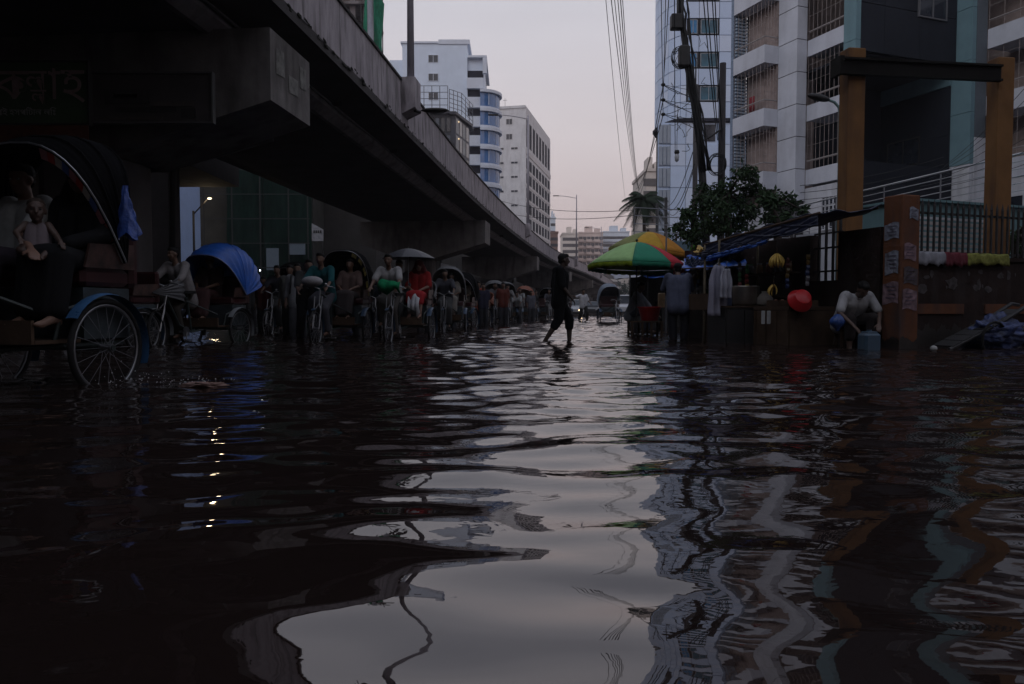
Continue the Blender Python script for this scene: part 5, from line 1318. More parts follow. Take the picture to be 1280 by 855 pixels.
# farther ones: (px, Y, hood, hood_m, shirt, passenger colour, phrases)
far = [
 (684, 42, 'up', Hblk, (.07, .07, .08), None, "black hooded rickshaw right behind the walking man", "puller in dull grey right behind the walking man", None),
 (632, 34, 'up', Hgrey, (.16, .15, .15), (.1, .1, .1), "grey hooded rickshaw in the thick of the queue", "puller in fawn in the thick of the queue", "passenger in grey in the thick of the queue"),
 (657, 47, 'up', Hblk, (.04, .04, .04), None, "last black hooded rickshaw of the back row", "last dim puller of the back row", None),
 (560, 21.5, 'up', Hgrey, (.05, .05, .06), (.20, .18, .16), "grey hooded rickshaw directly right of the woman in red", "puller in ink blue directly right of the woman in red", "passenger in beige directly right of the woman in red"),
 (575, 25, 'up', Hblk, (.03, .03, .05), (.12, .10, .08), "black hooded rickshaw right of the one with umbrella", "puller in dark blue behind the umbrella rickshaw", "passenger in brown behind the puller in dark blue"),
 (594, 28, 'down', Horange, (.10, .03, .03), (.40, .06, .03), "rickshaw carrying a passenger in orange-red, mid queue", "puller in maroon with a striped cap, mid queue", "passenger in orange-red clothes, mid queue"),
 (618, 32, 'up', Hgrey, (.10, .10, .11), (.36, .36, .36), "rickshaw with pale round hood bow left of the dim stretch", "puller in grey next to the pale hood bow", "passenger wrapped in a whitish shawl"),
 (640, 37, 'down', Hred, (.12, .12, .12), (.2, .05, .04), "rust-red hooded rickshaw left of the walking man", "puller in light grey left of the walking man", None),
 (655, 40, 'up', Horange, (.22, .22, .22), (.3, .1, .06), "orange hooded rickshaw close to the walking man", "puller in pale shirt close to the walking man", None),
 (672, 45, 'down', Hgrey, (.05, .05, .05), None, "grey hooded rickshaw touching the walking man's outline", "puller in black beside the walking man's outline", None),
 (706, 52, 'up', Hgrey, (.04, .04, .04), None, "small rickshaw with pale hood bow right of the walking man's hip", "puller in black right of the walking man's hip", None),
 (545, 30, 'down', Hblk, (.03, .03, .03), (.05, .05, .05), "shadowed rickshaw in the second row behind the umbrella", "dim puller in the second row behind the umbrella", None),
 (480, 27, 'up', Hblk, (.03, .04, .05), None, "shadowed rickshaw between the teal and pale-shirted pullers", "dim puller between the teal and pale-shirted pullers", None),
 (420, 26, 'up', Hblue, (.05, .05, .05), None, "shadowed rickshaw behind the teal-shirted puller", "dim puller behind the teal-shirted one", None),
 (350, 27, 'up', Hgrey, (.05, .05, .05), None, "distant shadowed rickshaw before the lit windows of the netted building", "dim puller before the lit windows of the netted building", None),
 (605, 40, 'up', Hblk, (.04, .04, .04), None, "far dark rickshaw in the back row, middle of queue", "far dim puller in the back row, middle of queue", None),
]
for px, Y, hd, hm, sc_, pc, l1, l2, l3 in far:
    R = at(px, 400, Y); R.z = WZ; tt = th - .22 + (px * 37 % 11) * .045
    rickshaw(l1, R, tt, hd, hm, None, phi=(-.4 - (px % 4) * .08, 1.3))
    person(l2, 'ride', on(R, tt, 0), tt, .03, shirt=sc_, legs=(.06, .06, .06), lower='lungi')
    if l3: person(l3, 'sit', on(R, tt, .1), tt, .03, shirt=pc, legs=pc, lower='sari')
# rickshaw in the open, right of the waders, seen end on
Rr = at(762, 402, 36); Rr.z = WZ
rickshaw("lone cycle rickshaw in the open water beyond the umbrellas, facing us", Rr, .1, 'up', mat("bluegrey_hood", (.16, .19, .24), .5, .3, 5), None, phi=(-.6, 1.2), group="cycle rickshaws out in the open water")
# ---------------------------------------------------------------- walkers
YM = 14.1
mp_ = at(699, 427, YM); mp_.z = WZ
wm = person("man in black T-shirt and rolled-up trousers wading across the open water", 'walk', mp_, PI / 2 + .12, .0085, skin=(.05, .03, .022), shirt=(.006, .006, .007), legs=(.006, .006, .007), cut=.30, sleeve=.95, hem=.14, key='', s=1.03)
wp = at(729, 402, 38); wp.z = WZ
person("small figure in a white shirt wading with one arm held out", 'arms', wp, .4, .02, shirt=(.46, .45, .47), legs=(.03, .03, .03), cut=.7, key='')
for dx, Y, c, lab in ((-4.2, 56, (.05, .05, .06), "dark-clad person standing far off left of the wading figure"), (6.3, 52, (.06, .05, .05), "tiny dark figure right of the lone rickshaw"), (1.2, 60, (.04, .04, .05), "tiny dark figure by the distant car"), (7.2, 48, (.05, .07, .12), "tiny figure in dull blue near the market awnings")):
    person(lab, 'stand', Vector((fx(Y) * 0 + dx + 2, Y, WZ)), .3, .03, shirt=c, legs=(.03, .03, .03), key='')
for k, (px, Y, c, kind, lab) in enumerate(((566, 24, (.16, .15, .15), 'push', "man in dull grey leaning forward behind the black hooded rickshaw"), (604, 27, (.03, .03, .05), 'stand', "man in navy standing between two rickshaws mid queue"), (583, 31, (.24, .22, .2), 'push', "man in beige bending at the back of the queue"),
      (629, 30, (.11, .03, .022), 'stand', "woman in rust red standing beside the pale hood bow"), (648, 34, (.28, .28, .28), 'push', "man in whitish shirt pushing near the end of the queue"), (664, 38, (.10, .10, .12), 'stand', "man in slate grey near the end of the queue"), (444, 17.5, (.10, .06, .04), 'push', "man in brown pushing behind the yellow-edged rickshaw"), (384, 15.0, (.05, .05, .05), 'push', "man in black bending left of the teal-shirted puller"),
      (330, 20, (.09, .03, .03), 'stand', "dim figure in maroon right of the blue-hooded rickshaw"), (313, 22, (.05, .05, .05), 'stand', "dim figure in black right of the blue-hooded rickshaw"), (530, 19.5, (.06, .06, .07), 'stand', "dim figure in charcoal behind the woman in red"))):
    w = at(px, 400, Y); w.z = WZ; person(lab, kind, w, (k * 1.7) % 1.1 - .5, .028, shirt=c, legs=(.04, .04, .045), key='', s=.92 + (k % 4) * .04)
# ---------------------------------------------------------------- motor vehicles far down the road
def car(label, loc, rz, m_, van=False, lit=False, name="car"):
    t = thing(name, label, "van" if van else "car", loc, rz)
    h = 1.9 if van else 1.42
    if van: prof = [(-2.1, .35), (-2.15, .9), (-1.75, 1.05), (-1.35, h), (2.1, h), (2.15, .35)]
    else: prof = [(-2.1, .3), (-2.1, .72), (-1.1, .92), (-.5, h), (.9, h), (1.6, .98), (2.1, .9), (2.1, .3)]
    n = len(prof); mb = MB()
    v = [(-.82, y, z) for y, z in prof] + [(.82, y, z) for y, z in prof]
    mb.add(v, [tuple(range(n - 1, -1, -1)), tuple(range(n, 2 * n))] + [(i, (i + 1) % n, n + (i + 1) % n, n + i) for i in range(n)])
    o = mb.build("body", m_, t); bv = o.modifiers.new("b", 'BEVEL'); bv.width = .06; bv.segments = 2
    mb = MB(); a, b = (prof[2], prof[3]); a = Vector((0, *a)); b = Vector((0, *b)); nn = Vector((0, -(b - a).z, (b - a).y)).normalized() * .03
    q = [a.lerp(b, .12) + nn, a.lerp(b, .9) + nn]
    if nn.y > 0: q = [a.lerp(b, .12) - nn, a.lerp(b, .9) - nn]
    mb.add([(-.7, q[0].y, q[0].z), (.7, q[0].y, q[0].z), (.64, q[1].y, q[1].z), (-.64, q[1].y, q[1].z)], [(0, 1, 2, 3)]); mb.build("windscreen", M_glassdark, t)
    for x in (-1, 1):
        mb = MB(); mb.box(x * .83 - .01, x * .83 + .01, -.6, .95, .95, h - .15); mb.build("side_window", M_glassdark, t)
        mb = MB(); mb.ball((x * .6, prof[1][0] - .0, .62), (.14, .05, .09), 10, 6); mb.build("headlight", mat("lit_headlight", (1, .8, .5), .3, 0, emit=(1, .72, .42, 9.0)) if lit else M_chrome, t, True)
        for y in (-1.35, 1.35):
            mb = MB(); mb.cyl((x * .86 - .1, y, .3), (x * .86 + .06, y, .3), .31, .31, 18); w_ = mb.build("wheel", M_rubber, t); mb = MB(); mb.cyl((x * .86 - .11, y, .3), (x * .86 + .075, y, .3), .17, .17, 12); mb.build("rim", M_steel, w_)
    mb = MB(); mb.box(-.8, .8, prof[0][0] - .06, prof[0][0] + .05, .32, .5); mb.build("bumper", M_iron, t)
    return t
p = at(717, 400, 58); car("pale saloon car with a lit warm headlight between the two wading figures", Vector((p.x, p.y, WZ)), -.12, mat("pale_car_paint", (.42, .43, .46), .3, .05, 3), lit=True)
p = at(780, 395, 66); car("white minivan beyond the lone rickshaw, beside the market awnings", Vector((p.x, p.y, WZ)), -.1, mat("white_van_paint", (.55, .56, .60), .3, .05, 3), van=True, name="minivan")
p = at(738, 395, 72); car("dark car far away behind the small wading figure", Vector((p.x, p.y, WZ)), -.12, mat("dark_car_paint", (.03, .03, .035), .3, .05, 3))
# ================================================================ MARKET UMBRELLAS
def parasol(label, apex, R_, H_, cols, rot, polez, tilt=(0, 0), group=None, valance=True):
    t = thing("market_umbrella", label, "umbrella", (apex.x, apex.y, WZ), 0, group)
    n = len(cols); zt = apex.z - WZ
    pv = bpy.data.objects.new("tiltpivot", None)
    bpy.data.objects.remove(pv)
    MT = T((0, 0, zt - H_)) @ Matrix.Rotation(tilt[0], 4, 'X') @ Matrix.Rotation(tilt[1], 4, 'Y') @ rotz(rot)
    for k in range(n):
        o = dome(R_, H_, n, k, scal=.04).build("canopy_gore", cols[k], t, True); o.matrix_local = MT; o.modifiers.new("t", 'SOLIDIFY').thickness = .008
        if valance:
            def P(u, v):
                a = 2 * PI * (k + u) / n; e = 1 - .04 * math.sin(u * PI); r = R_ * e * (1.0 + .015 * math.sin(u * 20) * v - .03 * v); z0 = H_ * .125
                return Vector((r * math.cos(a), r * math.sin(a), z0 - v * (.11 + .012 * math.sin(u * 9 * PI))))
            m = MB(); m.grid(P, 14, 3); o2 = m.build("valance", VAL.get(cols[k].name, cols[k]), o, True); o2.modifiers.new("t", 'SOLIDIFY').thickness = .006
        m = MB(); a = 2 * PI * k / n; m.tube([(R_ * v * .99 * math.cos(a), R_ * v * .99 * math.sin(a), H_ * (.125 + .875 * (1 - v ** 1.7)) - .015) for v in (0, .25, .5, .75, 1)], .006, 4); o = m.build("rib", M_steel, t); o.matrix_local = MT
    m = MB(); m.cyl((0, 0, 0), (0, 0, zt + .03), .018, .018, 8); m.ball((0, 0, zt + .05), .03, 8, 6); m.build("pole", M_iron, t)
    return t
uLG = mat("lime_green_cloth", (.34, .54, .22), .7, .12, 5); uDG = mat("deep_green_cloth", (.03, .22, .13), .7, .12, 5); uR = mat("red_cloth", (.46, .035, .05), .7, .12, 5)
uY = mat("yellow_cloth", (.50, .29, .035), .7, .2, 4); uYG = mat("faded_green_gold", (.22, .23, .08), .7, .3, 6); uOr = mat("amber_cloth", (.46, .20, .03), .7, .2, 4)
VAL = {"lime_green_cloth": mat("lime_valance", (.22, .30, .02), .7, .3, 12)}
a1 = at(796, 303, 17.4)
# gore k spans angle k..k+1 of 8 from +X anticlockwise (camera is at -Y)
parasol("green and red market umbrella nearest the open water", a1, 1.13, .62, [uR, uDG, uLG, uDG, uLG, uLG, uDG, uR], math.radians(-14), 0, (-.04, .03))
a2 = at(810, 290, 20.5)
parasol("larger yellow market umbrella behind the green and red one", a2, 1.10, .62, [uY, uY, uYG, uY, uYG, uY, uOr, uOr], math.radians(12), 0, (0, .10))
# bench / low table under the umbrella, basin, seated vendor
p = at(806, 420, 16.9); tb = thing("low_table", "low dark slatted table standing in water under the green and red umbrella", "table", (p.x, p.y, WZ), .05)
for k in range(5):
    m = MB(); m.box(-.36, .36, -.22 + k * .09, -.145 + k * .09, .42, .45); m.build("plank", M_wood, tb)
for x in (-.33, -.1, .1, .33):
    for y_ in (-.2, .2): m = MB(); m.box(x - .022, x + .022, y_ - .02, y_ + .02, 0, .418); m.build("leg", M_wood, tb)
Mred = mat("red_plastic", (.50, .015, .02), .35, .1, 5)
def basin(label, loc, R_, H_, m_, tilt=None, name="plastic_basin"):
    mb = MB(); mb.lathe([(.0, .0), (R_ * .62, 0), (R_ * .70, .01), (R_ * .95, H_ * .92), (R_ * 1.06, H_), (R_ * 1.06, H_ + .01), (R_ * .93, H_ * .96), (R_ * .66, .02), (0, .02)], 28)
    o = mb.build(name, m_, None, True, loc)
    if tilt: o.rotation_euler = tilt
    return tag(o, label, "basin")
basin("red plastic basin on the low table under the umbrella", Vector((p.x + .1, p.y, WZ + .455)), .26, .30, Mred)
person("vendor in a pale grey shirt sitting behind the low table under the umbrella", 'sitdown', Vector((p.x - .02, p.y + 1.0, WZ + .15)), 1.2, .02, shirt=(.26, .28, .32), legs=(.1, .12, .16), mod=dict(che=V3(0, -.02, .80), nec=V3(0, -.05, .95), hea=V3(0, -.1, 1.08), sl=V3(-.18, -.02, .90), sr=V3(.18, -.02, .90), face=V3(.2, -1, -.3)), key='vend')
pm_ = at(848, 420, 14.7)
person("man in grey-blue shirt seen from behind, leaning into the stall by the yellow umbrella", 'reach', Vector((pm_.x, pm_.y, WZ)), PI - .1, .014, shirt=(.085, .092, .135), legs=(.02, .02, .025), cut=.8, sleeve=.95, fat=1.25, hem=.2, key='', s=1.0)

# ================================================================ STALLS (local frame: y recedes along U_, -x toward the road)
def stall_pt(a, b, z): return P0 + V_ * b + U_ * a + Vector((0, 0, z))
Mtarp = mat("navy_tarpaulin", (.014, .02, .05), .5, .4, 5, .01); Mtb = mat("bright_blue_tarpaulin", (.02, .09, .38), .45, .3, 5, .01)
Myt = mat("mustard_tarpaulin", (.42, .28, .09), .8, .25, 4, .01)
def sheet(parent, name, c00, c10, c11, c01, m_, n=18, sag=.06, seed=0, thick=.012):
    rr = random.Random(seed); ph = [rr.uniform(0, 7) for _ in range(6)]
    c00, c10, c11, c01 = map(Vector, (c00, c10, c11, c01))
    def P(u, v):
        p_ = (c00 * (1 - u) + c10 * u) * (1 - v) + (c01 * (1 - u) + c11 * u) * v
        d = -sag * math.sin(PI * ((u * 3) % 1)) * .5 - sag * math.sin(PI * v) * .7 + .022 * math.sin(u * 23 + v * 9 + ph[0]) + .014 * math.sin(u * 41 - v * 17 + ph[1])
        return p_ + Vector((.01 * math.sin(v * 30 + ph[2]), .01 * math.sin(u * 37 + ph[3]), d))
    m = MB(); m.grid(P, n * 2, n); o = m.build(name, m_, parent, True); o.modifiers.new("t", 'SOLIDIFY').thickness = thick; return o
S1 = thing("fruit_stall", "dark market stall under a sagging navy tarpaulin, left of the poster pillar", "stall", P0, ANG)
# local coordinates: x = V_ (away from road positive), y = U_
sheet(S1, "awning", (-.05, .25, 2.34), (-.30, 3.0, 2.0), (-1.35, 3.1, 1.92), (-1.25, .35, 2.20), Mtarp, seed=4)
sheet(S1, "awning_flap", (-1.25, .35, 2.20), (-1.35, 3.1, 1.92), (-1.40, 3.15, 1.66), (-1.28, .3, 1.98), Mtarp, seed=5, sag=.02)
sheet(S1, "under_sheet", (-1.30, 1.4, 1.84), (-1.42, 2.9, 1.66), (-1.44, 2.9, 1.61), (-1.32, 1.4, 1.82), Mtb, seed=6, sag=.0)
for (x, y_, z) in ((-1.36, 2.62, 1.95), (-.25, 2.95, 2.0), (-1.36, 3.05, 1.90)):
    m = MB(); m.tube([(x, y_, 0), (x + .01, y_ + .01, z * .5), (x, y_, z)], [.028, .025, .022], 7); m.build("post", mat("bamboo", (.16, .13, .09), .8, .3, 5), S1, True)
m = MB(); m.tube([(-1.25, .3, 2.17), (-1.35, 3.1, 1.90)], .022, 6); m.build("eave_pole", M_wood, S1)
m = MB(); m.tube([(-.1, .3, 2.3), (-.3, 3.1, 1.97)], .022, 6); m.build("ridge_pole", M_wood, S1)
m = MB(); m.box(-1.15, -.2, 1.05, 3.4, .70, .76); m.build("counter_top", M_wood, S1)
for k in range(9):
    m = MB(); m.box(-1.16, -1.13, 1.07 + k * .26, 1.31 + k * .26, .05, .69); m.build("counter_board", M_wood, S1)
m = MB(); m.box(-1.12, -.2, 1.05, 1.08, .0, .69); m.build("counter_end", M_wood, S1)
for z in (.92, 1.35):
    m = MB(); m.box(-.45, -.15, 1.9, 3.4, z, z + .03); m.build("shelf", M_wood, S1)
m = MB(); m.box(-1.40, -1.37, 2.75, 3.5, .70, 1.0); m.build("side_board", M_wood, S1)
def local(a, b, z): return P0 + V_ * a + U_ * b + Vector((0, 0, z))
def bananas(label, loc, n, s=1.0):
    t = thing("banana_bunch", label, "bananas", loc, ANG)
    mb = MB(); mb.cyl((0, 0, 0), (0, 0, .12 * s), .008, .006, 6); mb.build("stem", M_wood, t)
    mm_ = mat("ripe_banana", (.52, .34, .07), .6, .25, 10)
    for k in range(n):
        a = 2 * PI * (k + .3) / n * (1 if n > 4 else .6); tier = k % 2
        pts = []; rs = []
        for j in range(7):
            u = j / 6; rr = (.02 + .085 * math.sin(u * 2.3)) * s; zz_ = (.02 - u * .19 - tier * .02) * s; pts.append((rr * math.cos(a), rr * math.sin(a), zz_)); rs.append((.006 + .013 * math.sin(PI * min(1, .12 + u * .86))) * s)
        mb = MB(); mb.tube(pts, rs, 6); mb.build("banana", mm_, t, True)
    return t
pb = at(971, 319, 12.45)
bananas("plump hanging bunch of yellow bananas at the stall's eave", pb, 14, 1.05)
m = MB(); m.tube([(0, 0, 0), (0, 0, .16)], .004, 4)
cord = tag(m.build("cord_line", M_cable, None, loc=pb + Vector((0, 0, .1))), "thin cord holding the plump banana bunch under the eave", "cord")
pb2 = at(967, 357, 12.45)
bananas("small remaining hand of bananas below the plump bunch", pb2, 4, .85)
m = MB(); m.tube([(0, 0, 0), (.01, 0, .25), (0, 0, .48)], .004, 4)
tag(m.build("cord_line", M_cable, None, loc=pb2), "thin cord between the plump banana bunch and the small hand", "cord")
pr = at(1003, 372, 12.2)
basin("bright red plastic bowl tipped up on its edge on the stall counter", pr + Vector((0, -.05, .02)), .19, .15, Mred, (math.radians(-118), math.radians(8), 0))
r5 = random.Random(5)
goods = [(mat("pale_sack", (.22, .20, .18), .9, .3, 6), "pale sack"), (mat("pink_fruit", (.28, .13, .09), .7, .3, 6), "crate of pinkish fruit"), (mat("grey_tin", (.12, .12, .13), .4, .3, 6), "grey tin"), (mat("dark_pot", (.03, .03, .03), .4, .3, 6), "dark pot")]
def sack(label, loc, m_, s):
    mb = MB(); mb.lathe([(0, 0), (.14 * s, 0), (.18 * s, .06 * s), (.17 * s, .18 * s), (.10 * s, .27 * s), (.06 * s, .29 * s), (.08 * s, .33 * s), (0, .31 * s)], 16); return tag(mb.build("sack", m_, None, True, loc), label, "sack")
sack("pale sack on the counter left of the red bowl", local(-.85, 2.0, .762), goods[0][0], .8)
sack("dim sack on the counter behind the bananas", local(-.6, 2.7, .762), goods[0][0], .9)
for k, (a, b) in enumerate(((-.7, 1.25), (-.9, 1.5))):
    m = MB(); m.box(-.2, .2, -.15, .15, 0, .02)
    t = thing("fruit_tray", ("low wooden tray of pinkish fruit right of the red bowl", "low wooden tray of pinkish fruit under the red bowl")[k], "tray", local(a, b, .762), ANG)
    m.build("base", M_wood, t)
    for s_ in ((-.2, -.18, -.15, .15), (.18, .2, -.15, .15), (-.179, .179, -.15, -.13), (-.179, .179, .13, .15)): m = MB(); m.box(*s_, .021, .10); m.build("slat", M_wood, t)
    fm = MB().ball((0, 0, 0), .035, 8, 6).mesh("fruit", True)
    for i in range(5):
        for j in range(3): obj("fruit", fm, goods[1][0], t, (-.14 + i * .07 + (j % 2) * .01, -.08 + j * .08, .06 + .02 * ((i + j) % 2)))
# white cards / plastic cups hanging on counter front left
for k in range(2):
    p_ = at(954 + k * 7, 396, 12.55); m = MB(); m.bbox(-.035, .035, -.01, .01, -.12, .10, .006); tag(m.build("price_card", mat("white_card", (.42, .42, .42), .8, .15, 8), None, loc=p_, rz=ANG), ("white card hung on the counter front, left one under the bananas", "white card hung on the counter front, right one under the bananas")[k], "card")
# crouching man in white shirt
ps = at(1070, 430, 11.85)
person("man in a white printed shirt bent low beside the poster pillar", 'sitdown', Vector((ps.x - .02, ps.y + .15, WZ + .02)), .1, .0105, skin=(.10, .06, .045), shirt=(.42, .41, .42), legs=(.03, .025, .025), cut=.6, sleeve=.8, key='', hairc=(.010, .009, .009), s=1.06)
o = thing("stool", "low dark stool under the bent man in white shirt", "stool", (ps.x, ps.y + .3, WZ), 0)
m = MB(); m.box(-.17, .17, -.14, .14, .36, .40); m.build("seat", M_wood, o)
for x in (-.14, .14):
    for y_ in (-.11, .11): m = MB(); m.box(x - .018, x + .018, y_ - .018, y_ + .018, 0, .36); m.build("leg", M_wood, o)
p_ = at(1047, 412, 11.7)
tag(MB().grid(lambda u, v: Vector((((.02 + .10 * math.sin(PI * min(1, v * 1.1)) + .01 * math.sin(u * 44)) * math.cos(u * 2 * PI)), (.02 + .07 * math.sin(PI * min(1, v * 1.1)) + .01 * math.sin(u * 31)) * math.sin(u * 2 * PI), .26 * (1 - v))), 26, 10).build("plastic_bag", mat("bag_blue_plastic", (.025, .07, .25), .3, .3, 8, .01), None, True, p_ + Vector((0, 0, -.02))), "blue plastic bag hanging left of the bent man in white shirt", "bag")  # plain blue is the bag's own colour
# blue plastic drum standing in the water
p_ = at(1086, 441, 11.2)
t = thing("water_can", "squat pale blue plastic can standing in the water below the pillar", "can", (p_.x, p_.y, WZ), .2)
m = MB(); m.bbox(-.13, .13, -.11, .11, 0, .36, .03); m.build("body", mat("pale_blue_plastic", (.035, .08, .13), .45, .2, 4, dirt=(.1, .12, .13), dirt_amt=.6), t)
m = MB(); m.bbox(-.09, .09, -.08, .08, .36, .385, .01); m.cyl((0, 0, .385), (0, 0, .41), .035, .035, 12); m.build("lid", mat("pale_blue_plastic", (0, 0, 0)), t)
# second stall: pots, hanging clothes, tarps
S2 = thing("clothes_stall", "dark stall with blue and mustard tarpaulins, left of the fruit stall", "stall", local(0, 4.1, 0), ANG)
sheet(S2, "blue_awning", (-.1, -.3, 1.92), (-.1, .5, 1.98), (-.75, .45, 1.80), (-.8, -.3, 1.70), Mtb, seed=8)
sheet(S2, "mustard_awning", (.1, -.3, 2.26), (.2, .8, 2.06), (-.5, .6, 1.92), (-.5, -.3, 2.0), Myt, seed=9, sag=.1)
sheet(S2, "dark_awning", (-.8, -.3, 1.69), (-.75, .45, 1.79), (-.8, .45, 1.6), (-.85, -.3, 1.5), Mtarp, seed=10, sag=.02)
for (x, y_, z) in ((-.78, -.2, 1.6), (-.74, .4, 1.7), (-.15, .5, 1.9)):
    m = MB(); m.cyl((x, y_, 0), (x, y_, z), .022, .022, 7); m.build("post", mat("bamboo", (0, 0, 0)), S2)
m = MB(); m.box(-.7, -.3, -.1, .4, 0, .82); m.build("counter_base", mat("dark_crate_wood", (.03, .024, .02), .9, .4, 3), S2)
m = MB(); m.box(-.75, -.28, -.15, .45, .825, .86); m.build("counter_top", M_wood, S2)
m = MB(); m.box(-.28, -.2, -.3, 1.0, 0, 1.95); m.build("back_board", M_iron, S2)
def garment(label, p_, w_, h_, m_, rz=0, seed=0, hang=True, sleeve=False):
    t = thing("hanging_garment", label, "garment", p_, rz)
    ph = seed * 1.7
    def P(u, v):
        wd = w_ * (.55 + .45 * min(1, v * 3)); return Vector((wd * (u - .5), .035 * math.sin(u * 17 + ph) * (v ** .5) + .01 * math.sin(v * 9), -h_ * v))
    m = MB(); m.grid(P, 20, 14); o = m.build("cloth", m_, t, True); o.modifiers.new("t", 'SOLIDIFY').thickness = .008
    if sleeve:
        for q in (-1, 1): m = MB(); m.tube([(q * w_ * .3, 0, -.02), (q * w_ * .52, .0, -.12), (q * w_ * .58, .01, -.42)], [.05, .055, .05], 8); m.build("sleeve", m_, t, True)
    m = MB(); m.tube([(-w_ * .25, 0, -.01), (0, 0, .05), (w_ * .25, 0, -.01)], .005, 5); m.tube([(0, 0, .05), (.0, 0, .1), (.02, 0, .12)], .004, 5); m.build("hanger", M_steel, t)
    return t
garment("long pale lilac garment on a hanger at the stall front", at(898, 332, 13.0), .36, .86, mat("pale_lilac_cloth", (.30, .29, .36), .9, .15, 6), ANG, 1)
garment("short whitish shirt hanging at right of the long pale garment", at(908, 336, 12.9), .26, .5, mat("whitish_cloth", (.36, .36, .42), .9, .15, 6), ANG, 2)
for k, (px, py, c, lab) in enumerate(((871, 345, (.12, .07, .06), "brown cluttered wares hanging behind the man in grey-blue"), (880, 352, (.16, .12, .11), "tan bag hanging right of the man in grey-blue"), (876, 372, (.10, .04, .035), "dark red bag hanging low right of the man in grey-blue"), (868, 360, (.2, .17, .15), "pale pouch hanging next to the man in grey-blue"))):
    p_ = at(px, py, 16.0 + .15 * k); m = MB(); m.lathe([(.0, -.22), (.10, -.2), (.13, -.08), (.08, .03), (.02, .06), (.01, .14)], 12)
    tag(m.build("hanging_bag", mat("ware_%d" % k, c, .8, .5, 12), None, True, p_), lab, "bag")
p_ = at(932, 362, 13.5); p_.z = WZ + .772 + .14; p_.y -= .1
pot = MB().lathe([(0, 0), (.20, .0), (.23, .05), (.235, .33), (.24, .35), (.215, .35), (.21, .04), (0, .03)], 26)
tag(pot.build("cooking_pot", mat("dull_aluminium", (.32, .29, .26), .32, .2, 4, metal=.8), None, True, p_ + Vector((0, .1, -.14))), "large dull aluminium cooking pot on the stall counter by the bamboo post", "pot")
t = thing("cabinet", "dark cabinet with boxes stacked on top, in front of the clothes stall", "cabinet", at(920, 429, 13.25) , ANG); t.location.z = WZ
m = MB(); m.box(-.38, .38, -.2, .3, 0, .74); m.build("carcass", M_iron, t); m = MB(); m.box(-.40, .40, -.22, .32, .742, .77); m.build("top", M_wood, t)
for k in range(2): m = MB(); m.box(-.36 + k * .37, -.01 + k * .37, -.222, -.203, .05, .70); m.build("door", M_iron, t)
p_ = at(903, 378, 13.1)
m = MB(); m.bbox(-.15, .15, -.12, .12, 0, .14, .01); tag(m.build("plastic_crate", mat("dark_blue_crate", (.03, .045, .09), .5, .3, 6), None, loc=Vector((p_.x, p_.y + .1, WZ + .772)), rz=ANG), "dark blue crate on top of the dark cabinet", "crate")
def loose_tarp(label, cs, m_, seed, sag):
    P_ = [at(*c) for c in cs]; o_ = P_[3].copy(); t = thing("loose_tarpaulin", label, "tarpaulin", o_)
    sheet(t, "sheet", *[p - o_ for p in P_], m_, seed=seed, sag=sag)
    m = MB(); m.tube([P_[3] - o_, P_[2] - o_], .016, 6); m.build("edge_pole", M_wood, t)
loose_tarp("bright blue tarpaulin sheet stretched between the umbrellas and the fruit stall", ((856, 323, 17), (930, 320, 15.6), (936, 333, 13.6), (852, 336, 15)), Mtb, 20, .05)
loose_tarp("ragged mustard yellow tarpaulin thrown over the blue one below the trees", ((872, 308, 17.2), (926, 299, 15.8), (926, 310, 14.6), (868, 317, 15.6)), Myt, 21, .05)
# strings of snack packets and jars among the stalls
rp_ = random.Random(44)
pcol = [mat("foil_red", (.20, .03, .03), .3, .3, 9), mat("foil_yellow", (.30, .20, .04), .3, .3, 9), mat("foil_blue", (.04, .07, .20), .3, .3, 9), mat("foil_silver", (.26, .26, .28), .25, .3, 9), mat("foil_green", (.04, .14, .05), .3, .3, 9)]
for k, (px, py, Y, wh) in enumerate(((862, 340, 15.6, "left of the tan bag, nearest the umbrella"), (873, 338, 15.5, "above the red bag"), (884, 340, 15.3, "just left of the long pale garment"), (925, 328, 13.6, "over the aluminium pot"), (934, 330, 13.4, "beside the bamboo post"), (985, 322, 12.9, "right of the plump bananas"), (1010, 318, 12.6, "above the red bowl"))):
    t = thing("packet_string", "string of small shiny packets hanging " + wh, "snack packets", at(px, py, Y), ANG, "strings of snack packets at the stalls")
    m = MB(); m.tube([(0, 0, .06), (0, 0, -.52)], .003, 4); m.build("string", M_cable, t)
    for j in range(6):
        m = MB(); a = rp_.uniform(-.3, .3); M_ = T((rp_.uniform(-.01, .01), 0, -.04 - j * .088)) @ rotz(a)
        m.add([(-.035, 0, -.04), (.035, 0, -.04), (.035, 0, .04), (-.035, 0, .04), (-.03, -.018, 0), (.03, -.018, 0), (-.03, .018, 0), (.03, .018, 0)], [(0, 1, 5, 4), (4, 5, 2, 3), (1, 0, 6, 7), (7, 6, 3, 2), (0, 4, 3), (0, 3, 6), (1, 2, 5), (1, 7, 2)], M_)
        m.build("packet", pcol[(k + j // 2) % 5], t)
for k in range(5):
    m = MB(); m.lathe([(0, 0), (.055, 0), (.06, .02), (.06, .13), (.045, .15), (.045, .16), (0, .16)], 14); o = m.build("jar", mat("jar_%d" % (k % 3), [(.20, .12, .06), (.10, .10, .11), (.16, .05, .04)][k % 3], .25, .4, 12), None, True, local(-.34, 2.0 + k * .26, 1.381))
    tag(o, ("nearest", "second", "middle", "fourth", "farthest")[k] + " jar on the upper shelf inside the fruit stall", "jar", "jars on the fruit stall shelf")
    m = MB(); m.cyl((0, 0, .161), (0, 0, .185), .048, .048, 14); m.build("lid", pcol[k], o)
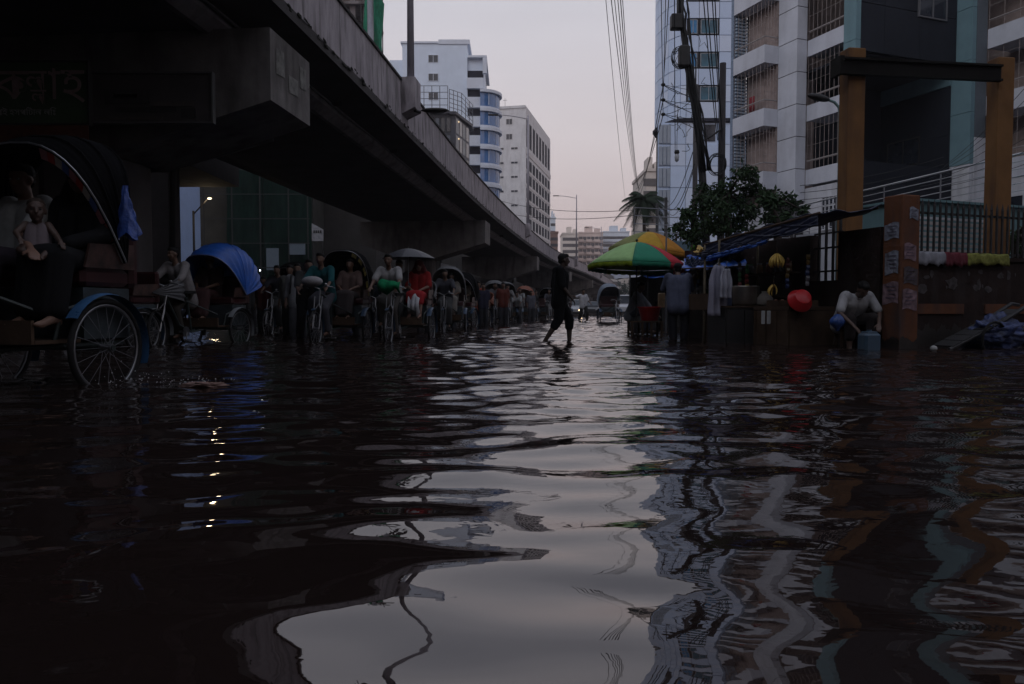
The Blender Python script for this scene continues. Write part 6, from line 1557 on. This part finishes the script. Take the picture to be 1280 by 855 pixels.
# farther awnings beyond
S3 = thing("far_stall", "farther stall with white and blue sheet roof seen under the green umbrella", "stall", at(838, 400, 24), .2); S3.location.z = WZ
sheet(S3, "white_awning", (-1.6, 1.2, 1.9), (1.0, 1.2, 2.4), (.9, -.3, 2.1), (-1.9, -.3, 1.62), mat("white_sheet", (.38, .38, .42), .7, .2, 5), seed=12)
sheet(S3, "blue_awning", (-1.0, .8, 2.0), (1.8, .8, 2.0), (1.8, -.5, 1.72), (-1.0, -.5, 1.68), Mtb, seed=13)
m = MB(); m.box(-1.0, 2.4, .9, 1.0, 0, 1.95); m.build("back_board", M_iron, S3)
for x in (-1.5, 0, 1.7): m = MB(); m.cyl((x, -.4, 0), (x, -.4, 1.8), .025, .025, 7); m.build("post", M_iron, S3)
for k in range(4): m = MB(); m.box(-.9 + k * .7, -.3 + k * .7, .2, .8, 0, .8 + .15 * (k % 2)); m.build("counter_box", M_iron, S3)
p_ = at(828, 376, 22); m = MB(); m.bbox(-.12, .12, -.1, .1, 0, .42, .02); tag(m.build("tin_can", mat("tan_tin", (.30, .19, .10), .5, .3, 6), None, loc=p_ + Vector((0, 0, -.2))), "tan upright tin standing on the counter under the umbrellas", "tin")
m = MB(); m.cyl((0, 0, 0), (0, 0, 2.6), .02, .02, 6); tag(m.build("awning_post", M_steel, None, loc=Vector((at(832, 400, 18.5).x, 18.5, WZ))), "thin pale post just left of the man in grey-blue", "post")
# cloths on the wall
def wallcloth(label, x0, x1, m_, drop=.12, seed=0):
    L = x1 - x0
    def P(u, v):
        prof = [(-.085, -drop), (-.08, .0), (-.06, .045), (.10, .05), (.2, .045)]
        i = min(3, int(v * 4)); f = v * 4 - i; a = prof[i]; b = prof[i + 1]; y_ = a[0] + (b[0] - a[0]) * f; z = a[1] + (b[1] - a[1]) * f
        w_ = .018 * math.sin(u * 14 + seed) + .012 * math.sin(u * 31 + v * 5 + seed)
        return Vector((x0 + L * u, y_ - abs(w_) * .6, 1.53 + z + (w_ if v < .3 else abs(w_) + .015)))
    m = MB(); m.grid(P, 24, 9); o = m.build("laundry_cloth", m_, None, True, P0, ANG); o.modifiers.new("t", 'SOLIDIFY').thickness = .012
    return tag(o, label, "cloth", None)
wallcloth("crumpled white cloth laid on the wall top next to the poster pillar", .30, .92, mat("wall_white_cloth", (.27, .27, .30), .9, .2, 7), .12, 1)
wallcloth("faded red cloth laid on the wall top between the white and the lime ones", .90, 1.42, mat("wall_red_cloth", (.13, .03, .04), .9, .3, 7), .13, 2)
wallcloth("lime yellow patterned cloth laid on the wall top, farthest right", 1.40, 2.35, mat("wall_lime_cloth", (.19, .19, .05), .9, .6, 11), .10, 4)
# cart shafts and tarp bundle leaning against the wall
t = thing("hand_cart", "dark upended hand cart leaning against the boundary wall", "cart", local(1.0, -.55, 0), ANG)
for y_ in (-.18, .12):
    m = MB(); m.tube([(-.75, y_, .12), (.4, y_, .55), (.95, y_, .80), (1.12, y_, .78)], .03, 6); m.build("shaft", M_iron, t)
for k in range(7):
    a = k / 6; m = MB(); m.box(-.10, .10, -.20, .14, -.012, .012, T((-.6 + a * 1.3, 0, .20 + a * .47)) @ Matrix.Rotation(-.36, 4, 'Y')); m.build("plank", M_iron, t)
w_ = MB(); w_.tube([(0, .0 + .26 * math.cos(a), .26 * math.sin(a)) for a in np.linspace(0, 2 * PI, 25)[:-1]], .02, 6, True); o = w_.build("wheel", M_rubber, t, True, (.1, -.25, .26), PI / 2)
def lump(name, label, loc, r_, m_, seed, cat):
    rr = random.Random(seed); ph = [rr.uniform(0, 6) for _ in range(5)]
    mb = MB(); mb.ball((0, 0, 0), (1, 1, 1), 54, 34)
    mb.v = [tuple(Vector((x * r_[0], y * r_[1], z * r_[2])) * (1 + .5 * noise.fractal(Vector((x, y, z)) * 1.6 + Vector((ph[0], ph[1], 0)), .7, 2.2, 5) - .22 * abs(noise.noise(Vector((x, y, z)) * 4.5 + Vector((ph[2], 0, ph[3])))))) for x, y, z in mb.v]
    return tag(mb.build(name, m_, None, True, loc), label, cat)
lump("tarp_bundle", "crumpled bundle wrapped in dull blue tarpaulin at the foot of the wall", local(1.35, -.62, .34), (.42, .28, .26), mat("dull_blue_tarp", (.03, .045, .13), .45, .8, 5, .02), 3, "bundle")
lump("tarp_bundle", "flatter dark part-wrapped bundle right of the dull blue one", local(2.1, -.5, .22), (.45, .28, .22), mat("dark_tarp", (.03, .03, .04), .5, .5, 5, .02), 5, "bundle")
m = MB(); m.ball((0, 0, .0), (.05, .045, .045), 10, 8); tag(m.build("floating_cup", mat("litter_white", (.38, .37, .36), .7, .2, 9), None, True, Vector((at(1167, 442, 10.9).x, 10.9, .03))), "small crumpled white cup floating before the wall", "litter")
lump("floating_litter", "flat pinkish scrap of litter floating in the water near the nearest rickshaw", Vector((at(255, 482, 5.9).x, 5.9, .008)), (.16, .09, .022), mat("litter_pink", (.22, .14, .12), .8, .4, 9), 8, "litter")
for k, (px, py) in enumerate(((640, 722), (725, 660), (612, 742))):
    pass

# ================================================================ UTILITY POLES, CABLES
def cable(label, pts, r, name="overhead_cable", group="overhead cables strung along the street", m_=None):
    mb = MB(); mb.tube(pts, r, 5); return tag(mb.build(name, m_ or M_cable, None, True), label, "cable", group)
def sagline(a, b, sag, n=14): return [a.lerp(b, k / n) + Vector((0, 0, -sag * 4 * (k / n) * (1 - k / n))) for k in range(n + 1)]
YP = 24.0
lp = thing("utility_pole", "leaning utility pole thick with tangled cables and a dark box", "pole", Vector((at(880, 300, YP).x, YP, WZ)))
bx = lp.location
def L(px, py, Y=YP): return at(px, py, Y) - bx
m = MB(); m.tube([L(884, 330), L(878, 220), L(872, 150), L(860, 80), L(850, 10), L(846, -40)], [.13, .12, .11, .10, .09, .09], 10); m.build("shaft", M_iron, lp, True)
r6 = random.Random(21)
for k in range(11):
    pts = []; o1 = r6.uniform(-.12, .12); o2 = r6.uniform(-.15, .05)
    for j, (px, py) in enumerate(((849, -10), (852, 20), (856, 50), (860, 80), (865, 110), (870, 145), (874, 175), (879, 215))):
        pts.append(L(px, py) + Vector((o1 + r6.uniform(-.09, .09), o2 - .12 + r6.uniform(-.04, .04), 0)))
    m = MB(); m.tube(pts, r6.uniform(.018, .04), 6); m.build("cable_run", M_cable, lp, True)
m = MB(); a = L(846, 30); m.bbox(a.x - .22, a.x + .12, -.3, .0, a.z - .22, a.z + .22, .02); m.build("splice_box", M_iron, lp)
m = MB(); a = L(855, 72); m.bbox(a.x - .2, a.x + .13, -.32, .0, a.z - .35, a.z + .3, .05); m.build("cable_joint", M_iron, lp)
def coil(parent, c, R_, n, m_=M_cable, nm="cable_coil"):
    for k in range(n):
        rr = R_ * r6.uniform(.75, 1.1); tx = r6.uniform(-.3, .3); el = r6.uniform(1.0, 1.5)
        m = MB(); m.tube([c + Vector((rr * math.cos(a) + .05 * k * .3, -.15 + .03 * math.sin(3 * a + k) + tx * .2 * math.sin(a), rr * el * math.sin(a))) for a in np.linspace(0, 2 * PI, 25)[:-1]], .012, 5, True); m.build(nm, m_, parent, True)
coil(lp, L(847, 74), .26, 6)
for k in range(14):
    c = L(r6.uniform(838, 880), r6.uniform(0, 200)); m = MB(); pts = [L(846 + (c.z) * 0, 0) * 0 + c]
    for j in range(6): pts.append(pts[-1] + Vector((r6.uniform(-.16, .16), r6.uniform(-.05, .05), r6.uniform(-.25, .2))))
    m.tube(pts, .009, 4); m.build("loose_wire", M_cable, lp, True)
# straight poles
def upole(label, px, ytop, Y, r, m_=None):
    p_ = at(px, 300, Y); h = at(px, ytop, Y).z - WZ; t = thing("utility_pole", label, "pole", (p_.x, Y, WZ)); mb = MB(); mb.cyl((0, 0, 0), (0, 0, h), r * 1.1, r * .9, 14); mb.build("shaft", m_ or M_iron, t, True); return t, h
up1, h1 = upole("thick straight dark steel pole right of the leaning cable pole", 901, 79, 25.0, .115, mat("dark_painted_pole", (.045, .04, .042), .7, .2, 4))
coil(up1, Vector((-.25, -.1, h1 - 3.3)), .30, 6)
m = MB(); m.tube([(0, -.1, h1 - 2.1), (-.5, -.12, h1 - 2.45)], .03, 6); m.build("bracket", M_iron, up1)
up2, h2 = upole("slim straight pole just behind the leaning cable pole", 868, 106, 25.5, .085, mat("grey_pole", (.12, .11, .11), .8, .2, 4))
# three insulator brackets
for k, y_ in enumerate((106, 125, 143)):
    a = at(829, y_, 24.5) - Vector(up2.location); m = MB(); m.tube([a, Vector((0, -.1, a.z - .25))], .012, 5); m.tube([a + Vector((.1, 0, -.02)), Vector((0, -.1, a.z + .05))], .008, 5); br = m.build("insulator_bracket", M_iron, up2)
    m = MB(); m.ball((a.x, a.y, a.z), (.075, .06, .055), 10, 8); m.build("insulator", M_iron, br, True)
pj2, hj = upole("short dark pole with curved bracket near the palm, left one", 821, 254, 42, .08)
pj3, hj3 = upole("short dark pole near the palm, right one", 832, 247, 40, .09)
# hanging lamp bulb
bl = thing("street_bulb", "clear glass lamp hanging from the cables left of the poles", "lamp", at(846, 196, 24))
m = MB(); m.lathe([(0, .22), (.07, .20), (.085, .12), (.05, .08)], 14); m.build("cap", M_iron, bl, True); m = MB(); m.lathe([(.05, .08), (.075, .0), (.06, -.12), (.0, -.17)], 14); m.build("globe", mat("pale_glass", (.55, .56, .60), .15, .1, 4), bl, True)
m = MB(); m.tube([(0, 0, .22), (.0, 0, .5), (.02, 0, 1.6)], .008, 5); m.build("flex", M_cable, bl)
# cables
k = 0
for (xa, xb, yb, Ya, Yb, r_) in ((752, 784, 262, 11, 60, .006), (757, 797, 232, 11, 58, .008), (762, 798, 232, 11.5, 60, .007), (767, 799, 236, 12, 58, .008), (771, 800, 236, 12, 55, .009), (774, 801, 240, 12, 56, .007)):
    a = at(xa, -60, Ya); b = at(xb, yb, Yb); k += 1
    cable(("leftmost", "second from left", "third from left", "third from right", "second from right", "rightmost")[k - 1] + " overhead cable of the bundle crossing open sky toward the palm", sagline(a, b, .45 + .12 * k), r_)
for (p1, Y1, p2, Y2, r_) in (((838, -40), 14, (829, 106), 24.5, .009), ((833, -40), 15, (829, 125), 24.5, .009), ((826, -40), 15, (829, 143), 24.5, .009), ((843, -40), 16, (844, 190), 24, .01)):
    cable("thin cable dropping from overhead to the %s" % {106: "topmost insulator", 125: "middle insulator", 143: "lowest insulator", 190: "clear glass lamp"}[p2[1]], sagline(at(*p1, Y1), at(*p2, Y2), .12), r_, group="thin cables above the insulators")
for k_, (p1, p2) in enumerate((((876, -40), (897, 175)), ((881, -40), (900, 190)), ((888, -40), (902, 160)), ((892, -40), (903, 175)))):
    cable(("leftmost", "second", "third", "rightmost")[k_] + " of the four dark cables dropping beside the thick straight pole", sagline(at(*p1, 18), at(*p2, 24.8), .2), .014, group="cables beside the thick straight pole")
for k_, (p1, p2) in enumerate((((829, 106), (868, 118)), ((829, 125), (868, 135)), ((829, 143), (868, 122)), ((846, 150), (872, 140)))):
    cable("short slack cable from the %s to the slim pole" % ("topmost insulator", "middle insulator", "lowest insulator", "glass lamp flex")[k_], sagline(at(*p1, 24.5), at(*p2, 24.6), .12), .010, group="short slack cables by the insulators")
for k_, (x1, y1, x2, y2, Y1, Y2) in enumerate(((829, 143, 795, 236, 24.5, 58), (829, 125, 797, 240, 24.5, 58), (829, 106, 799, 246, 24.5, 58), (868, 205, 836, 262, 25, 42), (866, 190, 832, 258, 25, 42), (866, 215, 838, 268, 25, 42))):
    cable("cable from the %s running off down the street past the palm" % ("lowest insulator", "middle insulator", "topmost insulator", "slim pole, middle one,", "slim pole, upper one,", "slim pole, lower one,")[k_], sagline(at(x1, y1, Y1), at(x2, y2, Y2), .5), .014, group="cables from the poles toward the palm")
cable("upper thin wire spanning the sky right of the far street lamp", sagline(at(600, 243, 110), at(800, 262, 70), 1.0), .03, group="thin wires across the far sky")
cable("lower thin wire spanning the sky right of the far street lamp", sagline(at(600, 258, 110), at(800, 268, 70), 1.0), .03, group="thin wires across the far sky")
for k_ in range(7):
    cable(("topmost", "second from top", "third from top", "middle", "third from bottom", "second from bottom", "lowest")[6 - k_] + " thin wire sloping across the teal strip behind the ochre gate", sagline(at(1180 - k_ * 6, 208 + k_ * 5, 22), at(1290, 100 + k_ * 17, 15), .1), .006, group="thin wires behind the ochre gate")
for k_ in range(3):
    cable(("topmost", "middle", "lowest")[k_] + " wire running behind the gate post above the tarpaulin stall", sagline(at(1000, 232 + k_ * 9, 21), at(1180, 196 + k_ * 9, 22), .12), .008, group="wires over the tarpaulin stall")
# street lamp by the ochre gate
sl_ = thing("street_lamp", "curved-neck street lamp with dark oval head left of the ochre gate", "street lamp", Vector((at(1047, 300, 16.5).x, 16.5, WZ)))
hz = at(1047, 135, 16.5).z - WZ
m = MB(); m.tube([(0, 0, 0), (0, 0, hz - .1), (-.03, 0, hz + .02), (-.12, 0, hz + .12), (-.25, 0, hz + .17)], .03, 8); m.build("pole", mat("pale_teal_pole", (.16, .25, .25), .6, .2, 4), sl_, True)
m = MB(); m.ball((0, 0, 0), (.25, .09, .075), 16, 10, T((-.46, 0, hz + .22)) @ Matrix.Rotation(.22, 4, 'Y')); m.build("lamp_head", M_iron, sl_, True)
# lit lamp under the flyover
pl = at(262, 248, 33)
ll = thing("lit_street_lamp", "small lit warm lamp on a slanting arm under the flyover", "lamp", (pl.x, pl.y, WZ))
m = MB(); m.tube([(-.75, .1, 0), (-.75, .1, pl.z - .4)], .05, 8); m.build("pole", M_iron, ll, True)
m = MB(); m.tube([(-.75, .1, pl.z - .55), (-.3, .05, pl.z - .1), (-.05, 0, pl.z + .14)], .03, 6); m.build("arm", M_iron, ll, True)
m = MB(); m.ball((0, 0, pl.z + .12), (.10, .07, .045), 12, 8); m.build("bulb", mat("warm_lit_bulb", (1, .85, .6), .4, 0, emit=(1, .76, .46, 1.5)), ll, True)
ld = bpy.data.lights.new("lamp_light", 'POINT'); ld.energy = 12; ld.specular_factor = 0; ld.color = (1, .78, .5); ld.shadow_soft_size = .1
lo = bpy.data.objects.new("lamp_light", ld); C.objects.link(lo); lo.parent = ll; lo.location = (0, -.18, pl.z - .02)
pl2 = at(325, 338, 30)
l2 = thing("hand_lamp", "tiny distant white light low under the flyover", "lamp", (pl2.x, pl2.y, WZ)); m = MB(); m.ball((0, 0, pl2.z + .12), .03, 8, 6); m.build("bulb", mat("white_lit_bulb", (1, 1, 1), .4, 0, emit=(.9, .95, 1, 4)), l2, True); m = MB(); m.cyl((0, .05, 0), (0, .05, pl2.z + .1), .02, .02, 6); m.build("stand", M_iron, l2)

# ================================================================ TREES
def leaf_mass(clumps, n_per, size, seed, name="foliage", elong=2.4):
    rg = np.random.default_rng(seed); V = []; 
    for (c, r) in clumps:
        n = int(n_per * (r[0] * r[1] * r[2]) ** .6); 
        d = rg.normal(size=(n, 3)); d /= np.linalg.norm(d, axis=1)[:, None]; rad = rg.uniform(.25, 1.0, n) ** .5
        # sub-clumps give uneven outline
        sub = rg.normal(size=(9, 3)); sub /= np.linalg.norm(sub, axis=1)[:, None]
        k = rg.integers(0, 9, n)
        p = np.array(c) + (d * rad[:, None] * .62 + sub[k] * .48) * np.array(r)
        ax_ = rg.normal(size=(n, 3)); ax_[:, 2] -= .5; ax_ /= np.linalg.norm(ax_, axis=1)[:, None]
        b = rg.normal(size=(n, 3)); b = np.cross(ax_, b); b /= np.linalg.norm(b, axis=1)[:, None]
        s = size * rg.uniform(.6, 1.3, n)[:, None]
        V.append(np.stack([p, p + ax_ * s * elong * .5 + b * s * .5, p + ax_ * s * elong, p + ax_ * s * elong * .5 - b * s * .5], 1))
    V = np.concatenate(V).reshape(-1, 3); nf = len(V) // 4
    me = bpy.data.meshes.new(name); me.vertices.add(len(V)); me.vertices.foreach_set("co", V.ravel().astype(np.float32))
    me.loops.add(nf * 4); me.loops.foreach_set("vertex_index", np.arange(nf * 4, dtype=np.int32))
    me.polygons.add(nf); me.polygons.foreach_set("loop_start", np.arange(0, nf * 4, 4, dtype=np.int32)); me.update(calc_edges=True); return me
Mleaf = mat("dark_leaf", (.035, .062, .028), .7, .55, 1.6); Mleaf2 = mat("mid_leaf", (.055, .085, .035), .7, .5, 1.8); Mbark = mat("dark_bark", (.05, .04, .035), .95, .3, 5, .01)
def tree(label, Y, trunk, lumps, m_, seed, size=.062, n=520, group=None):
    b = at(trunk[0][0], 300, Y); b = Vector((b.x, Y, WZ)); t = thing("leafy_tree", label, "tree", b, 0, group); s = Y / FPX
    pts = [at(px, py, Y) - b for px, py in trunk]; pts[0].z = 0
    m = MB(); m.tube(pts, [.13 - .08 * k / (len(pts) - 1) for k in range(len(pts))], 9); m.build("trunk", Mbark, t, True)
    rr = random.Random(seed); cl = []
    for (px, py, r) in lumps:
        c = at(px, py, Y) - b; c.y += rr.uniform(-.5, .5); cl.append((tuple(c), (r * s, r * s * 1.1, r * s * .85)))
        st = pts[-1] * .8 + pts[-2] * .2 if rr.random() < .5 else pts[-1]
        m = MB(); m.tube([st, st.lerp(c, .5) + Vector((0, 0, .1)), c], [.045, .03, .012], 6); m.build("limb", Mbark, t, True)
    o = obj("crown", leaf_mass(cl, n, size, seed), m_, t); return t
tree("bushy dark green tree in front of the balcony apartments", 21, [(913, 300), (911, 285), (906, 262), (912, 240)], [(925, 222, 17), (905, 238, 20), (938, 235, 14), (918, 258, 22), (893, 262, 17), (945, 262, 12), (928, 280, 16), (900, 283, 16)], Mleaf, 1, n=2300)
tree("lower dark tree leaning right above the navy tarpaulin", 19.5, [(975, 300), (972, 280), (966, 262), (962, 252)], [(972, 246, 16), (955, 256, 14), (992, 250, 13), (983, 268, 12), (1005, 262, 8), (962, 272, 12)], Mleaf, 2, n=2300)
tree("dark leafy tree around the base of the leaning cable pole", 22, [(870, 320), (868, 290), (866, 265), (872, 248)], [(860, 272, 15), (878, 255, 16), (848, 283, 9), (882, 285, 17), (865, 296, 16), (885, 232, 11)], Mleaf, 3, n=2300)
tree("small grey-green street tree far off below the pale block", 150, [(778, 385), (778, 370), (779, 365), (780, 362)], [(772, 368, 8), (780, 360, 10), (788, 366, 9), (776, 374, 9), (786, 376, 9)], mat("hazy_leaf", (.07, .09, .08), .9, .3, .5), 4, size=.3, n=55)
tree("rounded dark tree behind the market awnings near the palm", 45, [(846, 330), (846, 310), (845, 300), (846, 292)], [(838, 296, 10), (850, 290, 12), (860, 300, 11), (842, 308, 12)], Mleaf, 5, size=.12, n=260)
# bright little plant
tree("small bright green shrub growing between the mustard tarpaulin and the trees", 20, [(866, 330), (866, 322), (865, 316), (865, 312)], [(865, 318, 4), (864, 309, 3)], mat("bright_leaf", (.06, .17, .02), .7, .3, 5), 6, size=.05, n=2500)
tree("dark shrub showing through the iron fence at the far right", 14.2, [(1272, 330), (1272, 310), (1270, 300), (1271, 294)], [(1270, 298, 16), (1282, 280, 12), (1262, 312, 10), (1290, 300, 16)], Mleaf, 9, size=.045, n=3000)
# palm
pc = at(800, 252, 60); pt = thing("palm_tree", "dark coconut palm standing against the sky left of the panelled tower", "palm", (pc.x + .3, 60, WZ))
m = MB(); m.tube([(0, 0, 0), (.1, 0, pc.z * .5), (0, 0, pc.z + .3)], [.2, .15, .12], 9); m.build("trunk", Mbark, pt, True)
r8 = random.Random(8)
for k in range(34):
    a = 2 * PI * k / 34 * 2.3 + r8.uniform(-.2, .2); el = r8.uniform(-.5, 1.25); Lf = r8.uniform(1.7, 2.4)
    base = Vector((0, 0, pc.z + .3)); pts = []
    for j in range(9):
        u = j / 8; rr = Lf * u * math.cos(el * (1 - .2 * u)); zz_ = Lf * (u * math.sin(el) - .62 * u * u); pts.append(base + Vector((rr * math.cos(a), rr * math.sin(a), zz_)))
    mb = MB(); mb.tube(pts, [.03 * (1 - j / 10) for j in range(9)], 4)
    side = Vector((-math.sin(a), math.cos(a), 0))
    for j in range(40):
        u = .08 + .9 * j / 39; i = min(7, int(u * 8)); f = u * 8 - i; p_ = pts[i].lerp(pts[i + 1], f); tdir = (pts[i + 1] - pts[i]).normalized(); w_ = .75 * math.sin(PI * (.12 + .86 * u)) ** .6
        for q in (-1, 1):
            e = p_ + side * q * w_ * .62 + tdir * w_ * .35 + Vector((0, 0, -w_ * .55)); mb.add([p_ - tdir * .03, p_ + tdir * .03, e], [(0, 1, 2)])
    mb.build("frond", mat("palm_leaf", (.022, .034, .02), .8, .4, 2), pt)
# ================================================================ HAZE
hz_ = MB(); hz_.box(-380, 380, -75, 620, -1.4 - .8, 62)
hm = bpy.data.materials.new("street_haze"); hm.use_nodes = True
hn = hm.node_tree; hn.nodes.clear(); ho = hn.nodes.new("ShaderNodeOutputMaterial"); hv = hn.nodes.new("ShaderNodeVolumePrincipled")
hv.inputs["Color"].default_value = (.88, .84, .88, 1); hv.inputs["Density"].default_value = 0.00055; hv.inputs["Anisotropy"].default_value = .2
hn.links.new(hv.outputs[0], ho.inputs["Volume"])
struct("haze", hz_, hm, kind='stuff')
